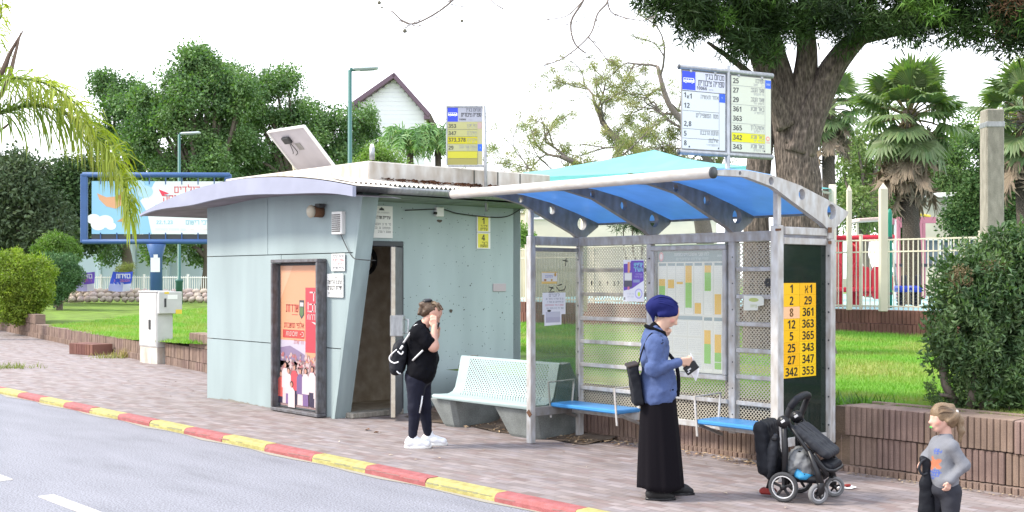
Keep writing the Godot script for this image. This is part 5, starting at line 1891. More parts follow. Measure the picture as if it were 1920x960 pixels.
func street_things() -> void:
	# utility cabinet
	var c := V(-23.15, 0.0, 10.75)
	var t := thing("utility_cabinet", "white electrical cabinet on a concrete foot beside the low wall", "cabinet", c, 0.0)
	var m := MB.new()
	bx(m, Vector3(-0.42, 0.16, -0.15), Vector3(0.84, 0.36, 0.34), 0.01)
	obj("foot", m, M.render_white, t)
	m = MB.new()
	bx(m, Vector3(-0.42, 0.92, -0.15), Vector3(0.86, 1.16, 0.36), 0.015)
	var body := obj("body", m, M.cabinet, t)
	m = MB.new()
	bx(m, Vector3(-0.42, 0.92, 0.034), Vector3(0.80, 1.10, 0.012), 0.004)
	bx(m, Vector3(-0.42, 1.51, -0.15), Vector3(0.90, 0.03, 0.40), 0.008)
	var dr := obj("door", m, M.cabinet, t)
	m = MB.new()
	bx(m, Vector3(-0.30, 0.82, 0.05), Vector3(0.07, 0.2, 0.02), 0.006)
	obj("handle", m, M.cable, dr)
	m = MB.new()
	bx(m, Vector3(0.02, 1.28, -0.24), Vector3(0.14, 0.46, 0.52), 0.012)
	var box := obj("meter_box", m, M.cabinet, t)
	m = MB.new()
	bx(m, Vector3(0.094, 1.28, -0.12), Vector3(0.012, 0.18, 0.045), 0.004)
	obj("handle", m, M.cable, box)
	m = MB.new()
	bx(m, Vector3(0.092, 1.40, -0.28), Vector3(0.004, 0.09, 0.22))
	obj("label_plate", m, M.white_paint, box)
	m = MB.new()
	bx(m, Vector3(0.092, 1.09, -0.42), Vector3(0.004, 0.09, 0.14))
	bx(m, Vector3(0.092, 1.485, -0.15), Vector3(0.004, 0.04, 0.10))
	obj("warning_label", m, M.toy_yellow, box)
	t = thing("bollard", "short black bollard behind the white cabinet", "bollard", V(-24.6, 0.35, 11.6))
	m = MB.new().smooth()
	tube(m, [Vector3.ZERO, Vector3(0, 0.45, 0), Vector3(0, 0.47, 0), Vector3(0, 0.58, 0), Vector3(0, 0.63, 0)], [0.075, 0.075, 0.1, 0.1, 0.04], 12)
	obj("post", m, M.cable, t)
	m = MB.new().smooth()
	tube(m, [Vector3(0, 0.36, 0), Vector3(0, 0.40, 0)], 0.085, 12)
	obj("ring", m, M.grey_metal, t)
	# street lamps
	for q in [[337, 57.0, 8.75, "slim green street lamp in front of the billboard", 0.95], [657, 41.0, 9.05, "taller green street lamp rising behind the kiosk roof", 0.9]]:
		var p := survey(q[0], 520, q[1])
		p.y = 0.5
		t = thing("street_lamp", q[3], "street lamp", p, YAW, "green street lamps")
		m = MB.new().smooth()
		var h: float = q[2] - 0.5
		tube(m, [Vector3(0, 0, 0), Vector3(0, 1.05, 0), Vector3(0, 1.1, 0), Vector3(0, 1.2, 0), Vector3(0, 1.25, 0), Vector3(0, h, 0)], [0.17, 0.16, 0.2, 0.2, 0.085, 0.07], 12)
		obj("pole", m, M.lamp_green, t)
		m = MB.new()
		bx(m, Vector3(0.1, h + 0.02, 0), Vector3(0.2, 0.12, 0.12), 0.02)
		obj("collar", m, M.lamp_green, t)
		m = MB.new()
		bx(m, Vector3(0.55, h + 0.06, 0), Vector3(q[4], 0.12, 0.3), 0.05, Basis(Vector3.BACK, 0.05))
		var hd := obj("lamp_head", m, M.lamp_head, t)
		m = MB.new()
		bx(m, Vector3(0.6, h - 0.005, 0), Vector3(0.5, 0.02, 0.2), 0.005, Basis(Vector3.BACK, 0.05))
		obj("lens", m, M.pane, hd)
	# billboard: local x right, y up
	var bp := survey(294, 520, 51.0)
	bp.y = 0.5
	t = thing("billboard", "large blue framed billboard with a cartoon sky on a single blue post", "billboard", bp, YAW + 0.03)
	m = MB.new().smooth()
	for y in [5.76, 2.86]:
		tube(m, [Vector3(-3.16, y, 0), Vector3(3.16, y, 0)], 0.115, 10)
	obj("frame_tube", m, M.billboard_blue, t)
	m = MB.new()
	for x in [-3.1, 3.1]:
		bx(m, Vector3(x, 4.3, 0), Vector3(0.3, 3.0, 0.16), 0.03)
	obj("frame_upright", m, M.billboard_blue, t)
	m = MB.new()
	for i in 8:
		bx(m, Vector3(-2.4 + i * 0.7, 3.05, -0.02), Vector3(0.05, 0.4, 0.06))
		bx(m, Vector3(-2.4 + i * 0.7, 5.55, -0.02), Vector3(0.04, 0.4, 0.06))
	obj("hanger", m, M.billboard_blue, t)
	m = MB.new()
	bx(m, Vector3(0.05, 4.34, -0.06), Vector3(5.66, 2.3, 0.1), 0.01)
	obj("panel", m, M.white_paint, t)
	m = MB.new()
	bx(m, Vector3(0.05, 3.06, -0.1), Vector3(5.7, 0.24, 0.12), 0.01)
	obj("light_rail", m, M.dark_metal, t)
	m = MB.new().smooth()
	tube(m, [Vector3(0.0, -0.4, 0), Vector3(0, 2.2, 0), Vector3(0, 2.75, 0)], [0.26, 0.26, 0.42], 16)
	var post := obj("post", m, M.billboard_blue, t)
	m = MB.new()
	bx(m, Vector3(0.03, 1.85, 0.27), Vector3(0.4, 0.62, 0.01))
	bx(m, Vector3(0.05, 2.22, 0.28), Vector3(0.18, 0.16, 0.01))
	obj("stuck_paper", m, M.paper, post)
	var p := MB.new()
	p.rect(-2.83, -1.15, 2.83, 1.15, 0.0, Color(0.74, 0.77, 0.78))
	p.poly(PackedVector2Array([Vector2(-2.83, -1.15), Vector2(-0.25, -1.15), Vector2(-0.45, -0.2), Vector2(-0.75, 0.3), Vector2(-0.35, 0.7), Vector2(-0.1, 1.15), Vector2(-2.83, 1.15)]), 0.004, Color(0.28, 0.52, 0.70))
	for q in [[-2.55, -0.75, 0.32], [-2.25, -0.6, 0.36], [-2.75, -0.5, 0.3], [-2.0, -0.8, 0.22], [-0.55, 0.7, 0.36], [-0.8, 1.0, 0.25]]:
		p.disc(q[0], q[1], q[2], q[2] * 0.75, 0.008 + 0.0008 * q[2], Color(0.80, 0.80, 0.80) if q[0] < -1.5 else Color(0.42, 0.62, 0.76), 16)
	p.poly(PackedVector2Array([Vector2(-2.6, 0.62), Vector2(-2.2, 0.45), Vector2(-1.6, 0.5), Vector2(-1.45, 0.15), Vector2(-1.8, -0.05), Vector2(-2.2, 0.05), Vector2(-2.5, 0.35)]), 0.012, Color(0.66, 0.35, 0.20))
	p.poly(PackedVector2Array([Vector2(-1.75, 0.45), Vector2(-1.45, 0.75), Vector2(-1.5, 0.3)]), 0.016, Color(0.62, 0.10, 0.12))
	p.poly(PackedVector2Array([Vector2(-1.75, -0.6), Vector2(-1.5, -0.45), Vector2(-1.4, -0.62)]), 0.016, Color(0.62, 0.30, 0.14))
	p.poly(PackedVector2Array([Vector2(0.05, 0.8), Vector2(0.5, 0.62), Vector2(0.2, 0.5)]), 0.008, Color(0.72, 0.06, 0.10))
	p.poly(PackedVector2Array([Vector2(0.28, 0.6), Vector2(0.6, 0.55), Vector2(0.42, 0.45)]), 0.008, Color(0.5, 0.6, 0.7))
	var red := Color(0.72, 0.12, 0.14)
	var lb := Color(0.30, 0.52, 0.62)
	heb(p, "לגני הילדים", 2.6, 0.66, 0.24, 0.008, red, 0.17)
	heb(p, "הרשמה פתוחה", 2.6, 0.26, 0.26, 0.008, red, 0.17)
	num(p, "2023-2024", -0.1, -0.05, 0.18, 0.008, lb)
	heb(p, "לבתי הספר", 2.6, -0.05, 0.18, 0.008, lb, 0.18)
	num(p, "22.1.23", -0.05, -0.72, 0.16, 0.008, lb)
	heb(p, "תאריכי רישום", 2.6, -0.72, 0.16, 0.008, lb, 0.18)
	scribble(p, -0.1, 1.2, -0.98, 0.06, 0.008, Color(0.55, 0.62, 0.66))
	scribble(p, 1.4, 2.7, -0.98, 0.06, 0.008, Color(0.75, 0.5, 0.5))
	var pr := obj("print", p, M.print, t)
	pr.position = Vector3(0.05, 4.34, -0.008)

# ---------------------------------------------------------------- far fence, walls, houses
func palisade(label: String, from: Vector3, to: Vector3, h: float, gap: float, post_every: float, w: float, m: Material, rails: Array, joined := false) -> Node3D:
	var d := to - from
	var len := d.length()
	var t := thing("fence", label, "fence", from, atan2(-d.z, d.x))
	var pk := MB.new()
	bx(pk, Vector3(0, h * 0.5, 0), Vector3(w, h, w))
	var picket := pk.done()
	var po := MB.new()
	bx(po, Vector3(0, h * 0.5 + 0.02, 0), Vector3(w * 3.2, h + 0.12, w * 3.2), w * 0.4)
	bx(po, Vector3(0, h + 0.10, 0), Vector3(w * 3.8, 0.03, w * 3.8), w * 0.3)
	var post := po.done()
	var n := int(len / gap)
	var many := []
	for i in n + 1:
		var x := i * gap
		if fmod(x + gap * 0.5, post_every) < gap:
			var o := obj("post", post, m, t)
			o.position = Vector3(x, 0, 0)
		elif joined:
			many.append(Transform3D(Basis.IDENTITY, Vector3(x, 0, 0)))
		else:
			var o := obj("picket", picket, m, t)
			o.position = Vector3(x, 0, 0)
	if joined:
		copies("pickets", picket, m, many, [], t).set_meta("kind", "stuff")
	for y in rails:
		var r := MB.new()
		bx(r, Vector3(len * 0.5, y, w * 0.7), Vector3(len, w * 1.6, w * 0.9))
		obj("rail", r, m, t)
	return t

func background() -> void:
	var m: MB
	# long pale wall far behind the left lawn
	var a := survey(60, 520, 82.0)
	var b := survey(640, 520, 82.0)
	a.y = 0.3
	b.y = 0.3
	var d := b - a
	var t := thing("far_wall", "long pale blue wall far behind the lawn and billboard", "wall", a, atan2(-d.z, d.x))
	var n := 9
	for i in n:
		m = MB.new()
		bx(m, Vector3(d.length() * (i + 0.5) / n, 2.0, 0), Vector3(d.length() / n - 0.05, 4.0, 0.25), 0.02)
		obj("panel", m, M.far_wall, t)
		m = MB.new()
		bx(m, Vector3(d.length() * i / n, 2.05, 0.05), Vector3(0.25, 4.1, 0.4), 0.02)
		obj("pier", m, M.far_wall, t)
	# white fence and rough stone edging at the end of the lawn
	a = survey(110, 520, 66.0)
	b = survey(470, 520, 64.0)
	a.y = 0.62
	b.y = 0.62
	palisade("low white picket fence behind the stones at the far lawn edge", a, b, 1.25, 0.13, 2.6, 0.032, M.white_paint, [0.12, 1.18], false)
	var yl := MB.new()
	var ys := survey(-100, 520, 75.0)
	ys.y = 0.65
	var st := []
	for v in 5:
		m = MB.new().smooth()
		var r := RandomNumberGenerator.new()
		r.seed = 300 + v
		var rings := []
		for i in 5:
			var th := PI * i / 4.0
			var ring := PackedVector3Array()
			for k in 7:
				var ph := TAU * k / 7
				ring.append(Vector3(sin(th) * cos(ph) * 0.24, cos(th) * 0.16, sin(th) * sin(ph) * 0.2) * r.randf_range(0.85, 1.15))
			rings.append(ring)
		var tone := r.randf_range(0.8, 1.1)
		m.col = Color(tone, tone * r.randf_range(0.92, 1.0), tone * r.randf_range(0.9, 1.05))
		loft(m, rings, false, false)
		st.append(m.done())
	a = survey(125, 520, 62.5)
	b = survey(420, 520, 61.0)
	a.y = 0.55
	b.y = 0.55
	d = b - a
	t = thing("stone_edging", "row of rough pinkish stones below the white picket fence", "stone edging", a, atan2(-d.z, d.x))
	for row in 3:
		var cnt := int(d.length() / 0.42)
		for i in cnt:
			var o := obj("stone", st[rng.randi() % 5], M.boulder, t)
			o.position = Vector3((i + 0.5 * (row % 2)) * 0.42 + rng.randf_range(-0.05, 0.05), 0.10 + row * 0.2, -row * 0.28 + rng.randf_range(-0.05, 0.05))
			o.rotation = Vector3(rng.randf_range(-0.4, 0.4), rng.randf() * 6.0, rng.randf_range(-0.3, 0.3))
			o.scale = Vector3.ONE * rng.randf_range(0.85, 1.2)
	# campaign banners hanging on that fence
	for q in [[231, 61.2, 0.36, "blue and white banner sagging over the stones below the fence", Color(0.03, 0.07, 0.46)], [160, 62.5, 0.05, "purple and pink banner on the fence beside the dark bush", Color(0.16, 0.08, 0.46)]]:
		var p := survey(q[0], 527, q[1])
		t = thing("banner", q[3], "banner", p, YAW)
		m = MB.new().smooth()
		var cl := MB.new()
		var nx := 8
		for i in nx:
			for j in nx:
				var f := func(u: float, v: float) -> Vector3:
					return Vector3((u - 0.5) * 1.05 - (1 - v) * q[2] * 0.5 * (1.0 - u * 0.5), (v - 0.5) * 1.0 - 0.05 * sin(u * PI), 0.05 * sin(u * 7 + v * 5) + 0.35 * (1 - v) * q[2])
				m.col = q[4] if j > 2 else Color(0.62, 0.62, 0.70).lerp(q[4], 0.5 if (i < 5) else 0.1)
				m.quad(f.call(i / 8.0, j / 8.0), f.call((i + 1) / 8.0, j / 8.0), f.call((i + 1) / 8.0, (j + 1) / 8.0), f.call(i / 8.0, (j + 1) / 8.0))
		obj("cloth", m, M.print, t)
		var w := Color(0.72, 0.72, 0.76)
		heb(cl, "בחירות", 0.42, 0.16, 0.2, 0.09, w, 0.2, 0.72)
		scribble(cl, -0.4, 0.4, -0.02, 0.09, 0.09 + 0.06, Color(0.6, 0.2, 0.25))
		scribble(cl, -0.42, 0.1, -0.2, 0.1, 0.12 + 0.1, w)
		obj("lettering", cl, M.print, t)
	# the house gable behind the trees
	var hp := survey(738, 520, 80.0)
	hp.y = 0.3
	t = thing("house", "white clapboard house gable with dark brown eaves behind the trees", "house", hp, YAW)
	var apex := Vector2(0.1, 15.2)
	var le := Vector2(-2.75, 13.2)
	var re := Vector2(2.45, 12.55)
	var y := 0.0
	var k := 0
	while y < 15.0:
		var y1 := minf(y + 0.30, 15.1)
		var x0 := -2.35
		var x1 := 2.15
		if y1 > 12.7:
			x0 = maxf(x0, lerpf(le.x, apex.x, clampf((y1 - le.y) / (apex.y - le.y), 0, 1)) + 0.05)
			x1 = minf(x1, lerpf(re.x, apex.x, clampf((y1 - re.y) / (apex.y - re.y), 0, 1)) - 0.05)
		if x1 > x0 + 0.1 and y > 5.0:
			m = MB.new()
			bx(m, Vector3((x0 + x1) * 0.5, (y + y1) * 0.5, 0), Vector3(x1 - x0, y1 - y - 0.012, 0.06), 0.0, Basis(Vector3.RIGHT, 0.08))
			obj("siding_board", m, M.siding, t)
		y = y1
	m = MB.new()
	prism(m, PackedVector2Array([Vector2(-2.35, 0), Vector2(2.15, 0), Vector2(2.15, 12.7), Vector2(apex.x, apex.y - 0.1), Vector2(-2.35, 13.3)]), Transform3D(Basis.IDENTITY, Vector3(0, 0, -4.06)), 8.0)
	obj("wall", m, M.siding, t)
	for q in [[le, apex], [apex, re]]:
		m = MB.new()
		var p0: Vector2 = q[0]
		var p1: Vector2 = q[1]
		var dir := (p1 - p0)
		var mid := (p0 + p1) * 0.5
		bx(m, Vector3(mid.x, mid.y, -3.7), Vector3(dir.length() + 0.2, 0.30, 8.6), 0.02, Basis(Vector3.BACK, dir.angle()))
		obj("roof", m, M.eaves, t)
	m = MB.new()
	bx(m, Vector3(re.x - 0.12, re.y - 0.18, 0.3), Vector3(0.4, 0.3, 0.5), 0.02)
	bx(m, Vector3(le.x + 0.12, le.y - 0.2, 0.3), Vector3(0.4, 0.3, 0.5), 0.02)
	obj("eaves_box", m, M.eaves, t)
	# community building seen over the shelter's back wall, and the block behind the playground
	for q in [[985, 1345, 47.0, 4.9, "cream building with arched windows seen between the shelter ribs", 6], [1720, 1935, 46.0, 4.0, "cream building with a row of blue windows behind the playground", 5], [925, 1005, 52.0, 5.4, "white porch with columns behind the kiosk's right edge", 2]]:
		a = survey(q[0], 520, q[2])
		b = survey(q[1], 520, q[2] - 1.0)
		a.y = 0.9
		b.y = 0.9
		d = b - a
		t = thing("building", q[4], "building", a, atan2(-d.z, d.x))
		var L := d.length()
		var H: float = q[3]
		m = MB.new()
		bx(m, Vector3(L * 0.5, H * 0.5, -3.0), Vector3(L, H, 6.0), 0.03)
		obj("wall", m, M.cream, t)
		m = MB.new()
		bx(m, Vector3(L * 0.5, H + 0.1, -3.0), Vector3(L + 0.5, 0.2, 6.5), 0.03)
		obj("roof_edge", m, M.white_paint, t)
		var cnt: int = q[5]
		for i in cnt:
			var x := L * (i + 0.5) / cnt
			var wh := 1.05
			var wy := H - 1.15 if q[5] != 5 else 1.9
			var fm := MB.new()
			frame_front(fm, Vector3(x, wy, 0.02), 0.95, wh, 0.07, 0.1)
			bx(fm, Vector3(x, wy, 0.02), Vector3(0.05, wh - 0.14, 0.08))
			var wn := obj("window", fm, M.white_paint, t)
			m = MB.new()
			bx(m, Vector3(x, wy, 0.006), Vector3(0.8, wh - 0.14, 0.02))
			obj("pane", m, M.pane, wn)
			if q[5] == 6:
				m = MB.new()
				for s in 8:
					var a0 := PI * s / 8.0
					var a1 := PI * (s + 1) / 8.0
					m.quad(Vector3(x + 0.46 * cos(a0), wy + wh * 0.5 + 0.02 + 0.3 * sin(a0), 0.05), Vector3(x + 0.46 * cos(a1), wy + wh * 0.5 + 0.02 + 0.3 * sin(a1), 0.05), Vector3(x + 0.56 * cos(a1), wy + wh * 0.5 + 0.02 + 0.4 * sin(a1), 0.05), Vector3(x + 0.56 * cos(a0), wy + wh * 0.5 + 0.02 + 0.4 * sin(a0), 0.05))
				obj("arch_moulding", m, M.white_paint, wn)
			if q[5] == 2:
				m = MB.new().smooth()
				tube(m, [Vector3(L * (i + 0.1) / cnt, 0, 1.6), Vector3(L * (i + 0.1) / cnt, H, 1.6)], 0.28, 14)
				obj("column", m, M.white_paint, t)
	# turquoise shade canopy over the playground
	var pk := survey(1228, 281, 27.0)
	t = thing("shade_canopy", "turquoise pyramid shade canopy on pale posts behind the shelter", "canopy", Vector3(pk.x, 1.1, pk.z), 0.35)
	var base := 3.95 - 1.1
	var top := pk.y - 1.1
	m = MB.new().smooth()
	var R := 3.3
	var cs := [Vector3(-R, base, R), Vector3(R, base, R), Vector3(R, base, -R), Vector3(-R, base, -R)]
	var g := 8
	for i in 4:
		var c0: Vector3 = cs[i]
		var c1: Vector3 = cs[(i + 1) % 4]
		for u in g:
			for v in g:
				var f := func(s: float, w: float) -> Vector3:
					var e := c0.lerp(c1, s)
					e *= Vector3(1.0 - 0.10 * sin(PI * s), 1, 1.0 - 0.10 * sin(PI * s))
					e.y += 0.0
					var o := e.lerp(Vector3(0, top, 0), w)
					o.y -= 0.16 * sin(PI * w) * (0.5 + 0.5 * sin(PI * s))
					return o
				m.quad(f.call(u / 8.0, v / 8.0), f.call((u + 1) / 8.0, v / 8.0), f.call((u + 1) / 8.0, (v + 1) / 8.0), f.call(u / 8.0, (v + 1) / 8.0))
	obj("fabric", m, M.turquoise, t)
	for c in cs:
		m = MB.new().smooth()
		tube(m, [Vector3(c.x, -0.2, c.z), Vector3(c.x, base + 0.1, c.z)], 0.09, 10)
		obj("post", m, M.cream, t)
	m = MB.new().smooth()
	for c in cs:
		tube(m, [c + Vector3(0, -0.12, 0), Vector3(0, top - 0.2, 0)], 0.03, 6)
	obj("stay", m, M.cream, t)

# ---------------------------------------------------------------- trees
func clump(count: int, leaf: float, width: float, seed_: int, droop := 0.0, needles := false) -> ArrayMesh:   # a ball of leaves about 1 across the radius
	var r := RandomNumberGenerator.new()
	r.seed = seed_
	var m := MB.new()
	for i in count:
		var p := Vector3(r.randfn(), r.randfn(), r.randfn()).normalized() * pow(r.randf(), 0.45)
		var d := (p.normalized() * 0.7 + Vector3(r.randfn(), r.randfn() - droop, r.randfn()) * 0.6).normalized()
		var s := d.cross(Vector3(r.randfn(), r.randfn(), r.randfn())).normalized()
		var n := s.cross(d)
		var l := leaf * r.randf_range(0.7, 1.3)
		var w := width * r.randf_range(0.7, 1.2)
		var v := r.randf_range(0.62, 1.35)
		m.col = Color(v * r.randf_range(0.9, 1.15), v, v * r.randf_range(0.8, 1.1))
		if needles:
			m.tri(p - s * w * 0.5, p + d * l, p + s * w * 0.5)
		else:
			var mid := p + d * l * 0.5 + n * l * 0.08
			m.tri(p, mid + s * w * 0.5, p + d * l)
			m.tri(p, p + d * l, mid - s * w * 0.5)
	return m.done()

func foliage(parent: Node3D, called: String, blobs: Array, shapes: Array, m: Material, size: float, per: float, base: Color, vary: Color, shell := 0.4) -> void:
	var lists := []
	var cols := []
	for s in shapes:
		lists.append([])
		cols.append([])
	var nz := FastNoiseLite.new()
	nz.seed = 5
	nz.frequency = 0.35 / size
	for b in blobs:
		var c: Vector3 = b[0]
		var r: Vector3 = b[1]
		var own := rng.randf_range(-0.28, 0.28) * (0.3 if shell < 0.2 else 1.0)
		var n := int(1.9 * per * (r.x * r.y + r.y * r.z + r.x * r.z) / (3.0 * size * size)) + 1
		for i in n:
			var p := Vector3(rng.randfn(), rng.randfn(), rng.randfn()).normalized() * pow(rng.randf(), shell)
			if nz.get_noise_3dv(c + p * r) < -0.28:
				continue
			var k := rng.randi() % shapes.size()
			var sc := size * rng.randf_range(0.55, 1.3)
			lists[k].append(Transform3D(Basis.from_euler(Vector3(rng.randf() * 0.8, rng.randf() * TAU, rng.randf() * 0.8)).scaled(Vector3(sc, sc, sc)), c + p * r))
			var t := clampf(rng.randf() * 0.6 + 0.5 * (nz.get_noise_3dv((c + p * r) * 1.7) + 0.4) + own, 0, 1)
			cols[k].append(base.lerp(vary, t))
	for k in shapes.size():
		if lists[k].size():
			copies(called, shapes[k], m, lists[k], cols[k], parent).set_meta("kind", "stuff")

func leafy_tree(called: String, label: String, category: String, depth: float, px: float, trunk_r: float, blobs: Array, shapes: Array, m: Material, size: float, per: float, a: Color, b: Color, group := "", ground := 0.5, bark := "bark_grey") -> Node3D:
	var p := survey(px, 520, depth)
	p.y = ground
	var t := thing(called, label, category, p, YAW, group)
	var k := depth / LENS
	var list := []
	var top := 0.0
	for q in blobs:
		var r: float = q[2] * k
		var c := Vector3((q[0] - px) * k, EYE + (520.0 - q[1]) * k - ground, rng.randf_range(-0.8, 0.8) * r)
		list.append([c, Vector3(r, r * (q[3] if q.size() > 3 else 0.9), r)])
		top = maxf(top, c.y)
	var fork := top * 0.32
	var tm := MB.new().smooth()
	tube(tm, bend([Vector3(0, -0.2, 0), Vector3(0.02 * top, fork * 0.5, 0), Vector3(-0.01 * top, fork, 0), Vector3(0, top * 0.6, 0)], 4), ramp(trunk_r * 1.25, trunk_r * 0.5, 13), 9)
	obj("trunk", tm, M[bark], t)
	for q in list:
		var lm := MB.new().smooth()
		var c: Vector3 = q[0]
		var s := Vector3(0, minf(fork * rng.randf_range(0.8, 1.3), c.y), 0)
		var mid := s.lerp(c, 0.5) + Vector3(rng.randf_range(-0.3, 0.3), 0.06 * top, rng.randf_range(-0.3, 0.3))
		tube(lm, bend([s, mid, c], 4), ramp(trunk_r * 0.5, trunk_r * 0.12, 9), 6)
		obj("limb", lm, M[bark], t)
	var sub := []
	if category == "bush":
		foliage(t, "foliage", list, shapes, m, size, per * 1.3, a, b, 0.15)
		return t
	for q in list:
		var c: Vector3 = q[0]
		var r: Vector3 = q[1]
		sub.append([c, r * 0.5])
		for i in 9:
			var d := Vector3(rng.randfn(), rng.randfn() * 0.9, rng.randfn()).normalized()
			sub.append([c + d * r * rng.randf_range(0.55, 0.85), r * rng.randf_range(0.26, 0.48)])
	foliage(t, "crown", sub, shapes, m, size, per, a, b)
	return t

func fan_leaf(seed_: int, dead: bool) -> ArrayMesh:     # a fan palm leaf: stalk along y, blade ahead
	var r := RandomNumberGenerator.new()
	r.seed = seed_
	var m := MB.new()
	var stalk := 0.75
	m.col = Color(0.16, 0.13, 0.05) if not dead else Color(0.20, 0.15, 0.09)
	tube(m, [Vector3.ZERO, Vector3(0, stalk * 0.6, 0.03), Vector3(0, stalk, 0)], [0.03, 0.02, 0.014], 5)
	var n := 26
	for i in n:
		var a := lerpf(-2.0, 2.0, (i + 0.5) / n)
		var d := Vector3(sin(a), cos(a), 0)
		var s := Vector3(cos(a), -sin(a), 0)
		var len := 0.72 * (1.0 - 0.22 * absf(a) / 2.0) * r.randf_range(0.88, 1.06)
		var v := r.randf_range(0.8, 1.2)
		if dead:
			m.col = Color(0.21, 0.165, 0.12) * v
		else:
			m.col = Color(0.12, 0.19, 0.075).lerp(Color(0.24, 0.26, 0.13), r.randf() * 0.5) * v
		var hub := Vector3(0, stalk, 0)
		var sag := -0.05 - 0.16 * absf(a) / 2.0 if not dead else r.randf_range(-0.3, 0.25)
		var p1 := hub + d * len * 0.55 + Vector3(0, 0, 0.04)
		var p2 := hub + d * len * 0.82 + Vector3(r.randf_range(-0.03, 0.03), 0, sag * 0.5)
		var p3 := hub + d * len + Vector3(r.randf_range(-0.06, 0.06), r.randf_range(-0.05, 0.02), sag * 1.4)
		var w := 0.046
		m.tri(hub, p1 - s * w, p1 + Vector3(0, 0, 0.02))
		m.tri(hub, p1 + Vector3(0, 0, 0.02), p1 + s * w)
		m.quad(p1 - s * w, p2 - s * w * 0.55, p2, p1 + Vector3(0, 0, 0.02))
		m.quad(p1 + Vector3(0, 0, 0.02), p2, p2 + s * w * 0.55, p1 + s * w)
		m.tri(p2 - s * w * 0.5, p3, p2 + s * w * 0.5)
	return m.done()

func fan_palm(label: String, depth: float, px: float, crown_py: float, scale_: float, live: int, dead: int, ground := 0.6) -> void:
	var p := survey(px, 520, depth)
	p.y = ground
	var top := survey(px, crown_py, depth).y - ground
	var t := thing("fan_palm", label, "palm tree", p, YAW)
	var m := MB.new().smooth()
	tube(m, bend([Vector3(0.02, -0.3, 0), Vector3(0.08, top * 0.3, 0), Vector3(-0.03, top * 0.7, 0), Vector3(0, top + 0.1, 0)], 5), ramp(0.26, 0.19, 16), 12)
	obj("trunk", m, M.palm_bark, t)
	var greens := []
	var browns := []
	for i in 3:
		greens.append(fan_leaf(200 + i, false))
		browns.append(fan_leaf(210 + i, true))
	for i in live:
		var u := (i + 0.5) / live
		var el := lerpf(1.45, -0.95, pow(u, 0.85)) + rng.randf_range(-0.18, 0.18)
		var az := i * 2.399 + rng.randf_range(-0.2, 0.2)
		var d := Vector3(cos(az) * cos(el), sin(el), sin(az) * cos(el))
		var upish := (Vector3.UP - d * d.y).normalized()
		var o := obj("frond", greens[i % 3], M.leaf, t)
		o.transform = Transform3D(Basis(d.cross(upish), d, upish).scaled_local(Vector3.ONE * scale_ * rng.randf_range(0.85, 1.1)), Vector3(0, top - 0.12 * u, 0))
	for i in dead:
		var u := (i + 0.5) / dead
		var az := i * 2.399
		var el := rng.randf_range(-1.5, -0.8)
		var d := Vector3(cos(az) * cos(el), sin(el), sin(az) * cos(el))
		var upish := Vector3(cos(az), 0.2, sin(az)).normalized()
		upish = (upish - d * upish.dot(d)).normalized()
		var o := obj("dead_frond", browns[i % 3], M.straw, t)
		var sc := scale_ * rng.randf_range(0.7, 1.15)
		o.transform = Transform3D(Basis(d.cross(upish), d, upish).scaled_local(Vector3(sc * 0.5, sc, sc * 0.65)), Vector3(0.05 * cos(az), top + 0.15 - u * 1.15 * scale_, 0.05 * sin(az)))

func pinnate(m: MB, line: Array, leaf: float, every: float, hang: float, tint: Callable, width := 0.035, start := 0.1) -> void:   # a feather frond: rachis plus leaflets
	var pts := bend(line, 10)
	var rad := ramp(0.045 * leaf, 0.008 * leaf, pts.size())
	m.col = tint.call(0.0) * 0.8
	m.smooth()
	tube(m, pts, rad, 5)
	m.flat()
	var len := 0.0
	for i in pts.size() - 1:
		len += (pts[i + 1] - pts[i]).length()
	var go := 0.0
	var next := len * start
	for i in pts.size() - 1:
		var seg: Vector3 = pts[i + 1] - pts[i]
		var sl := seg.length()
		while next < go + sl:
			var u := next / len
			var p: Vector3 = pts[i] + seg * ((next - go) / sl)
			var d := seg.normalized()
			for side: float in [-1.0, 1.0]:
				var out := d.cross(Vector3.UP).normalized() * side
				var a := (d * rng.randf_range(0.2, 0.6) + out * rng.randf_range(0.25, 1.0) + Vector3(0, rng.randf_range(-0.5, 0.4) * (2.0 if hang > 0.8 else 1.0), 0)).normalized()
				var l := leaf * (0.55 + 0.45 * sin(PI * clampf(u * 0.9 + 0.12, 0, 1))) * rng.randf_range(0.75, 1.1)
				var p1 := p + a * l * 0.35
				var b := (a + Vector3(0, -hang * rng.randf_range(0.7, 1.2), 0)).normalized()
				var p2 := p1 + b * l * 0.35
				var c := (b + Vector3(0, -hang * 1.2, 0)).normalized()
				var p3 := p2 + c * l * 0.32
				var s := a.cross(Vector3(rng.randfn(), rng.randfn(), rng.randfn())).normalized() * width * 0.5
				m.col = tint.call(u) * rng.randf_range(0.8, 1.2)
				m.quad(p - s * 0.5, p1 - s, p1 + s, p + s * 0.5)
				m.quad(p1 - s, p2 - s * 0.8, p2 + s * 0.8, p1 + s)
				m.col = m.col.lerp(Color(0.36, 0.30, 0.06), rng.randf() * 0.5)
				m.tri(p2 - s * 0.8, p3, p2 + s * 0.8)
			next += every
		go += sl

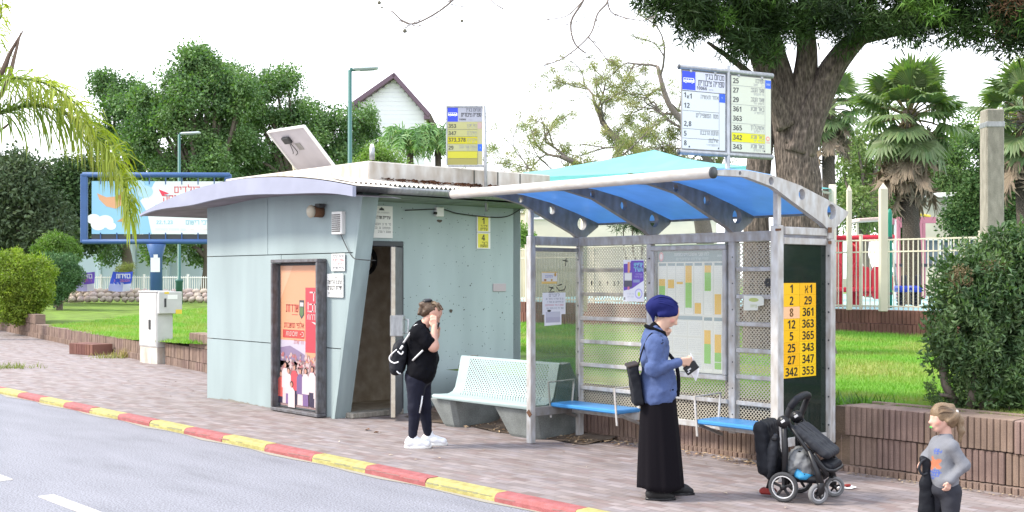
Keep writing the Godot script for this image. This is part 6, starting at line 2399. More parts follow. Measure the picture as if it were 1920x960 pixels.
func branching(m: MB, tips: Array, a: Vector3, d: Vector3, len: float, r: float, depth: int, droop: float) -> void:
	var pts := [a]
	var p := a
	var dd := d
	for i in 4:
		dd = (dd + Vector3(rng.randfn(), rng.randfn(), rng.randfn()) * 0.22 + Vector3(0, droop, 0)).normalized()
		p = p + dd * len / 4.0
		pts.append(p)
		if depth <= 2:
			tips.append(p)
	tube(m, pts, ramp(r, r * 0.6, 5), 5 if depth < 3 else 7, false)
	if depth == 0:
		return
	for k in (3 if depth > 1 else 2):
		var side := Vector3(rng.randfn(), rng.randfn() * 0.7, rng.randfn()).normalized()
		var at: Vector3 = pts[[4, 3, 2][k % 3]]
		branching(m, tips, at, (dd + side * 0.95).normalized(), len * rng.randf_range(0.6, 0.85), r * 0.55, depth - 1, droop)

func trees() -> void:
	var broad := []
	var fine := []
	var spray := []
	var bushy := []
	for i in 4:
		broad.append(clump(95, 0.28, 0.19, 400 + i, 0.2))
		fine.append(clump(70, 0.34, 0.16, 410 + i, 0.3))
		spray.append(clump(110, 0.66, 0.11, 420 + i, 0.35, true))
		bushy.append(clump(64, 0.5, 0.24, 430 + i, -0.1))
	# the big shade trees beyond the left lawn
	var g1 := Color(0.085, 0.175, 0.07)
	var g2 := Color(0.23, 0.36, 0.14)
	var grp := "shade trees beyond the left lawn"
	leafy_tree("shade_tree", "tallest broad green tree with its brown trunk beside the kiosk's left edge", "tree", 70.0, 387, 0.42, [[372, 150, 52], [395, 120, 30], [345, 200, 60], [420, 185, 48], [300, 225, 50], [380, 240, 70], [330, 290, 60], [430, 265, 60], [390, 310, 55], [352, 120, 26], [300, 440, 34], [345, 450, 30], [372, 105, 24], [410, 150, 30], [450, 200, 30], [330, 340, 50], [400, 360, 50], [360, 400, 40], [365, 480, 22], [290, 480, 20], [290, 195, 40], [262, 185, 30], [432, 172, 36], [460, 165, 32], [270, 255, 44]], broad, M.leaf, 0.62, 2.9, g1, g2, grp)
	leafy_tree("shade_tree", "broad green tree behind the solar panel and kiosk roof", "tree", 74.0, 560, 0.4, [[485, 175, 42], [520, 160, 34], [505, 230, 55], [555, 215, 45], [600, 240, 42], [640, 225, 36], [680, 235, 30], [560, 290, 60], [470, 300, 55], [620, 295, 50], [665, 275, 38], [690, 215, 16], [450, 330, 50], [520, 330, 50], [600, 330, 40], [540, 150, 22], [460, 230, 40], [440, 140, 22]], broad, M.leaf, 0.62, 2.9, g1, g2, grp)
	leafy_tree("shade_tree", "narrower green tree left of the tallest one, above the billboard", "tree", 78.0, 232, 0.35, [[205, 160, 28], [240, 170, 26], [220, 200, 34], [250, 240, 48], [215, 260, 40], [270, 300, 52], [200, 420, 40], [205, 470, 24], [190, 150, 20], [265, 230, 40], [240, 330, 50], [190, 360, 50], [280, 360, 45], [250, 400, 40]], broad, M.leaf, 0.62, 2.9, g1, Color(0.15, 0.26, 0.09), grp)
	leafy_tree("shade_tree", "dark olive tree at the left edge behind the bushes", "tree", 60.0, 45, 0.35, [[15, 320, 44], [50, 350, 48], [10, 390, 60], [85, 400, 50], [50, 430, 60], [0, 440, 50], [110, 440, 36], [-40, 340, 60]], fine, M.leaf_dark, 0.7, 8.0, Color(0.055, 0.085, 0.045), Color(0.15, 0.20, 0.11), grp)
	leafy_tree("shade_tree", "dark green tree between the olive tree and the billboard frame", "tree", 66.0, 140, 0.3, [[115, 340, 42], [160, 330, 36], [130, 380, 50], [180, 370, 40], [150, 420, 48], [100, 390, 40], [205, 400, 30], [185, 440, 26]], broad, M.leaf_dark, 0.7, 6.5, Color(0.05, 0.095, 0.04), Color(0.11, 0.18, 0.07), grp)
	# feathery young palms by the house
	for q in [[770, 268, "low feathery green palm at the foot of the white house", 1.0], [822, 262, "taller feathery palm beside the yellow bus stop sign", 0.9]]:
		var p := survey(q[0], 520, 55.0)
		p.y = 0.5
		var t := thing("feather_palm", q[2], "palm tree", p, YAW, "feathery palms by the house")
		var top: float = survey(q[0], q[1] + 20, 55.0).y - 0.5
		var tm := MB.new().smooth()
		tube(tm, [Vector3(0, -0.3, 0), Vector3(0.05, top * 0.5, 0), Vector3(0, top, 0)], [0.22, 0.17, 0.15], 9)
		obj("trunk", tm, M.palm_bark, t)
		for i in 17:
			var az := i * 2.399
			var up := rng.randf_range(0.5, 1.5)
			var f := MB.new()
			var d := Vector3(cos(az), 0, sin(az))
			pinnate(f, [Vector3(0, top, 0), Vector3(0, top, 0) + d * 0.45 * q[3] + Vector3(0, up * 0.8, 0), Vector3(0, top, 0) + d * 1.05 * q[3] + Vector3(0, up * 0.85, 0), Vector3(0, top, 0) + d * 1.6 * q[3] + Vector3(0, up * 0.3 - 0.3, 0)], 0.75, 0.05, 0.5, func(u: float) -> Color: return Color(0.13, 0.27, 0.12).lerp(Color(0.20, 0.34, 0.12), u), 0.05)
			obj("frond", f, M.leaf, t)
	leafy_tree("green_shrub", "light green shrub behind the kiosk roof left of the palms", "shrub", 50.0, 700, 0.1, [[708, 292, 22], [690, 300, 20], [725, 300, 18], [745, 305, 20]], broad, M.leaf, 0.4, 4.0, Color(0.16, 0.27, 0.06), Color(0.24, 0.36, 0.09))
	# the feather palm at the left edge of the picture: one long drooping frond in view
	var fp := survey(-75, 520, 34.0)
	fp.y = 0.6
	var ft := thing("queen_palm", "feather palm leaning in from the left with one long drooping yellow-green frond", "palm tree", fp, YAW)
	var k := 34.0 / LENS
	var at := func(px: float, py: float, z := 0.0) -> Vector3: return Vector3((px + 75) * k, EYE + (520 - py) * k - 0.6, z)
	var tm := MB.new().smooth()
	tube(tm, bend([Vector3(0.1, -0.5, 0), Vector3(0.05, 2.5, 0), at.call(-70, 300), at.call(-60, 210)], 6), ramp(0.3, 0.17, 19), 12)
	obj("trunk", tm, M.palm_bark, ft)
	var tint := func(u: float) -> Color: return Color(0.14, 0.23, 0.045).lerp(Color(0.38, 0.43, 0.08), smoothstep(0.1, 0.8, u))
	for q in [
		[[at.call(-60, 215), at.call(0, 212), at.call(60, 197), at.call(120, 210), at.call(180, 255), at.call(220, 310), at.call(240, 370), at.call(246, 410)], 1.75, 0.026, 0.85],
		[[at.call(-60, 205), at.call(-10, 165, 0.5), at.call(60, 158, 1.0), at.call(130, 175, 1.3), at.call(185, 215, 1.5), at.call(205, 250, 1.6)], 1.1, 0.035, 0.82],
		[[at.call(-60, 200), at.call(-25, 120), at.call(0, 40), at.call(8, -20)], 1.0, 0.05, 0.7],
		[[at.call(-60, 215), at.call(-100, 190), at.call(-150, 210), at.call(-190, 280)], 1.3, 0.06, 0.8],
		[[at.call(-60, 225, 0.0), at.call(-35, 260, 0.6), at.call(-15, 320, 1.0), at.call(-8, 380, 1.2)], 0.7, 0.08, 0.9]]:
		var f := MB.new()
		pinnate(f, q[0], q[1], q[2], q[3], tint, 0.05, 0.12)
		obj("frond", f, M.leaf_yellow, ft)
	for q in [[[at.call(-40, 200), at.call(5, 135), at.call(20, 100), at.call(46, 55)], 0.14], [[at.call(-40, 240), at.call(10, 165), at.call(30, 100), at.call(40, 60)], 0.12], [[at.call(-40, 260), at.call(0, 245), at.call(18, 232), at.call(8, 242)], 0.07]]:
		var s := MB.new().smooth()
		s.col = Color(0.20, 0.14, 0.11)
		tube(s, bend(q[0], 6), [0.04, 0.06, 0.08, 0.1, 0.11, 0.12, 0.13, 0.13, 0.13, 0.12, 0.11, 0.1, 0.09, 0.08, 0.07, 0.06, 0.05, 0.03, 0.01].map(func(v: float) -> float: return v * q[1] / 0.14), 7, true, 0.5)
		obj("dry_spathe", s, M.straw, ft)
	# bare spreading tree behind the shelter with thin spring leaves
	var bp := survey(1330, 520, 36.0)
	bp.y = 0.6
	var bt := thing("spreading_tree", "nearly bare spreading tree with thin pale leaves behind the bus shelter", "tree", bp, YAW)
	k = 36.0 / LENS
	var bat := func(px: float, py: float, z := 0.0) -> Vector3: return Vector3((px - 1330) * k, EYE + (520 - py) * k - 0.6, z)
	var tips := []
	tm = MB.new().smooth()
	tube(tm, bend([Vector3(0, -0.3, 0), bat.call(1325, 470), bat.call(1315, 400)], 4), ramp(0.32, 0.24, 9), 9)
	obj("trunk", tm, M.bark_grey, bt)
	for q in [
		[[bat.call(1315, 400), bat.call(1290, 340), bat.call(1200, 322, 0.4), bat.call(1130, 330, 0.8), bat.call(1050, 300, 1.0)], 0.19],
		[[bat.call(1315, 400), bat.call(1280, 330, -0.5), bat.call(1220, 290, -0.8), bat.call(1150, 240, -1.0), bat.call(1120, 180, -1.2)], 0.17],
		[[bat.call(1315, 400), bat.call(1330, 320, 0.3), bat.call(1290, 250, 0.5), bat.call(1250, 200, 0.6), bat.call(1230, 130, 0.5)], 0.17],
		[[bat.call(1315, 400), bat.call(1350, 310, -0.3), bat.call(1385, 220, -0.6)], 0.15],
		[[bat.call(1200, 322, 0.4), bat.call(1150, 345, 0.2), bat.call(1080, 350, 0.2), bat.call(1010, 325, 0.0)], 0.11]]:
		var lm := MB.new().smooth()
		var line := bend(q[0], 6)
		tube(lm, line, ramp(q[1], q[1] * 0.35, line.size()), 7)
		for i in range(6, line.size(), 2):
			var d: Vector3 = (line[i] - line[i - 1]).normalized()
			branching(lm, tips, line[i], (d * 0.5 + Vector3(rng.randfn() * 0.8 - 0.2, rng.randf_range(-0.3, 0.9), rng.randfn() * 0.7)).normalized(), rng.randf_range(0.8, 1.5), q[1] * 0.25, 3 if i % 4 == 0 else 2, 0.02)
		obj("limb", lm, mat("bark_pale", Color(0.24, 0.20, 0.17), 0.95, {"tex": "streak", "scale": 2.0}), bt)
	var tb := []
	for p in tips:
		if rng.randf() < 0.27:
			tb.append([p, Vector3.ONE * 0.16])
	foliage(bt, "crown", tb, fine, M.leaf, 0.15, 0.8, Color(0.20, 0.26, 0.08), Color(0.40, 0.36, 0.16), 0.6)
	# twigs with seed balls hanging in from above
	var hp := survey(1010, -130, 12.0)
	var ht := thing("hanging_branch", "bare twigs and small round seed balls hanging in from above", "branch", hp, YAW)
	k = 12.0 / LENS
	var hat := func(px: float, py: float, z := 0.0) -> Vector3: return Vector3((px - 1010) * k, (-130 - py) * k, z)
	tm = MB.new().smooth()
	for q in [
		[[hat.call(1180, -130), hat.call(1120, -60), hat.call(1095, 0), hat.call(1072, 40), hat.call(1078, 80), hat.call(1100, 100)], 0.013],
		[[hat.call(1120, -60), hat.call(1140, 0, 0.1), hat.call(1120, 30, 0.1), hat.call(1105, 70, 0.1), hat.call(1060, 110, 0.1), hat.call(1020, 126, 0.1)], 0.010],
		[[hat.call(1095, 0), hat.call(1060, 35, 0.1), hat.call(1010, 40, 0.1)], 0.006],
		[[hat.call(1140, 0), hat.call(1150, 25), hat.call(1200, 38), hat.call(1230, 30)], 0.007],
		[[hat.call(1105, 70), hat.call(1130, 100), hat.call(1145, 122)], 0.006],
		[[hat.call(1180, -130), hat.call(1000, -110), hat.call(900, -60), hat.call(850, 0), hat.call(800, 35), hat.call(765, 44), hat.call(735, 20)], 0.012],
		[[hat.call(765, 44), hat.call(745, 35), hat.call(725, 10)], 0.005],
		[[hat.call(900, -60), hat.call(918, -5), hat.call(945, 18)], 0.006],
		[[hat.call(1000, -110), hat.call(880, -80), hat.call(760, -60), hat.call(712, 2)], 0.006],
		[[hat.call(880, -80), hat.call(868, -20), hat.call(867, 36)], 0.004],
		[[hat.call(790, 36), hat.call(770, 46), hat.call(761, 56)], 0.004]]:
		var line := bend(q[0], 5)
		tube(tm, line, ramp(q[1] * 1.25, q[1] * 0.6, line.size()), 5)
		for i in range(3, line.size(), 4):
			tube(tm, [line[i], line[i] + Vector3(rng.randfn() * 0.06, -rng.randf() * 0.09, rng.randfn() * 0.05), line[i] + Vector3(rng.randfn() * 0.12, -rng.randf() * 0.16, rng.randfn() * 0.08)], 0.004, 4)
	obj("twigs", tm, mat("twig", Color(0.19, 0.155, 0.13), 0.9), ht)
	for q in [[760, 58, 0.021], [867, 39, 0.017], [712, 5, 0.02], [717, 14, 0.012]]:
		tm = MB.new().smooth()
		ball(tm, hat.call(q[0], q[1]), Vector3.ONE * q[2], 10)
		obj("seed_ball", tm, mat("seed", Color(0.14, 0.13, 0.09), 0.8), ht)
	# the big conifer behind the shelter
	k = 19.0 / LENS
	var cp := survey(1510, 520, 19.0)
	cp.y = 0.55
	var ct := thing("conifer_tree", "big dark conifer with forked shaggy trunk and overhanging foliage", "tree", cp, YAW)
	var cat := func(px: float, py: float, z := 0.0) -> Vector3: return Vector3((px - 1510) * k, EYE + (520 - py) * k - 0.55, z)
	var trunk_of := func(called: String, pts: Array, r: Array) -> void:
		var line := bend(pts, 8)
		var mm := MB.new().smooth()
		var rings := []
		var nz := FastNoiseLite.new()
		nz.frequency = 1.6
		for i in line.size():
			var u := float(i) / (line.size() - 1) * (r.size() - 1)
			var rr := lerpf(r[int(u)], r[mini(int(u) + 1, r.size() - 1)], u - int(u))
			var d: Vector3 = (line[mini(i + 1, line.size() - 1)] - line[maxi(i - 1, 0)]).normalized()
			var s := d.cross(Vector3.FORWARD).normalized()
			var nn := d.cross(s)
			var ring := PackedVector3Array()
			for a in 40:
				var t := TAU * a / 40
				var w := 1.0 + 0.10 * sin(t * 3.0 + i * 0.05) + 0.07 * sin(t * 9.0 + i * 0.12 + 2.0 * nz.get_noise_2d(i * 0.1, a)) + 0.10 * nz.get_noise_3d(cos(t) * 2, i * 0.05, sin(t) * 2)
				ring.append(line[i] + (s * cos(t) + nn * sin(t)) * rr * w)
			rings.append(ring)
		loft(mm, rings)
		obj(called, mm, M.bark, ct)
	trunk_of.call("trunk", [cat.call(1512, 690), cat.call(1512, 600), cat.call(1505, 450), cat.call(1500, 330), cat.call(1484, 230), cat.call(1462, 140), cat.call(1440, 40), cat.call(1425, -80)], [0.48, 0.36, 0.325, 0.315, 0.285, 0.22, 0.16, 0.12])
	trunk_of.call("trunk", [cat.call(1428, 690, -0.25), cat.call(1426, 520, -0.25), cat.call(1425, 380, -0.25), cat.call(1434, 260, -0.2), cat.call(1440, 140, -0.2), cat.call(1420, 20, -0.2)], [0.26, 0.2, 0.185, 0.18, 0.16, 0.12])
	trunk_of.call("limb", [cat.call(1490, 270, 0.0), cat.call(1502, 180, 0.1), cat.call(1508, 100, 0.2), cat.call(1500, 20, 0.2)], [0.24, 0.2, 0.15, 0.1])
	trunk_of.call("limb", [cat.call(1470, 240, 0.15), cat.call(1425, 150, 0.3), cat.call(1395, 70, 0.4), cat.call(1380, 0, 0.4)], [0.16, 0.11, 0.08, 0.05])
	trunk_of.call("limb", [cat.call(1495, 290, 0.1), cat.call(1528, 190, 0.15), cat.call(1570, 110, 0.3), cat.call(1640, 50, 0.5), cat.call(1740, 20, 0.7)], [0.25, 0.22, 0.17, 0.12, 0.07])
	trunk_of.call("limb", [cat.call(1455, 130), cat.call(1400, 100, 0.4), cat.call(1330, 70, 0.7), cat.call(1230, 30, 0.9)], [0.12, 0.09, 0.06, 0.03])
	trunk_of.call("limb", [cat.call(1450, 190, 0.2), cat.call(1380, 140, 0.6), cat.call(1310, 100, 0.9)], [0.07, 0.05, 0.02])
	trunk_of.call("limb", [cat.call(1600, 80, 0.3), cat.call(1700, 70, 1.0), cat.call(1820, 60, 1.5), cat.call(1900, 90, 1.8)], [0.1, 0.08, 0.05, 0.03])
	var blobs := []
	for q in [[1215, 10, 38, 0.8], [1255, 30, 36, 0.9], [1300, 62, 34, 0.9], [1335, 40, 46, 0.6], [1370, 72, 40, 0.5], [1400, 40, 50, 0.3], [1345, 100, 24, 0.8], [1300, 92, 18, 0.9], [1440, 20, 60, 0], [1500, 20, 60, 0.2], [1550, 30, 52, 0.3], [1600, 30, 50, 0.5], [1650, 40, 48, 0.7], [1700, 45, 50, 0.9], [1745, 60, 42, 1.0], [1790, 45, 45, 1.2], [1830, 80, 46, 1.4], [1880, 70, 50, 1.6], [1920, 90, 48, 1.7], [1850, 118, 26, 1.4], [1890, 128, 22, 1.6], [1690, 85, 26, 0.9], [1560, 75, 30, 0.5], [1610, 70, 26, 0.6],
		[1240, -50, 60, 0.8], [1330, -60, 80, 0.4], [1430, -70, 90, 0], [1540, -70, 90, 0.2], [1650, -60, 90, 0.5], [1760, -50, 80, 1.0], [1870, -40, 80, 1.5], [1450, -200, 120, 0], [1600, -200, 120, 0.5], [1280, 55, 22, 1.2], [1420, 88, 24, 0.7], [1500, 70, 30, 0.8], [1960, 60, 60, 1.7], [1230, 45, 26, 1.0], [1270, 75, 24, 1.0], [1370, 110, 26, 1.0], [1415, 120, 24, 0.9], [1460, 80, 36, 0.9], [1530, 60, 44, 1.0], [1590, 75, 40, 1.0], [1650, 85, 30, 1.2], [1740, 95, 26, 1.3], [1780, 90, 34, 1.4], [1820, 125, 26, 1.5], [1870, 110, 40, 1.7], [1900, 145, 18, 1.7], [1930, 120, 36, 1.8], [1700, 10, 60, 1.2], [1800, 10, 60, 1.4], [1900, 10, 60, 1.6], [1380, 20, 60, 0.9], [1290, 10, 50, 1.0]]:
		var r: float = q[2] * k
		blobs.append([cat.call(q[0], q[1], q[3] + 0.2), Vector3(r * 1.05, r * 0.75, r)])
	foliage(ct, "foliage", blobs, spray, M.leaf_dark, 0.22, 2.5, Color(0.009, 0.020, 0.008), Color(0.062, 0.12, 0.028), 0.5)
	foliage(ct, "bright_sprays", [[cat.call(1270, 62, 1.1), Vector3(0.22, 0.16, 0.2)], [cat.call(1405, 22, 1.2), Vector3(0.2, 0.14, 0.2)], [cat.call(1660, 35, 1.5), Vector3(0.3, 0.22, 0.2)], [cat.call(1690, 60, 1.5), Vector3(0.22, 0.16, 0.2)], [cat.call(1330, 50, 1.3), Vector3(0.18, 0.16, 0.2)], [cat.call(1850, 90, 1.9), Vector3(0.2, 0.16, 0.2)]], spray, M.leaf_dark, 0.17, 2.2, Color(0.07, 0.15, 0.03), Color(0.14, 0.27, 0.05), 0.5)
	foliage(ct, "dead_needles", [[cat.call(1815, 58, 1.7), Vector3(0.2, 0.32, 0.2)], [cat.call(1795, 96, 1.7), Vector3(0.1, 0.16, 0.1)]], spray, M.leaf_dark, 0.17, 4.0, Color(0.20, 0.11, 0.065), Color(0.30, 0.19, 0.11), 0.5)
	# the fan palms
	fan_palm("fan palm with shaggy brown skirt of dead leaves behind the playground", 31.0, 1706, 215, 1.18, 38, 60)
	fan_palm("fan palm half hidden behind the conifer trunk", 38.0, 1556, 200, 1.05, 24, 14)
	fan_palm("fan palm at the right edge above the concrete post", 27.0, 1925, 215, 1.0, 28, 14)
	# green trees on the right
	leafy_tree("shade_tree", "dark green tree right of the concrete post", "tree", 44.0, 1890, 0.25, [[1880, 300, 36], [1920, 290, 44], [1850, 345, 40], [1900, 370, 56], [1860, 410, 50], [1810, 380, 36], [1800, 420, 36], [1930, 430, 50], [1840, 270, 20]], broad, M.leaf_dark, 0.48, 4.6, Color(0.035, 0.075, 0.02), Color(0.09, 0.16, 0.045))
	leafy_tree("shade_tree", "dark bushy tree between the fan palm and the concrete post", "tree", 47.0, 1770, 0.22, [[1770, 380, 34], [1740, 400, 30], [1790, 350, 28], [1720, 420, 30], [1650, 400, 26], [1690, 415, 26], [1760, 430, 34]], broad, M.leaf_dark, 0.45, 4.4, Color(0.035, 0.07, 0.02), Color(0.08, 0.145, 0.04))
	leafy_tree("shade_tree", "mid green leafy tree filling the gap behind the tall fan palm", "tree", 54.0, 1690, 0.25, [[1640, 320, 36], [1685, 370, 40], [1745, 320, 38], [1780, 290, 34], [1600, 360, 34], [1740, 370, 40], [1640, 390, 36], [1800, 330, 36], [1700, 300, 36], [1600, 290, 26], [1810, 250, 24]], broad, M.leaf, 0.5, 4.2, Color(0.06, 0.125, 0.035), Color(0.17, 0.28, 0.085))
	leafy_tree("pale_tree", "yellow-green tree above the dark trees at the right edge", "tree", 50.0, 1900, 0.2, [[1890, 180, 32], [1930, 150, 44], [1870, 220, 28], [1910, 225, 36]], fine, M.leaf, 0.5, 3.0, Color(0.20, 0.28, 0.06), Color(0.30, 0.36, 0.10))
	leafy_tree("thin_tree", "thin leafed green tree between the conifer trunk and fan palm", "tree", 42.0, 1625, 0.16, [[1590, 320, 28], [1640, 300, 30], [1660, 260, 26], [1600, 370, 30], [1640, 350, 30], [1580, 400, 24], [1620, 410, 26], [1600, 260, 22], [1665, 200, 20]], fine, M.leaf, 0.42, 2.2, Color(0.15, 0.22, 0.07), Color(0.24, 0.30, 0.11))
	leafy_tree("thin_tree", "small dark pine twigs showing under the shelter roof", "tree", 33.0, 1200, 0.1, [[1190, 415, 18], [1215, 420, 18], [1170, 425, 14]], spray, M.leaf_dark, 0.25, 3.5, Color(0.05, 0.08, 0.04), Color(0.10, 0.14, 0.07))
	leafy_tree("green_shrub", "bright green shrub beyond the fence at the kiosk's right edge", "shrub", 36.0, 972, 0.06, [[972, 440, 14], [965, 430, 12], [985, 448, 10]], broad, M.leaf, 0.25, 4.5, Color(0.16, 0.30, 0.06), Color(0.24, 0.40, 0.09), "", 1.1)
	var bushes := bushy
	T.bushy = bushy
	T.broad = broad
	T.fine = fine

# ---------------------------------------------------------------- playground, shrubs, lawn
func playground() -> void:
	var m: MB
	palisade("cream metal playground fence on the red block wall", V(-36.4, 1.10, 23.15), V(-3.0, 1.10, 23.15), 1.55, 0.115, 2.76, 0.020, M.cream, [0.08, 1.27, 1.53])
	# red climbing frame behind the fence
	var p := survey(1610, 520, 29.0)
	p.y = 1.1
	var k := 29.0 / LENS
	var X := func(px: float) -> float: return (px - 1610) * k
	var Y := func(py: float) -> float: return EYE + (520 - py) * k - 1.1
	var t := thing("climbing_frame", "red playground climbing frame with round panels behind the fence", "climbing frame", p, YAW)
	for px in [1573, 1607]:
		m = MB.new().smooth()
		tube(m, [Vector3(X.call(px), -0.1, 0), Vector3(X.call(px), Y.call(445), 0)], 0.115, 10)
		obj("post", m, M.toy_red, t)
	m = MB.new().smooth()
	for z in [-0.3, 0.3]:
		tube(m, [Vector3(X.call(1555), Y.call(447), z), Vector3(X.call(1670), Y.call(445), z)], 0.06, 8)
	obj("ladder_rail", m, M.toy_red, t)
	for i in 6:
		m = MB.new().smooth()
		tube(m, [Vector3(X.call(1560 + i * 19), Y.call(447), -0.3), Vector3(X.call(1560 + i * 19), Y.call(447), 0.3)], 0.075, 8)
		obj("rung", m, M.toy_red, t)
	m = MB.new()
	bx(m, Vector3(X.call(1600), Y.call(543), 0.0), Vector3(0.95, 0.12, 0.7), 0.03)
	obj("step", m, M.toy_red, t)
	for q in [[1648, 530, 0.30, 0.40], [1614, 528, 0.22, 0.36]]:
		m = MB.new().smooth()
		var pp := PackedVector2Array()
		for i in 20:
			var a := TAU * i / 20
			pp.append(Vector2(X.call(q[0]) + q[2] * cos(a), Y.call(q[1]) + q[3] * clampf(sin(a) * 1.25, -1, 1)))
		m.flat()
		prism(m, pp, Transform3D(Basis.IDENTITY, Vector3(0, 0, 0.2)), 0.06)
		obj("panel", m, M.toy_red, t)
	for q in [[1655, 520], [1648, 512]]:
		m = MB.new()
		m.disc(X.call(q[0]), Y.call(q[1]), 0.05, 0.05, 0.235, Color.WHITE, 12)
		obj("panel_dot", m, M.white_paint, t)
	for px in [1565, 1603]:
		m = MB.new().smooth()
		var ring := []
		for i in 17:
			ring.append(Vector3(X.call(px) + 0.12 * cos(TAU * i / 16), Y.call(505) + 0.17 * sin(TAU * i / 16), 0.3))
		tube(m, ring, 0.022, 6, false)
		obj("hoop", m, M.toy_red, t)
	m = MB.new().smooth()
	tube(m, bend([Vector3(X.call(1640), Y.call(458), 0.4), Vector3(X.call(1660), Y.call(462), 0.4), Vector3(X.call(1666), Y.call(490), 0.4), Vector3(X.call(1672), Y.call(535), 0.4)], 6), 0.035, 8)
	tube(m, bend([Vector3(X.call(1668), Y.call(496), 0.42), Vector3(X.call(1660), Y.call(505), 0.42), Vector3(X.call(1668), Y.call(517), 0.42)], 6), 0.025, 8)
	obj("grab_rail", m, M.zinc, t)
	t = thing("play_post", "tall dark green playground post with rounded top", "post", survey(1669, 520, 27.5) * Vector3(1, 0, 1) + Vector3(0, 1.1, 0), YAW)
	m = MB.new().smooth()
	tube(m, [Vector3(0, -0.1, 0), Vector3(0, 2.2, 0), Vector3(0, 2.28, 0), Vector3(0, 2.32, 0)], [0.06, 0.06, 0.045, 0.01], 10)
	obj("post", m, M.toy_green, t)
	m = MB.new().smooth()
	tube(m, [Vector3(0, 0.3, 0), Vector3(0, 0.36, 0)], 0.07, 10)
	tube(m, [Vector3(0, 1.6, 0), Vector3(0, 1.66, 0)], 0.07, 10)
	obj("clamp", m, M.toy_dark, t)
	# mauve roofed tower
	k = 38.0 / LENS
	p = survey(1705, 520, 38.0)
	p.y = 1.1
	t = thing("play_tower", "faded mauve playground tower with a yellow bar on top", "play tower", p, YAW)
	var X2 := func(px: float) -> float: return (px - 1705) * k
	var Y2 := func(py: float) -> float: return EYE + (520 - py) * k - 1.1
	for q in [[1676, 0.5], [1716, 0.5], [1743, -0.5], [1690, -0.5]]:
		m = MB.new()
		bx(m, Vector3(X2.call(q[0]), Y2.call(410) * 0.5, q[1]), Vector3(0.1, Y2.call(410), 0.1), 0.01)
		obj("post", m, M.white_paint if q[0] == 1690 else M.toy_mauve, t)
	m = MB.new()
	bx(m, Vector3(X2.call(1709), Y2.call(414), 0.5), Vector3(1.25, 0.2, 0.06), 0.01)
	bx(m, Vector3(X2.call(1709), Y2.call(414), -0.5), Vector3(1.25, 0.2, 0.06), 0.01)
	bx(m, Vector3(X2.call(1690), Y2.call(424), 0.52), Vector3(0.5, 0.14, 0.06), 0.01)
	obj("top_beam", m, M.toy_mauve, t)
	m = MB.new().smooth()
	tube(m, bend([Vector3(X2.call(1692), Y2.call(407), 0.5), Vector3(X2.call(1712), Y2.call(404), 0.5), Vector3(X2.call(1735), Y2.call(407), 0.5)], 5), 0.045, 8)
	obj("yellow_bar", m, M.toy_yellow, t)
	m = MB.new()
	bx(m, Vector3(X2.call(1709), 1.1, 0), Vector3(1.2, 0.1, 1.1), 0.01)
	obj("platform", m, M.toy_dark, t)
	t = thing("play_awning", "flat pinkish playground awning above the red ladder", "awning", survey(1635, 520, 33.0) * Vector3(1, 0, 1) + Vector3(0, 1.1, 0), YAW)
	m = MB.new()
	bx(m, Vector3(0, 2.33, 0), Vector3(0.95, 0.1, 0.8), 0.02, Basis(Vector3.BACK, 0.06))
	obj("roof", m, mat("pink_cream", Color(0.66, 0.5, 0.46), 0.7), t)
	for x in [-0.4, 0.4]:
		m = MB.new()
		bx(m, Vector3(x, 1.1, 0), Vector3(0.07, 2.4, 0.07), 0.01)
		obj("post", m, M.cream, t)
	for q in [[1690, 545], [1716, 545]]:
		var sp := survey(q[0], 520, 29.5)
		sp.y = 1.1
		t = thing("spring_seat", "blue spring rider seat behind the playground fence, " + ("left one by the green post" if q[0] == 1690 else "right one nearer the big bush"), "spring rider", sp, YAW, "blue spring riders")
		m = MB.new()
		bx(m, Vector3(0, 0.42, 0), Vector3(0.30, 0.16, 0.5), 0.05)
		obj("seat", m, M.toy_blue, t)
		m = MB.new().smooth()
		var coil := []
		for i in 41:
			coil.append(Vector3(0.09 * cos(i * 0.7), 0.34 * i / 40.0, 0.09 * sin(i * 0.7)))
		tube(m, coil, 0.025, 5)
		obj("spring", m, M.toy_dark, t)
		m = MB.new()
		bx(m, Vector3(0.04, 0.62, 0.12), Vector3(0.14, 0.3, 0.08), 0.03)
		obj("figure_board", m, M.toy_dark, t)
	# posts of canopies and the thick concrete post
	for q in [[1657, 355, 24.5, 0.078, "cream square post with a pointed cap left of the fan palm"], [1593, 358, 25.5, 0.05, "slim cream post beside the shelter's roof tip"]]:
		var bp := survey(q[0], 520, q[2])
		bp.y = 1.1
		var h: float = survey(q[0], q[1], q[2]).y - 1.1
		t = thing("canopy_post", q[4], "post", bp, YAW)
		m = MB.new()
		bx(m, Vector3(0, h * 0.5, 0), Vector3(q[3] * 2, h, q[3] * 2), 0.01)
		obj("post", m, M.cream, t)
		m = MB.new()
		var w: float = q[3]
		for i in 4:
			var a := Vector3(w * [1, 1, -1, -1][i], h, w * [1, -1, -1, 1][i])
			var b := Vector3(w * [1, 1, -1, -1][(i + 1) % 4], h, w * [1, -1, -1, 1][(i + 1) % 4])
			m.tri(a, b, Vector3(0, h + 0.14, 0))
		obj("cap", m, M.cream, t)
	var cp := survey(1861, 520, 20.5)
	cp.y = 0.55
	t = thing("concrete_post", "thick weathered concrete post with a metal band and wires", "post", cp, YAW)
	var ch: float = survey(1861, 206, 20.5).y - 0.55
	m = MB.new()
	bx(m, Vector3(0, ch * 0.5 - 0.1, 0), Vector3(0.31, ch + 0.2, 0.31), 0.02)
	obj("shaft", m, M.concrete, t)
	m = MB.new()
	bx(m, Vector3(0, ch - 0.27, 0), Vector3(0.325, 0.10, 0.325), 0.01)
	obj("band", m, M.zinc, t)
	m = MB.new().smooth()
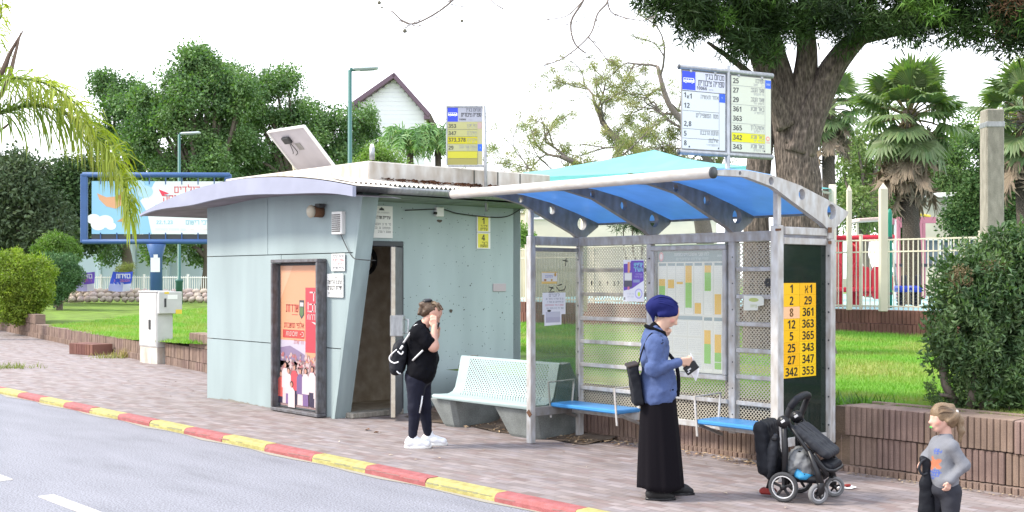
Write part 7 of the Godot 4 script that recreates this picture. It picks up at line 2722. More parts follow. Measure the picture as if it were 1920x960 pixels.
	for i in 5:
		tube(m, bend([Vector3(0.1, ch - 0.05 * i, 0.1), Vector3(0.25, ch - 0.12 - 0.04 * i, 0.12), Vector3(0.45 + 0.08 * i, ch - 0.02 - 0.1 * i, 0.1), Vector3(0.8, ch - 0.22 + 0.02 * i, -0.2)], 5), 0.006, 4)
	obj("wire", m, M.cable, t)

func shrubs() -> void:
	# the big clipped bush on the right planter
	var small := []
	for i in 4:
		small.append(clump(40, 0.60, 0.24, 450 + i, -0.3))
	var depth := 11.0
	var k := depth / LENS
	var p := survey(1880, 520, depth)
	p.y = 0.56
	var t := thing("big_bush", "large dense green bush with twisted bare stems on the right planter", "bush", p, YAW)
	var at := func(px: float, py: float, z := 0.0) -> Vector3: return Vector3((px - 1880) * k, EYE + (520 - py) * k - 0.56, z)
	var blobs := []
	for q in [[1900, 560, 105, 0], [1830, 560, 70, 0.1], [1800, 620, 62, 0.2], [1850, 680, 70, 0.3], [1920, 680, 80, 0.2], [1960, 600, 110, 0], [1780, 560, 42, 0.1], [1775, 670, 42, 0.15], [1840, 500, 42, -0.1], [1890, 480, 50, -0.1], [1940, 470, 60, 0], [1800, 520, 36, 0], [1870, 730, 48, 0.2], [1930, 745, 46, 0.2], [1810, 720, 34, 0.2], [1985, 700, 80, 0]]:
		var r: float = q[2] * k
		blobs.append([at.call(q[0], q[1], q[3]), Vector3(r, r * 0.95, r)])
	foliage(t, "foliage", blobs, small, M.leaf, 0.10, 5.0, Color(0.035, 0.085, 0.03), Color(0.17, 0.26, 0.11), 0.2)
	foliage(t, "brown_twigs", [[at.call(1850, 500, 0.2), Vector3(0.12, 0.08, 0.1)], [at.call(1785, 520, 0.2), Vector3(0.1, 0.1, 0.1)]], T.fine, M.leaf_dark, 0.05, 3.0, Color(0.2, 0.14, 0.08), Color(0.28, 0.22, 0.13), 0.5)
	for q in [[[at.call(1790, 782), at.call(1775, 745, 0.15), at.call(1758, 715, 0.2), at.call(1762, 680, 0.1), at.call(1790, 640)], 0.05], [[at.call(1800, 782), at.call(1795, 750, 0.1), at.call(1770, 740, 0.2), at.call(1745, 735, 0.25)], 0.03], [[at.call(1820, 785), at.call(1825, 750, 0.3), at.call(1850, 730, 0.3), at.call(1870, 690)], 0.045], [[at.call(1815, 785), at.call(1800, 740, 0.3), at.call(1810, 700, 0.2), at.call(1830, 650)], 0.05], [[at.call(1880, 785), at.call(1895, 750, 0.2), at.call(1900, 690, 0)], 0.05], [[at.call(1830, 780, 0.2), at.call(1860, 770, 0.3), at.call(1890, 765, 0.3)], 0.02], [[at.call(1850, 782, 0.2), at.call(1866, 765, 0.3), at.call(1862, 750, 0.35)], 0.012]]:
		var m := MB.new().smooth()
		var line := bend(q[0], 5)
		tube(m, line, ramp(q[1], q[1] * 0.5, line.size()), 8)
		obj("stem", m, M.bark_grey, t)
	foliage(t, "low_shoots", [[at.call(1745, 745, 0.2), Vector3(0.1, 0.06, 0.1)], [at.call(1732, 720, 0.2), Vector3(0.05, 0.06, 0.05)], [at.call(1765, 765, 0.2), Vector3(0.12, 0.05, 0.1)]], small, M.leaf, 0.05, 2.5, Color(0.05, 0.10, 0.035), Color(0.12, 0.19, 0.07), 0.4)
	# bushes at the left
	var rb := [[40, 528, 52], [20, 545, 48], [62, 545, 42], [30, 505, 40], [65, 515, 30], [48, 575, 32], [30, 580, 28], [0, 530, 40]]
	leafy_tree("round_bush", "clipped yellow-green bush on the raised planter at left", "bush", 37.0, 38, 0.10, rb, T.bushy, M.leaf, 0.17, 4.5, Color(0.16, 0.25, 0.035), Color(0.36, 0.45, 0.06), "", 0.7)
	leafy_tree("round_bush", "dark green clipped round bush behind the yellow-green one", "bush", 50.0, 112, 0.12, [[112, 510, 38], [95, 520, 34], [130, 525, 26], [105, 540, 30], [85, 535, 25]], T.bushy, M.leaf_dark, 0.2, 5.5, Color(0.055, 0.13, 0.055), Color(0.14, 0.25, 0.10))
	leafy_tree("round_bush", "lighter green bush rising behind the dark round bush", "bush", 56.0, 105, 0.1, [[105, 462, 26], [85, 470, 22], [130, 475, 20], [110, 482, 24]], T.bushy, M.leaf, 0.24, 5.0, Color(0.10, 0.20, 0.04), Color(0.22, 0.34, 0.07))
	leafy_tree("round_bush", "dark shrub behind the left end of the low wall", "bush", 40.0, 0, 0.1, [[-5, 560, 22], [10, 575, 16], [-20, 560, 30]], T.bushy, M.leaf_dark, 0.22, 5.0, Color(0.03, 0.05, 0.02), Color(0.06, 0.10, 0.03))
	leafy_tree("round_bush", "little tuft of shrub behind the sagging banner", "bush", 64.0, 236, 0.04, [[228, 503, 11], [245, 505, 11]], T.fine, M.leaf, 0.2, 4.0, Color(0.20, 0.24, 0.07), Color(0.32, 0.34, 0.12))

func lawn_blades() -> void:
	var shapes := []
	for v in 3:
		var r := RandomNumberGenerator.new()
		r.seed = 500 + v
		var m := MB.new()
		for i in 16:
			var a := r.randf() * TAU
			var c := Vector3(r.randfn() * 0.05, 0, r.randfn() * 0.05)
			var h := r.randf_range(0.02, 0.055)
			var lean := Vector3(cos(a), 0, sin(a)) * h * r.randf_range(0.3, 1.1)
			var s := Vector3(-sin(a), 0, cos(a)) * 0.004
			var t := r.randf_range(0.8, 1.2)
			m.col = Color(t * r.randf_range(0.9, 1.2), t, t * 0.9)
			m.tri(c - s, c + Vector3(0, h, 0) + lean, c + s)
		shapes.append(m.done())
	var nz := FastNoiseLite.new()
	nz.frequency = 0.22
	nz.seed = 31
	var lists := [[], [], []]
	var cols := [[], [], []]
	var put := func(x: float, d: float, sc: float) -> void:
		var k := rng.randi() % 3
		var dry := clampf(nz.get_noise_2d(x * 1.6, d * 2.2) * 1.7 + 0.32, 0, 1)
		if rng.randf() < dry * 0.45:
			return
		lists[k].append(Transform3D(Basis(Vector3.UP, rng.randf() * TAU).scaled(Vector3(sc, sc * rng.randf_range(0.6, 1.3), sc)), V(x, lawn_height(x, d) - 0.004, d)))
		cols[k].append(Color(0.21, 0.43, 0.06).lerp(Color(0.42, 0.40, 0.15), dry * rng.randf_range(0.4, 1.0)))
	for i in 34000:      # the right lawn as far as the red wall
		var x := rng.randf_range(-12.2, -3.5)
		var d := 10.0 + 13.0 * pow(rng.randf(), 1.5)
		put.call(x, d, lerpf(1.0, 1.9, (d - 10.0) / 13.0))
	for i in 6000:
		var x := rng.randf_range(-18.0, -12.2)
		var d := rng.randf_range(13.0, 23.0)
		put.call(x, d, 1.9)
	for i in 22000:      # the left lawn
		var d := 10.6 + 30.0 * pow(rng.randf(), 1.6)
		var x := -19.0 - d * 0.75 * rng.randf() * 1.6
		if d > wall_line(x) + 0.1:
			put.call(x, d, lerpf(1.6, 3.4, clampf((d - 10.0) / 30.0, 0, 1)))
	for k in 3:
		var o := copies("grass", shapes[k], M.blade, lists[k], cols[k])
		o.set_meta("kind", "stuff")
		o.set_meta("label", "short green grass of the lawns")
		o.set_meta("category", "grass")

# ---------------------------------------------------------------- the folded-down pushchair
func stroller() -> void:
	var p := survey(1497, 520, 9.62)
	p.y = 0.0
	var t := thing("stroller", "black pushchair with grey wheels parked against the shelter's dark end glass", "pushchair", p, YAW - 0.5)
	var m: MB
	var wheel := func(c: Vector3, r: float, w: float, turn: float, tyre_m: Material) -> void:
		var tm := MB.new().smooth()
		var b := Basis(Vector3.UP, turn)
		var rings := []
		for i in 33:
			var a := TAU * i / 32
			var ring := PackedVector3Array()
			for k in 10:
				var q := TAU * k / 10
				var rr := r - 0.017 + 0.017 * cos(q)
				ring.append(c + b * Vector3(rr * cos(a), rr * sin(a), w * 0.5 * sin(q)))
			rings.append(ring)
		loft(tm, rings, false, false)
		var wh := obj("wheel", tm, tyre_m, t)
		var rm := MB.new().smooth()
		var line := []
		for i in 29:
			line.append(c + b * Vector3((r - 0.034) * cos(TAU * i / 28), (r - 0.034) * sin(TAU * i / 28), w * 0.32))
		tube(rm, line, 0.0055, 6, false)
		var line2 := []
		for v in line:
			line2.append(v - b * Vector3(0, 0, w * 0.64))
		tube(rm, line2, 0.0055, 6, false)
		obj("rim", rm, M.rim_grey, wh)
		var sm := MB.new()
		for i in 5:
			var a := TAU * i / 5 + 0.3
			bx(sm, c + b * (Vector3(cos(a), sin(a), 0) * (r * 0.36)), b * Vector3.ONE * 0.0 + Vector3(r * 0.66, r * 0.17, w * 0.4), 0.004, b * Basis(Vector3.BACK, a))
		obj("spokes", sm, M.black_plastic, wh)
		var hm := MB.new().smooth()
		tube(hm, [c - b * Vector3(0, 0, w * 0.5), c + b * Vector3(0, 0, w * 0.5)], r * 0.2, 12)
		obj("hub", hm, M.black_plastic, wh)
	wheel.call(Vector3(-0.055, 0.122, 0.235), 0.122, 0.045, 0.0, M.tyre)
	wheel.call(Vector3(-0.055, 0.122, -0.235), 0.122, 0.045, 0.0, M.tyre)
	wheel.call(Vector3(0.215, 0.085, 0.20), 0.085, 0.045, 0.75, M.tyre_grey)
	wheel.call(Vector3(0.25, 0.085, -0.19), 0.085, 0.045, 0.45, M.tyre_grey)
	for z in [0.2, -0.2]:
		m = MB.new().smooth()
		tube(m, [Vector3(-0.06, 0.66, z), Vector3(-0.05, 0.4, z), Vector3(-0.055, 0.13, z)], [0.024, 0.026, 0.022], 10)
		obj("rear_leg", m, M.black_plastic, t)
		m = MB.new().smooth()
		tube(m, [Vector3(-0.03, 0.64, z * 0.98), Vector3(0.12, 0.44, z * 0.97), Vector3(0.29, 0.235, z * 0.95)], 0.017, 8)
		obj("side_rail", m, M.black_plastic, t)
		m = MB.new().smooth()
		tube(m, [Vector3(0.14, 0.42, z * 0.97), Vector3(0.21, 0.26, z), Vector3(0.235, 0.17, z)], [0.02, 0.026, 0.03], 10)
		bx(m, Vector3(0.235, 0.135, z), Vector3(0.06, 0.11, 0.07), 0.02)
		obj("front_leg", m, M.black_plastic, t)
		m = MB.new().smooth()
		tube(m, [Vector3(-0.06, 0.645, z - 0.03), Vector3(-0.06, 0.645, z + 0.03)], 0.05, 16)
		var j := obj("joint", m, M.black_plastic, t)
		m = MB.new()
		bx(m, Vector3(-0.06, 0.65, z + 0.032), Vector3(0.035, 0.02, 0.004), 0.002, Basis(Vector3.BACK, 0.6))
		obj("button", m, M.rim_grey, j)
	m = MB.new().smooth()
	tube(m, bend([Vector3(-0.04, 0.66, 0.2), Vector3(-0.02, 0.74, 0.2), Vector3(0.03, 0.82, 0.18), Vector3(0.045, 0.84, 0.08), Vector3(0.05, 0.845, -0.05), Vector3(0.045, 0.83, -0.16), Vector3(0.01, 0.76, -0.2), Vector3(-0.03, 0.66, -0.2)], 6), 0.024, 10)
	obj("handle", m, M.black_plastic, t)
	m = MB.new().smooth()
	tube(m, bend([Vector3(-0.012, 0.76, 0.198), Vector3(0.03, 0.82, 0.18), Vector3(0.045, 0.84, 0.08), Vector3(0.05, 0.845, -0.05), Vector3(0.045, 0.83, -0.15)], 6), 0.03, 10)
	obj("handle_grip", m, M.nylon, t)
	var nz := FastNoiseLite.new()
	nz.frequency = 14.0
	nz.seed = 3
	# seat pad and leg rest
	m = MB.new()
	net(m, [rbox(Vector3(0.09, 0.525, 0), Vector3(0.13, 0.022, 0.185), 0.02, Basis(Vector3.BACK, -0.62)), rbox(Vector3(0.225, 0.415, 0), Vector3(0.085, 0.03, 0.175), 0.028, Basis(Vector3.BACK, -0.5)), cap(Vector3(0.03, 0.585, -0.175), Vector3(0.26, 0.40, -0.17), 0.024, 0.03), cap(Vector3(0.03, 0.585, 0.175), Vector3(0.26, 0.40, 0.17), 0.024, 0.03)], 0.03, 0.012, null, 0.006, nz)
	var pad := obj("seat_pad", m, M.nylon_grey, t)
	m = MB.new().smooth()
	for z in [-0.06, 0.05]:
		tube(m, [Vector3(0.0, 0.612, z), Vector3(0.09, 0.549, z), Vector3(0.22, 0.445, z + 0.01)], 0.007, 5)
	obj("seam", m, M.nylon, pad)
	m = MB.new().smooth()
	tube(m, bend([Vector3(0.18, 0.40, 0.18), Vector3(0.26, 0.29, 0.18), Vector3(0.325, 0.27, 0.14), Vector3(0.335, 0.27, 0), Vector3(0.325, 0.27, -0.14), Vector3(0.28, 0.30, -0.18), Vector3(0.2, 0.42, -0.18)], 5), 0.014, 8)
	obj("foot_bar", m, M.black_plastic, t)
	m = MB.new()
	net(m, [rbox(Vector3(0.26, 0.30, 0), Vector3(0.07, 0.035, 0.15), 0.03, Basis(Vector3.BACK, -0.2))], 0.03, 0.012)
	obj("foot_pocket", m, M.nylon, t)
	# folded back and canopy hanging at the handle end
	m = MB.new()
	net(m, [rbox(Vector3(-0.25, 0.41, 0.0), Vector3(0.06, 0.22, 0.20), 0.05, Basis(Vector3.BACK, 0.10)), ell(Vector3(-0.19, 0.27, 0.04), Vector3(0.08, 0.14, 0.15))], 0.05, 0.014, null, 0.012, nz)
	obj("folded_back", m, M.nylon, t)
	m = MB.new()
	net(m, [ell(Vector3(-0.17, 0.33, 0.16), Vector3(0.045, 0.17, 0.05), Basis(Vector3.BACK, -0.15)), cap(Vector3(-0.14, 0.52, 0.15), Vector3(-0.17, 0.40, 0.16), 0.02, 0.035)], 0.04, 0.011, null, 0.010, nz)
	obj("side_pocket", m, M.nylon_grey, t)
	m = MB.new()
	bx(m, Vector3(-0.14, 0.50, 0.20), Vector3(0.05, 0.03, 0.02), 0.008)
	obj("buckle", m, M.black_plastic, t)
	m = MB.new()
	net(m, [rbox(Vector3(0.06, 0.185, 0), Vector3(0.16, 0.03, 0.17), 0.03)], 0.03, 0.014)
	obj("basket", m, M.nylon, t)
	m = MB.new().smooth()
	tube(m, [Vector3(-0.06, 0.13, -0.23), Vector3(-0.06, 0.13, 0.23)], 0.013, 8)
	obj("axle", m, M.black_plastic, t)
	m = MB.new()
	bx(m, Vector3(-0.235, 0.045, 0.05), Vector3(0.13, 0.05, 0.09), 0.015)
	obj("brake_pedal", m, M.red_plastic, t)
	m = MB.new().smooth()
	tube(m, [Vector3(-0.24, 0.06, 0.05), Vector3(-0.20, 0.2, 0.05)], 0.016, 8)
	obj("brake_link", m, M.black_plastic, t)
	# things carried in the basket
	var at := t.transform
	var bag := MB.new()
	net(bag, [ell(Vector3(0.05, 0.335, 0.06), Vector3(0.115, 0.10, 0.13)), ell(Vector3(-0.02, 0.27, 0.08), Vector3(0.06, 0.09, 0.10)), ell(Vector3(0.10, 0.26, 0.07), Vector3(0.07, 0.06, 0.10))], 0.04, 0.011, null, 0.022, nz)
	var g := obj("cloth_bundle", bag, M.bag_grey)
	g.transform = at
	tag(g, "crumpled grey bag in the pushchair basket", "bag")
	bag = MB.new()
	net(bag, [ell(Vector3(0.075, 0.205, 0.12), Vector3(0.075, 0.04, 0.07)), ell(Vector3(0.045, 0.24, 0.13), Vector3(0.03, 0.045, 0.04))], 0.03, 0.009, null, 0.014, nz)
	g = obj("blue_cloth", bag, M.bag_blue)
	g.transform = at
	tag(g, "bright blue cloth tucked below the grey bag in the pushchair", "cloth")

# ---------------------------------------------------------------- people: local x forward (to the picture's right), y up, z towards the camera
func skin_colour(skin: Color, spots: Array) -> Callable:      # spots: [centre, radius, colour]
	return func(p: Vector3) -> Color:
		var c := skin
		for s in spots:
			var d: float = p.distance_to(s[0]) / s[1]
			if d < 1.0:
				c = c.lerp(s[2], clampf((1.0 - d) * 3.0, 0, 1))
		return c

func head_parts(c: Vector3, s: float, tilt: Basis) -> Array:    # a head looking along +x before tilting; c: its middle; s: its height
	var at := func(x: float, y: float, z: float) -> Vector3: return c + tilt * (Vector3(x, y, z) * s)
	var o := [
		ell(at.call(-0.06, 0.12, 0), Vector3(0.42, 0.37, 0.335) * s, tilt),
		ell(at.call(0.12, -0.10, 0), Vector3(0.26, 0.36, 0.265) * s, tilt),
		cap(at.call(0.20, -0.38, -0.05), at.call(0.20, -0.38, 0.05), 0.105 * s, 0.105 * s),
		cap(at.call(0.0, -0.22, 0.2), at.call(0.19, -0.38, 0.06), 0.08 * s, 0.07 * s),
		cap(at.call(0.0, -0.22, -0.2), at.call(0.19, -0.38, -0.06), 0.08 * s, 0.07 * s),
		cap(at.call(0.36, 0.02, 0), at.call(0.455, -0.125, 0), 0.035 * s, 0.052 * s),
		cap(at.call(0.40, -0.14, -0.035), at.call(0.40, -0.14, 0.035), 0.035 * s, 0.035 * s),
		cap(at.call(0.345, -0.245, -0.06), at.call(0.345, -0.245, 0.06), 0.035 * s, 0.035 * s),
		cap(at.call(0.33, -0.29, -0.05), at.call(0.33, -0.29, 0.05), 0.036 * s, 0.036 * s),
		cap(at.call(0.31, 0.07, 0.09), at.call(0.27, 0.075, 0.2), 0.045 * s, 0.04 * s),
		cap(at.call(0.31, 0.07, -0.09), at.call(0.27, 0.075, -0.2), 0.045 * s, 0.04 * s),
		ell(at.call(0.24, -0.1, 0.15), Vector3(0.11, 0.11, 0.10) * s, tilt),
		ell(at.call(0.24, -0.1, -0.15), Vector3(0.11, 0.11, 0.10) * s, tilt),
	]
	for z in [1.0, -1.0]:
		o.append(ell(at.call(-0.05, -0.04, 0.315 * z), Vector3(0.085, 0.125, 0.035) * s, tilt))
	return o

func face_spots(c: Vector3, s: float, tilt: Basis, brow: Color) -> Array:
	var at := func(x: float, y: float, z: float) -> Vector3: return c + tilt * (Vector3(x, y, z) * s)
	var o := [[at.call(0.37, -0.265, 0.0), 0.085 * s, Color(0.40, 0.13, 0.12)]]
	for z in [1.0, -1.0]:
		o.append([at.call(0.315, 0.005, 0.135 * z), 0.05 * s, Color(0.05, 0.03, 0.025)])
		o.append([at.call(0.34, 0.095, 0.12 * z), 0.05 * s, brow])
		o.append([at.call(0.27, 0.105, 0.2 * z), 0.05 * s, brow])
		o.append([at.call(0.24, -0.12, 0.22 * z), 0.12 * s, Color(0.56, 0.28, 0.22)])
	return o

func people() -> void:
	var wr := FastNoiseLite.new()
	wr.frequency = 7.0
	wr.seed = 8
	var m: MB
	# ------------------------------------------------ woman in the blue sweater
	var p := survey(1245, 520, 9.63)
	p.y = 0.0
	var skin := Color(0.56, 0.36, 0.27)
	var t := thing("person", "person in blue sweater, long black skirt and navy headscarf reading a wallet", "person", p, YAW)
	var tilt := Basis(Vector3.BACK, -0.62)
	var hc := Vector3(0.036, 1.512, 0.0)
	m = MB.new()
	net(m, head_parts(hc, 0.225, tilt) + [cap(Vector3(-0.07, 1.33, 0), Vector3(-0.01, 1.45, 0), 0.058, 0.054)], 0.02, 0.0055, skin_colour(skin, face_spots(hc, 0.225, tilt, Color(0.22, 0.13, 0.08))))
	net(m, [ell(Vector3(-0.07, 1.17, 0), Vector3(0.085, 0.14, 0.14)), ell(Vector3(-0.04, 0.9, 0), Vector3(0.11, 0.2, 0.14)), cap(Vector3(-0.03, 0.8, 0.09), Vector3(-0.05, 0.08, 0.09), 0.075, 0.045), cap(Vector3(0.0, 0.8, -0.09), Vector3(0.12, 0.09, -0.12), 0.075, 0.045), cap(Vector3(-0.09, 1.25, 0.15), Vector3(-0.11, 1.07, 0.195), 0.034, 0.026), cap(Vector3(-0.11, 1.07, 0.195), Vector3(0.115, 1.135, 0.17), 0.026, 0.024), cap(Vector3(-0.09, 1.25, -0.15), Vector3(0.0, 1.08, -0.2), 0.04, 0.036), cap(Vector3(0.0, 1.08, -0.2), Vector3(0.0, 1.31, -0.07), 0.036, 0.027), cap(Vector3(-0.075, 1.22, 0), Vector3(-0.075, 1.34, 0), 0.07, 0.058)], 0.05, 0.016, skin_colour(skin, []))
	net(m, hand(Vector3(0.115, 1.135, 0.17), Vector3(0.9, -0.05, -0.25), Vector3(0.2, 0.3, -1), 0.165, 1.1, -1.0), 0.012, 0.0045, skin_colour(skin, []))
	net(m, hand(Vector3(0.0, 1.30, -0.07), Vector3(0.2, 1.0, 0.25), Vector3(0.6, 0.0, 0.6), 0.16, 1.3, 1.0), 0.012, 0.0045, skin_colour(skin, []))
	obj("body", m, M.skin, t)
	m = MB.new()
	net(m, [ell(Vector3(0.0, 1.575, 0), Vector3(0.128, 0.088, 0.097), Basis(Vector3.BACK, -0.30)), ell(Vector3(-0.085, 1.565, 0), Vector3(0.062, 0.052, 0.07)), cap(Vector3(0.085, 1.52, 0.06), Vector3(-0.04, 1.50, 0.085), 0.026, 0.02), cap(Vector3(0.085, 1.52, -0.06), Vector3(-0.04, 1.50, -0.085), 0.026, 0.02), cap(Vector3(-0.10, 1.53, 0.02), Vector3(-0.085, 1.455, 0.03), 0.022, 0.012)], 0.04, 0.007, null, 0.008, wr)
	var scarf := obj("headscarf", m, M.scarf_navy, t)
	m = MB.new().smooth()
	for i in 4:
		tube(m, bend([Vector3(-0.12, 1.565 + 0.012 * i, 0.045), Vector3(-0.04, 1.60 + 0.016 * i, 0.088 - 0.008 * i), Vector3(0.06, 1.575 + 0.018 * i, 0.082 - 0.01 * i), Vector3(0.11, 1.535 + 0.02 * i, 0.045)], 5), 0.006, 5)
	obj("fold", m, M.scarf_navy, scarf)
	m = MB.new()
	net(m, [ell(Vector3(-0.075, 1.18, 0), Vector3(0.110, 0.17, 0.175)), ell(Vector3(-0.045, 0.97, 0), Vector3(0.142, 0.19, 0.17)), cap(Vector3(-0.045, 0.85, -0.05), Vector3(-0.045, 0.85, 0.05), 0.135, 0.135), cap(Vector3(-0.09, 1.285, -0.13), Vector3(-0.09, 1.285, 0.13), 0.07, 0.07), cap(Vector3(-0.09, 1.265, 0.155), Vector3(-0.11, 1.07, 0.20), 0.062, 0.05), cap(Vector3(-0.11, 1.07, 0.20), Vector3(0.105, 1.133, 0.175), 0.05, 0.037), cap(Vector3(-0.09, 1.265, -0.155), Vector3(0.0, 1.075, -0.20), 0.062, 0.05), cap(Vector3(0.0, 1.075, -0.20), Vector3(0.0, 1.28, -0.085), 0.048, 0.037), cap(Vector3(-0.07, 1.28, 0), Vector3(-0.075, 1.355, 0), 0.10, 0.075), cap(Vector3(-0.03, 1.27, -0.07), Vector3(-0.03, 1.27, 0.07), 0.05, 0.05)], 0.05, 0.0095, null, 0.024, wr)
	var sw := obj("sweater", m, M.knit_blue, t)
	m = MB.new()
	net(m, [cap(Vector3(-0.075, 1.29, 0), Vector3(-0.058, 1.385, 0), 0.074, 0.064), cap(Vector3(-0.02, 1.30, -0.03), Vector3(-0.02, 1.30, 0.03), 0.045, 0.045)], 0.03, 0.008)
	obj("undershirt", m, M.cloth_black, sw)
	m = MB.new().smooth()
	var ringp := []
	for i in 25:
		ringp.append(Vector3(-0.07 + 0.076 * cos(TAU * i / 24), 1.382 - 0.03 * cos(TAU * i / 24), 0.072 * sin(TAU * i / 24)))
	tube(m, ringp, 0.016, 7, false)
	tube(m, bend([Vector3(-0.01, 1.365, 0.05), Vector3(0.01, 1.335, 0.03), Vector3(0.018, 1.32, 0.0)], 4), 0.014, 6)
	obj("collar", m, M.cloth_black, sw)
	# skirt: gathered cloth falling to the ankles
	m = MB.new().smooth()
	var rings := []
	for i in 19:
		var u := i / 18.0
		var y := lerpf(0.88, 0.085, u)
		var cx := lerpf(-0.045, -0.026, u)
		var rx := lerpf(0.135, 0.19, pow(u, 0.8))
		var rz := lerpf(0.165, 0.205, u)
		var ring := PackedVector3Array()
		for k in 96:
			var a := TAU * k / 96
			var f := 1.0 + (0.006 + 0.045 * u) * (sin(a * 9.0 + 1.2 * sin(u * 2.0)) * 0.6 + sin(a * 5.0 + 2.0 + u) * 0.5 + sin(a * 17.0 + u * 2.0) * 0.25)
			ring.append(Vector3(cx + rx * cos(a) * f, y + (0.012 * sin(a * 3.0) if i == 18 else 0.0), rz * sin(a) * f))
		rings.append(ring)
	loft(m, rings, true, true)
	obj("skirt", m, M.skirt_black, t)
	for q in [[-0.155, 0.085, 0.09, 0.0], [0.04, 0.275, -0.14, 0.0]]:
		m = MB.new()
		net(m, [cap(Vector3(q[0] + 0.04, 0.045, q[2]), Vector3(q[0] + 0.15, 0.042, q[2] + 0.005), 0.043, 0.042), cap(Vector3(q[0] + 0.15, 0.042, q[2]), Vector3(q[1] - 0.035, 0.03, q[2] + 0.008), 0.042, 0.029), cap(Vector3(q[0] + 0.05, 0.06, q[2]), Vector3(q[0] + 0.06, 0.13, q[2]), 0.04, 0.04)], 0.03, 0.007)
		var sh := obj("shoe", m, M.shoe_black, t)
		m = MB.new().smooth()
		var so := []
		for y in [0.0, 0.018]:
			var ring := PackedVector3Array()
			for k in 20:
				var a := TAU * k / 20
				ring.append(Vector3((q[0] + q[1]) * 0.5 + (q[1] - q[0]) * 0.52 * cos(a), y, q[2] + 0.046 * sin(a)))
			so.append(ring)
		loft(m, so)
		obj("sole", m, M.black_plastic, sh)
	# what she carries
	var bag := thing("shoulder_bag", "black cloth bag hanging behind the person in the blue sweater", "bag", p, YAW)
	m = MB.new()
	net(m, [rbox(Vector3(-0.235, 0.935, 0.0), Vector3(0.04, 0.165, 0.14), 0.016, Basis(Vector3.BACK, 0.14))], 0.02, 0.011, null, 0.012, wr)
	obj("bag", m, M.nylon, bag)
	m = MB.new()
	net(m, [rbox(Vector3(-0.26, 1.095, 0.0), Vector3(0.05, 0.012, 0.145), 0.010, Basis(Vector3.BACK, 0.25))], 0.02, 0.009)
	obj("flap", m, mat("bag_brown", Color(0.028, 0.02, 0.018), 0.7), bag)
	m = MB.new().smooth()
	tube(m, bend([Vector3(-0.225, 1.06, 0.10), Vector3(-0.19, 1.22, 0.15), Vector3(-0.11, 1.355, 0.10), Vector3(-0.03, 1.28, 0.05)], 5), 0.014, 6, true, 0.4)
	tube(m, bend([Vector3(0.055, 1.18, -0.15), Vector3(0.115, 1.09, -0.09), Vector3(0.128, 0.95, -0.03), Vector3(0.118, 0.83, -0.02)], 5), 0.024, 6, true, 0.5)
	obj("strap", m, M.cloth_black, bag)
	var wl := thing("wallet", "open black wallet held in the right hand of the blue sweater person", "wallet", p, YAW)
	m = MB.new()
	bx(m, Vector3(0.205, 1.078, 0.135), Vector3(0.115, 0.075, 0.016), 0.006, Basis(Vector3.BACK, 0.62))
	obj("cover", m, M.black_plastic, wl)
	m = MB.new()
	bx(m, Vector3(0.19, 1.066, 0.1445), Vector3(0.03, 0.012, 0.002), 0.0, Basis(Vector3.BACK, 0.62))
	bx(m, Vector3(0.185, 1.045, 0.1445), Vector3(0.02, 0.008, 0.002), 0.0, Basis(Vector3.BACK, 0.62))
	obj("emblem", m, M.rim_grey, wl)
	m = MB.new().smooth()
	for i in 5:
		for j in 4:
			var f := func(u: float, v: float) -> Vector3: return Vector3(0.175 + 0.08 * u + 0.03 * v, 1.10 + 0.10 * v - 0.14 * u, 0.12 - 0.05 * u + 0.02 * sin(u * 6 + v * 4))
			m.quad(f.call(i / 5.0, j / 4.0), f.call((i + 1) / 5.0, j / 4.0), f.call((i + 1) / 5.0, (j + 1) / 4.0), f.call(i / 5.0, (j + 1) / 4.0))
	var tissue := obj("paper_slip", m, M.paper)
	tissue.position = p
	tissue.rotation.y = YAW
	tag(tissue, "crumpled white paper slip held behind the black wallet", "paper")
	# ------------------------------------------------ woman on the telephone
	p = survey(795, 520, 12.52)
	p.y = 0.0
	skin = Color(0.58, 0.33, 0.25)
	t = thing("person", "person in black top and leggings with white shoes holding hand to cheek", "person", p, YAW)
	tilt = Basis(Vector3.BACK, -0.75)
	hc = Vector3(0.105, 1.425, 0.0)
	m = MB.new()
	net(m, head_parts(hc, 0.222, tilt) + [cap(Vector3(-0.02, 1.26, 0), Vector3(0.06, 1.37, 0), 0.062, 0.056)], 0.02, 0.006, skin_colour(skin, face_spots(hc, 0.222, tilt, Color(0.25, 0.15, 0.09))))
	net(m, [ell(Vector3(-0.04, 1.09, 0), Vector3(0.10, 0.15, 0.15)), ell(Vector3(-0.02, 0.88, 0), Vector3(0.125, 0.18, 0.15)), cap(Vector3(-0.04, 1.235, 0.16), Vector3(0.12, 1.085, 0.20), 0.055, 0.052), cap(Vector3(0.12, 1.085, 0.20), Vector3(0.125, 1.29, 0.115), 0.05, 0.031), cap(Vector3(-0.04, 1.235, -0.16), Vector3(0.06, 1.02, -0.2), 0.055, 0.048), cap(Vector3(0.06, 1.02, -0.2), Vector3(0.14, 1.2, -0.12), 0.044, 0.03), cap(Vector3(-0.07, 0.72, 0.085), Vector3(-0.085, 0.43, 0.09), 0.1, 0.066), cap(Vector3(-0.085, 0.43, 0.09), Vector3(-0.11, 0.1, 0.09), 0.062, 0.04), cap(Vector3(-0.03, 0.72, -0.085), Vector3(0.0, 0.43, -0.09), 0.1, 0.066), cap(Vector3(0.0, 0.43, -0.09), Vector3(0.04, 0.11, -0.1), 0.062, 0.04), cap(Vector3(-0.03, 1.2, 0), Vector3(-0.015, 1.28, 0), 0.09, 0.066)], 0.05, 0.014, skin_colour(skin, []))
	net(m, hand(Vector3(0.125, 1.285, 0.115), Vector3(-0.15, 1.0, -0.1), Vector3(0.1, 0.1, -1), 0.165, 0.5, 1.0), 0.012, 0.005, skin_colour(skin, []))
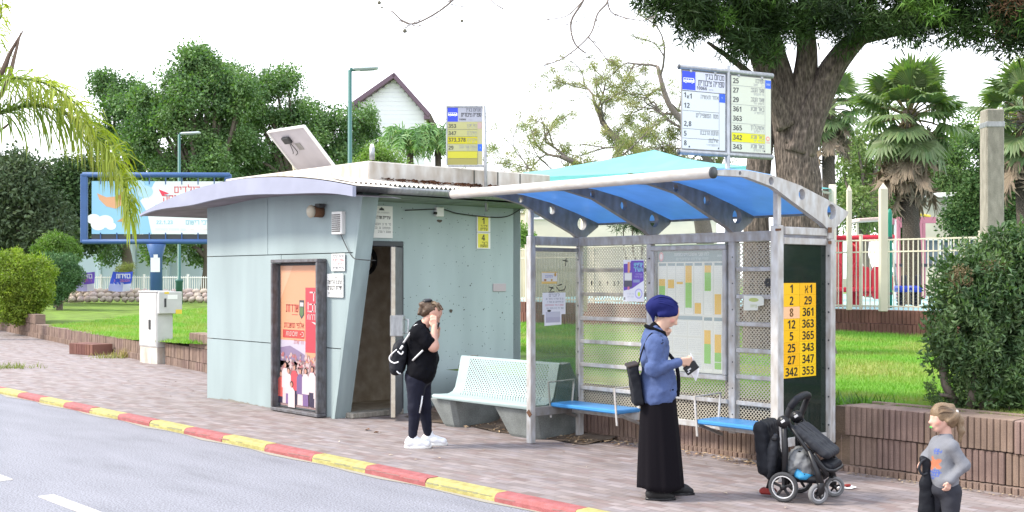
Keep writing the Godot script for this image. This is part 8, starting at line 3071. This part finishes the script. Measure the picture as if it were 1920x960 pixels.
	net(m, hand(Vector3(0.14, 1.2, -0.12), Vector3(0.1, 1.0, 0.2), Vector3(-0.6, 0.1, 0.6), 0.16, 0.9, -1.0), 0.012, 0.006, skin_colour(skin, []))
	obj("body", m, M.skin, t)
	m = MB.new()
	var hcol := func(q: Vector3) -> Color:
		var v := 0.75 + 0.5 * wr.get_noise_3d(q.x * 14, q.y * 5, q.z * 14)
		return Color(0.13, 0.08, 0.05).lerp(Color(0.42, 0.29, 0.17), clampf((q.x - 0.10) * 3.0 + 0.9 * wr.get_noise_3d(q.x * 30, q.y * 8, q.z * 40), 0, 1)) * (0.6 + 0.5 * v)
	net(m, [ell(Vector3(0.078, 1.476, 0), Vector3(0.108, 0.08, 0.086), Basis(Vector3.BACK, -0.5)), ell(Vector3(0.015, 1.435, 0.0), Vector3(0.038, 0.045, 0.06)), ell(Vector3(0.0, 1.515, 0.0), Vector3(0.052, 0.042, 0.055)), cap(Vector3(0.02, 1.54, 0.02), Vector3(0.07, 1.565, 0.0), 0.022, 0.018), cap(Vector3(0.15, 1.515, 0.05), Vector3(0.20, 1.46, 0.05), 0.016, 0.008), cap(Vector3(0.15, 1.52, -0.02), Vector3(0.205, 1.47, -0.01), 0.018, 0.008), cap(Vector3(-0.03, 1.47, 0.02), Vector3(-0.045, 1.43, 0.03), 0.03, 0.02)], 0.02, 0.006, hcol, 0.018, wr)
	var hair := obj("hair", m, M.hair, t)
	m = MB.new()
	net(m, [ell(Vector3(0.03, 1.555, 0.01), Vector3(0.045, 0.022, 0.05)), ell(Vector3(0.07, 1.562, 0.02), Vector3(0.03, 0.02, 0.04))], 0.02, 0.008, null, 0.014, wr)
	obj("hair_clip", m, M.black_plastic, hair)
	for i in 16:
		m = MB.new().smooth()
		m.col = Color(0.16, 0.10, 0.06).lerp(Color(0.45, 0.32, 0.2), rng.randf())
		var z := rng.randf_range(-0.07, 0.088)
		var z2 := z * 0.4
		var w := sqrt(maxf(0.05, 1.0 - pow(z / 0.092, 2)))
		tube(m, bend([Vector3(0.185 * lerpf(0.8, 1.0, w), 1.44 + 0.02 * w, z), Vector3(0.13, 1.49 + 0.058 * w, z), Vector3(0.06, 1.505 + 0.045 * w, z2), Vector3(0.02, 1.525, z2)], 4), 0.0055, 5)
		obj("strand", m, M.hair, hair)

	m = MB.new()
	net(m, [ell(Vector3(-0.045, 1.11, 0), Vector3(0.135, 0.18, 0.19)), ell(Vector3(0.0, 0.95, 0), Vector3(0.165, 0.17, 0.19)), cap(Vector3(-0.02, 0.82, -0.07), Vector3(-0.02, 0.82, 0.07), 0.155, 0.155), cap(Vector3(-0.04, 1.235, -0.13), Vector3(-0.04, 1.235, 0.13), 0.07, 0.07), cap(Vector3(-0.04, 1.225, 0.165), Vector3(0.07, 1.13, 0.20), 0.085, 0.075), cap(Vector3(-0.04, 1.225, -0.165), Vector3(0.03, 1.10, -0.2), 0.085, 0.075), cap(Vector3(-0.04, 1.22, 0), Vector3(-0.02, 1.28, 0), 0.1, 0.072)], 0.05, 0.012, null, 0.016, wr)
	obj("top", m, M.cloth_black, t)
	m = MB.new()
	net(m, [ell(Vector3(-0.05, 0.76, 0), Vector3(0.15, 0.13, 0.175)), cap(Vector3(-0.07, 0.72, 0.085), Vector3(-0.085, 0.43, 0.09), 0.112, 0.073), cap(Vector3(-0.085, 0.43, 0.09), Vector3(-0.11, 0.11, 0.09), 0.07, 0.046), cap(Vector3(-0.03, 0.72, -0.085), Vector3(0.0, 0.43, -0.09), 0.112, 0.073), cap(Vector3(0.0, 0.43, -0.09), Vector3(0.04, 0.13, -0.1), 0.07, 0.046)], 0.04, 0.011, null, 0.008, wr)
	var lg := obj("leggings", m, M.legging, t)
	m = MB.new().smooth()
	tube(m, [Vector3(0.0, 0.56, 0.155), Vector3(-0.01, 0.48, 0.16), Vector3(-0.03, 0.38, 0.15)], 0.008, 5)
	obj("reflective_stripe", m, M.strap_white, lg)
	for q in [[-0.19, 0.085, 0.09], [-0.035, 0.245, -0.11]]:
		m = MB.new()
		net(m, [cap(Vector3(q[0] + 0.05, 0.06, q[2]), Vector3(q[0] + 0.15, 0.055, q[2] + 0.005), 0.05, 0.05), cap(Vector3(q[0] + 0.15, 0.055, q[2]), Vector3(q[1] - 0.04, 0.045, q[2] + 0.01), 0.05, 0.04), cap(Vector3(q[0] + 0.06, 0.06, q[2]), Vector3(q[0] + 0.085, 0.125, q[2]), 0.05, 0.046)], 0.03, 0.008)
		var sh := obj("shoe", m, M.shoe_white, t)
		m = MB.new().smooth()
		var so := []
		for y in [0.0, 0.012, 0.034]:
			var ring := PackedVector3Array()
			for k in 24:
				var a := TAU * k / 24
				ring.append(Vector3((q[0] + q[1]) * 0.5 + (q[1] - q[0]) * (0.50 if y < 0.005 else 0.53) * cos(a), y, q[2] + 0.054 * sin(a)))
			so.append(ring)
		loft(m, so)
		obj("sole", m, M.white_paint, sh)
		m = MB.new().smooth()
		for i in 3:
			tube(m, bend([Vector3(q[0] + 0.12 + 0.028 * i, 0.08, q[2] + 0.045), Vector3(q[0] + 0.13 + 0.028 * i, 0.112 - 0.006 * i, q[2]), Vector3(q[0] + 0.12 + 0.028 * i, 0.08, q[2] - 0.045)], 4), 0.005, 4)
		obj("lace", m, M.paper, sh)
	bag = thing("backpack", "black backpack with white straps worn by the person in black", "backpack", p, YAW)
	m = MB.new()
	net(m, [rbox(Vector3(-0.255, 0.95, 0.02), Vector3(0.075, 0.165, 0.13), 0.06, Basis(Vector3.BACK, -0.12)), ell(Vector3(-0.30, 0.87, 0.03), Vector3(0.06, 0.09, 0.10)), ell(Vector3(-0.22, 1.08, 0.02), Vector3(0.06, 0.07, 0.10))], 0.05, 0.011, null, 0.018, wr)
	obj("bag", m, M.nylon, bag)
	m = MB.new().smooth()
	tube(m, bend([Vector3(-0.14, 1.20, 0.16), Vector3(-0.09, 1.29, 0.15), Vector3(-0.05, 1.305, 0.13), Vector3(0.02, 1.26, 0.12)], 5), 0.022, 6, true, 0.4)
	tube(m, bend([Vector3(-0.20, 1.12, 0.14), Vector3(-0.15, 1.19, 0.16), Vector3(-0.12, 1.24, 0.165)], 4), 0.02, 6, true, 0.4)
	tube(m, [Vector3(-0.10, 0.935, 0.19), Vector3(0.01, 1.045, 0.205)], 0.024, 6, true, 0.4)
	tube(m, [Vector3(-0.235, 1.05, 0.155), Vector3(-0.205, 1.09, 0.15)], 0.024, 6, true, 0.5)
	obj("strap", m, M.strap_white, bag)
	for l in [[Vector3(-0.27, 1.05, 0.15), Vector3(-0.345, 0.98, 0.12), Vector3(-0.345, 0.93, 0.12), Vector3(-0.30, 0.905, 0.15)], [Vector3(-0.30, 0.905, 0.15), Vector3(-0.275, 0.91, 0.16), Vector3(-0.25, 0.92, 0.165)], [Vector3(-0.285, 0.835, 0.14), Vector3(-0.25, 0.80, 0.15), Vector3(-0.23, 0.795, 0.14)], [Vector3(-0.26, 1.03, 0.16), Vector3(-0.22, 1.0, 0.17), Vector3(-0.2, 1.03, 0.165)]]:
		m = MB.new().smooth()
		tube(m, bend(l, 4), 0.008, 5)
		obj("cord", m, M.strap_white, bag)
	var ph := thing("earpiece", "small dark telephone pressed under the cheek of the person in black", "telephone", p, YAW)
	m = MB.new()
	bx(m, Vector3(0.16, 1.295, 0.055), Vector3(0.022, 0.075, 0.05), 0.008, Basis(Vector3.BACK, -0.3))
	obj("case", m, M.black_plastic, ph)
	m = MB.new()
	bx(m, Vector3(0.172, 1.30, 0.055), Vector3(0.003, 0.06, 0.04), 0.0, Basis(Vector3.BACK, -0.3))
	obj("screen", m, M.pane, ph)
	# ------------------------------------------------ the little girl, looking back to the left (she faces -x)
	p = survey(1773, 520, 8.6)
	p.y = 0.0
	skin = Color(0.52, 0.31, 0.245)
	t = thing("person", "toddler in grey sweatshirt with ponytail standing before the planter wall", "person", p, YAW + PI)
	# local x forward is now the picture's left, z away from the camera
	hc = Vector3(0.03, 0.775, 0.0)
	tilt = Basis(Vector3.UP, 0.18) * Basis(Vector3.BACK, -0.02)
	m = MB.new()
	net(m, head_parts(hc, 0.195, tilt) + [cap(Vector3(-0.01, 0.62, 0), Vector3(0.0, 0.70, 0), 0.045, 0.042)], 0.02, 0.0055, skin_colour(skin, face_spots(hc, 0.195, tilt, Color(0.35, 0.22, 0.13))))
	net(m, [ell(Vector3(0.02, 0.49, 0), Vector3(0.07, 0.11, 0.09)), ell(Vector3(0.02, 0.36, 0), Vector3(0.08, 0.10, 0.09)), cap(Vector3(-0.02, 0.575, -0.10), Vector3(-0.095, 0.45, -0.13), 0.03, 0.026), cap(Vector3(-0.095, 0.45, -0.13), Vector3(0.02, 0.335, -0.145), 0.025, 0.021), cap(Vector3(0.02, 0.58, 0.11), Vector3(0.08, 0.47, 0.13), 0.036, 0.032), cap(Vector3(0.08, 0.47, 0.13), Vector3(0.135, 0.435, 0.05), 0.031, 0.022), cap(Vector3(-0.015, 0.28, -0.06), Vector3(-0.02, 0.06, -0.065), 0.06, 0.04), cap(Vector3(0.04, 0.28, 0.06), Vector3(0.06, 0.06, 0.065), 0.06, 0.04), cap(Vector3(0.0, 0.56, 0), Vector3(-0.01, 0.64, 0), 0.07, 0.046)], 0.04, 0.012, skin_colour(skin, []))
	net(m, hand(Vector3(0.02, 0.335, -0.145), Vector3(0.35, -1.0, 0.0), Vector3(0.3, 0.0, 1), 0.10, 0.8, -1.0), 0.009, 0.0038, skin_colour(skin, []))
	net(m, hand(Vector3(0.135, 0.435, 0.05), Vector3(1.0, -0.1, -0.3), Vector3(0.0, -0.6, -0.7), 0.10, 1.3, 1.0), 0.009, 0.0038, skin_colour(skin, []))
	obj("body", m, M.skin, t)
	m = MB.new()
	var gcol := func(q: Vector3) -> Color:
		var v := 0.6 + 0.6 * wr.get_noise_3d(q.x * 16, q.y * 16, q.z * 5)
		return Color(0.16, 0.105, 0.062).lerp(Color(0.36, 0.245, 0.145), clampf(v, 0, 1))
	net(m, [ell(Vector3(0.015, 0.805, 0), Vector3(0.092, 0.078, 0.077), Basis(Vector3.BACK, 0.15)), ell(Vector3(-0.04, 0.775, 0), Vector3(0.055, 0.075, 0.07)), ell(Vector3(-0.075, 0.83, -0.005), Vector3(0.02, 0.022, 0.024)), cap(Vector3(0.05, 0.855, 0.0), Vector3(-0.05, 0.86, 0), 0.024, 0.024), cap(Vector3(0.0, 0.765, -0.07), Vector3(-0.07, 0.80, -0.04), 0.022, 0.022)], 0.022, 0.005, gcol, 0.012, wr)
	hair = obj("hair", m, M.hair, t)
	m = MB.new()
	net(m, [cap(Vector3(-0.078, 0.825, -0.01), Vector3(-0.098, 0.77, -0.02), 0.017, 0.026), cap(Vector3(-0.098, 0.77, -0.02), Vector3(-0.105, 0.69, -0.03), 0.028, 0.026), cap(Vector3(-0.105, 0.69, -0.03), Vector3(-0.095, 0.615, -0.03), 0.024, 0.01)], 0.02, 0.006, gcol, 0.010, wr)
	obj("ponytail", m, M.hair, hair)
	m = MB.new().smooth()
	ball(m, Vector3(-0.077, 0.828, -0.025), Vector3(0.013, 0.013, 0.013), 8)
	obj("hair_tie", m, M.strap_white, hair)
	for i in 16:
		m = MB.new().smooth()
		m.col = Color(0.12, 0.075, 0.045).lerp(Color(0.31, 0.205, 0.12), rng.randf())
		var a := rng.randf_range(-0.2, 1.5)
		var y := 0.80 + 0.075 * cos(a)
		var z := -0.082 * sin(a)
		tube(m, bend([Vector3(0.095 - 0.03 * absf(sin(a)), 0.80 + 0.05 * cos(a), z * 0.75), Vector3(0.04, y + 0.012, z), Vector3(-0.03, lerpf(y, 0.835, 0.4), z * 0.85), Vector3(-0.075, 0.832, -0.01)], 4), 0.0048, 5)
		obj("strand", m, M.hair, hair)

	m = MB.new()
	var tee := func(q: Vector3) -> Color:
		var base := Color(0.26, 0.27, 0.30)
		if q.x > 0.02 and q.z < 0.06:
			var o := Vector2(q.y - 0.455, q.z + 0.055)
			if o.length() < 0.042 + 0.012 * sin(o.angle() * 5.0):
				return Color(0.62, 0.22, 0.12)
			for b in [[0.545, -0.075, 0.022], [0.385, -0.075, 0.03], [0.36, -0.05, 0.022], [0.405, -0.04, 0.018]]:
				if Vector2(q.y - b[0], q.z - b[1]).length() < b[2] and sin(q.y * 500.0) + sin(q.z * 450.0) > -0.5:
					return Color(0.10, 0.16, 0.50)
		return base
	net(m, [ell(Vector3(0.025, 0.50, 0), Vector3(0.092, 0.13, 0.11)), ell(Vector3(0.015, 0.385, 0), Vector3(0.105, 0.12, 0.112)), cap(Vector3(0.012, 0.315, -0.04), Vector3(0.012, 0.315, 0.04), 0.09, 0.09), cap(Vector3(-0.005, 0.585, -0.09), Vector3(0.01, 0.585, 0.09), 0.05, 0.05), cap(Vector3(-0.02, 0.575, -0.10), Vector3(-0.095, 0.45, -0.13), 0.045, 0.038), cap(Vector3(-0.095, 0.45, -0.13), Vector3(0.012, 0.345, -0.145), 0.037, 0.028), cap(Vector3(0.02, 0.575, 0.115), Vector3(0.08, 0.47, 0.13), 0.05, 0.045), cap(Vector3(0.08, 0.47, 0.13), Vector3(0.125, 0.438, 0.06), 0.044, 0.034), cap(Vector3(0.0, 0.58, 0), Vector3(-0.005, 0.632, 0), 0.07, 0.052)], 0.035, 0.008, tee, 0.010, wr)
	obj("sweatshirt", m, M.knit_grey, t)
	m = MB.new()
	net(m, [ell(Vector3(0.015, 0.27, 0), Vector3(0.105, 0.08, 0.12)), cap(Vector3(-0.015, 0.25, -0.06), Vector3(-0.02, 0.05, -0.065), 0.08, 0.055), cap(Vector3(0.045, 0.25, 0.06), Vector3(0.06, 0.05, 0.065), 0.08, 0.055)], 0.03, 0.010, null, 0.010, wr)
	obj("trousers", m, M.denim, t)
	for q in [[-0.02, -0.065], [0.06, 0.065]]:
		m = MB.new()
		net(m, [cap(Vector3(q[0] - 0.02, 0.03, q[1]), Vector3(q[0] + 0.07, 0.026, q[1]), 0.03, 0.026)], 0.02, 0.008)
		obj("shoe", m, M.shoe_white, t)
	m = MB.new()
	net(m, [ell(Vector3(0.104, 0.714, -0.012), Vector3(0.008, 0.012, 0.016))], 0.01, 0.004)
	ball(m, Vector3(0.112, 0.714, -0.012), Vector3(0.007, 0.007, 0.007), 8)
	var dm := obj("dummy", m, mat("dummy_green", Color(0.12, 0.42, 0.10), 0.5))
	dm.position = p
	dm.rotation.y = YAW + PI
	tag(dm, "small green dummy in the toddler's mouth", "dummy")
	bag = thing("dragged_bag", "black bag hanging from the toddler's hand", "bag", p, YAW + PI)
	m = MB.new()
	net(m, [cap(Vector3(0.145, 0.43, -0.01), Vector3(0.13, 0.30, 0.0), 0.028, 0.045, 0.7), cap(Vector3(0.13, 0.30, 0.0), Vector3(0.135, 0.10, 0.01), 0.05, 0.058, 0.7), cap(Vector3(0.135, 0.10, 0.01), Vector3(0.12, 0.04, 0.01), 0.056, 0.035, 0.7), cap(Vector3(0.12, 0.45, 0.0), Vector3(0.16, 0.47, 0.0), 0.03, 0.03)], 0.03, 0.009, null, 0.014, wr)
	obj("bag", m, M.nylon, bag)
	m = MB.new().smooth()
	tube(m, bend([Vector3(0.15, 0.48, -0.02), Vector3(0.185, 0.46, -0.03), Vector3(0.20, 0.41, -0.03), Vector3(0.175, 0.37, -0.03), Vector3(0.14, 0.38, -0.03)], 5), 0.009, 6)
	tube(m, bend([Vector3(-0.09, 0.31, 0.05), Vector3(-0.115, 0.28, 0.05), Vector3(-0.13, 0.255, 0.04), Vector3(-0.10, 0.25, 0.04)], 4), 0.008, 5)
	obj("strap", m, M.nylon_grey, bag)

# ---------------------------------------------------------------- small things on the ground
func litter() -> void:
	var leaf := MB.new()
	leaf.quad(Vector3(-0.03, 0.002, 0), Vector3(0, 0.012, -0.014), Vector3(0.034, 0.003, 0), Vector3(0, 0.007, 0.014))
	var shape := leaf.done()
	var put := []
	var cols := []
	for i in 420:
		var x := rng.randf_range(-12.2, -6.4)
		var d := 9.45 - absf(rng.randfn()) * 0.16
		if x < -9.6 and rng.randf() < 0.5:
			x = rng.randf_range(-11.4, -9.0)
			d = rng.randf_range(8.95, 9.55)
		put.append(Transform3D(Basis.from_euler(Vector3(rng.randf_range(-0.3, 0.3), rng.randf() * TAU, rng.randf_range(-0.3, 0.3))).scaled(Vector3.ONE * rng.randf_range(0.5, 1.3)), V(x, 0.014, d)))
		cols.append(Color(0.30, 0.19, 0.11).lerp(Color(0.52, 0.40, 0.26), rng.randf()))
	for i in 80:
		put.append(Transform3D(Basis.from_euler(Vector3(0, rng.randf() * TAU, 0)).scaled(Vector3.ONE * rng.randf_range(0.35, 0.9)), V(rng.randf_range(-20, -4.5), 0.008, 6.7 + 2.6 * pow(rng.randf(), 0.6))))
		cols.append(Color(0.20, 0.13, 0.09).lerp(Color(0.5, 0.42, 0.32), rng.randf()))
	for i in 120:
		var x := rng.randf_range(-6.0, -3.5)
		put.append(Transform3D(Basis.from_euler(Vector3(0, rng.randf() * TAU, 0)).scaled(Vector3.ONE * rng.randf_range(0.4, 0.9)), V(x, 0.008, 9.55 - absf(rng.randfn()) * 0.07)))
		cols.append(Color(0.20, 0.14, 0.10).lerp(Color(0.42, 0.33, 0.22), rng.randf()))
	var o := copies("dry_leaves", shape, mat("dry_leaf", Color(1, 1, 1), 0.9, {"vcol": true}), put, cols)
	o.set_meta("kind", "stuff")
	o.set_meta("label", "dry leaves scattered under the bench and along the wall")
	o.set_meta("category", "leaves")
	var p := survey(1588, 917, 10.05)
	p.y = 0.006
	var t := thing("paper_wrapper", "crumpled white and red wrapper on the pavement right of the pushchair", "litter", p, YAW)
	var m := MB.new()
	m.poly(PackedVector2Array([Vector2(-0.09, -0.03), Vector2(0.03, -0.05), Vector2(0.09, 0.0), Vector2(0.05, 0.05), Vector2(-0.06, 0.03)]), 0.0, Color.WHITE)
	var w := obj("wrapper", m, M.paper, t)
	w.rotation.x = -PI / 2 + 0.12
	w.position.y = 0.008
	m = MB.new()
	bx(m, Vector3(0.01, 0.022, 0.0), Vector3(0.06, 0.02, 0.03), 0.008, Basis(Vector3.UP, 0.3))
	obj("red_corner", m, M.red_plastic, t)
	for q in [[690, 807, "large dry brown leaf lying on the pavement before the kiosk door", 0.05], [706, 812, "curled dark leaf beside the larger one before the kiosk door", 0.035]]:
		var z: float = LENS * EYE / (q[1] - 520.0)
		var lp := survey(q[0], q[1], z)
		lp.y = 0.006
		m = MB.new()
		var s: float = q[3]
		m.quad(Vector3(-s, 0.0, 0), Vector3(0, s * 0.45, -s * 0.4), Vector3(s * 1.1, s * 0.25, 0), Vector3(0, s * 0.2, s * 0.5))
		m.quad(Vector3(-s, 0.0, 0), Vector3(0, s * 0.2, s * 0.5), Vector3(s * 1.1, s * 0.25, 0), Vector3(0.2 * s, s * 0.05, s * 0.8))
		var l := obj("fallen_leaf", m, M.rust)
		l.position = lp
		l.rotation.y = q[0] * 0.1
		tag(l, q[2], "leaf")
	# weeds: a tuft in the pavement at the far left and dry grass by the cabinet
	var r := RandomNumberGenerator.new()
	r.seed = 77
	for q in [[20, 690, 23.4, 0.6, 150, "low weedy patch growing through the pavement at left", Color(0.22, 0.24, 0.08)], [236, 668, 26.5, 0.55, 170, "dry straw-coloured grass tuft beside the white cabinet", Color(0.42, 0.32, 0.16)], [205, 672, 26.3, 0.5, 90, "sparse weeds at the foot of the broken wall end", Color(0.30, 0.29, 0.13)], [1600, 768, 11.35, 0.4, 110, "green weeds creeping over the planter rim beside the shelter", Color(0.11, 0.20, 0.05)]]:
		var wp := survey(q[0], q[1], q[2])
		wp.y = 0.0 if q[1] < 770 and q[0] < 1000 else 0.575
		m = MB.new()
		for i in q[4]:
			var a := r.randf() * TAU
			var c := Vector3(r.randfn() * q[3] * 0.45, 0, r.randfn() * q[3] * 0.22)
			var h := r.randf_range(0.04, 0.16) * (1.6 if q[0] == 236 else 1.0)
			var lean := Vector3(cos(a), 0, sin(a)) * h * 0.8
			var sd := Vector3(-sin(a), 0, cos(a)) * 0.010
			var v := r.randf_range(0.7, 1.25)
			m.col = (q[6] as Color) * v
			m.tri(c - sd, c + Vector3(0, h, 0) + lean, c + sd)
		var o2 := obj("weeds", m, M.blade)
		o2.position = wp
		o2.rotation.y = YAW
		o2.set_meta("kind", "stuff")
		o2.set_meta("label", q[5])
		o2.set_meta("category", "weeds")
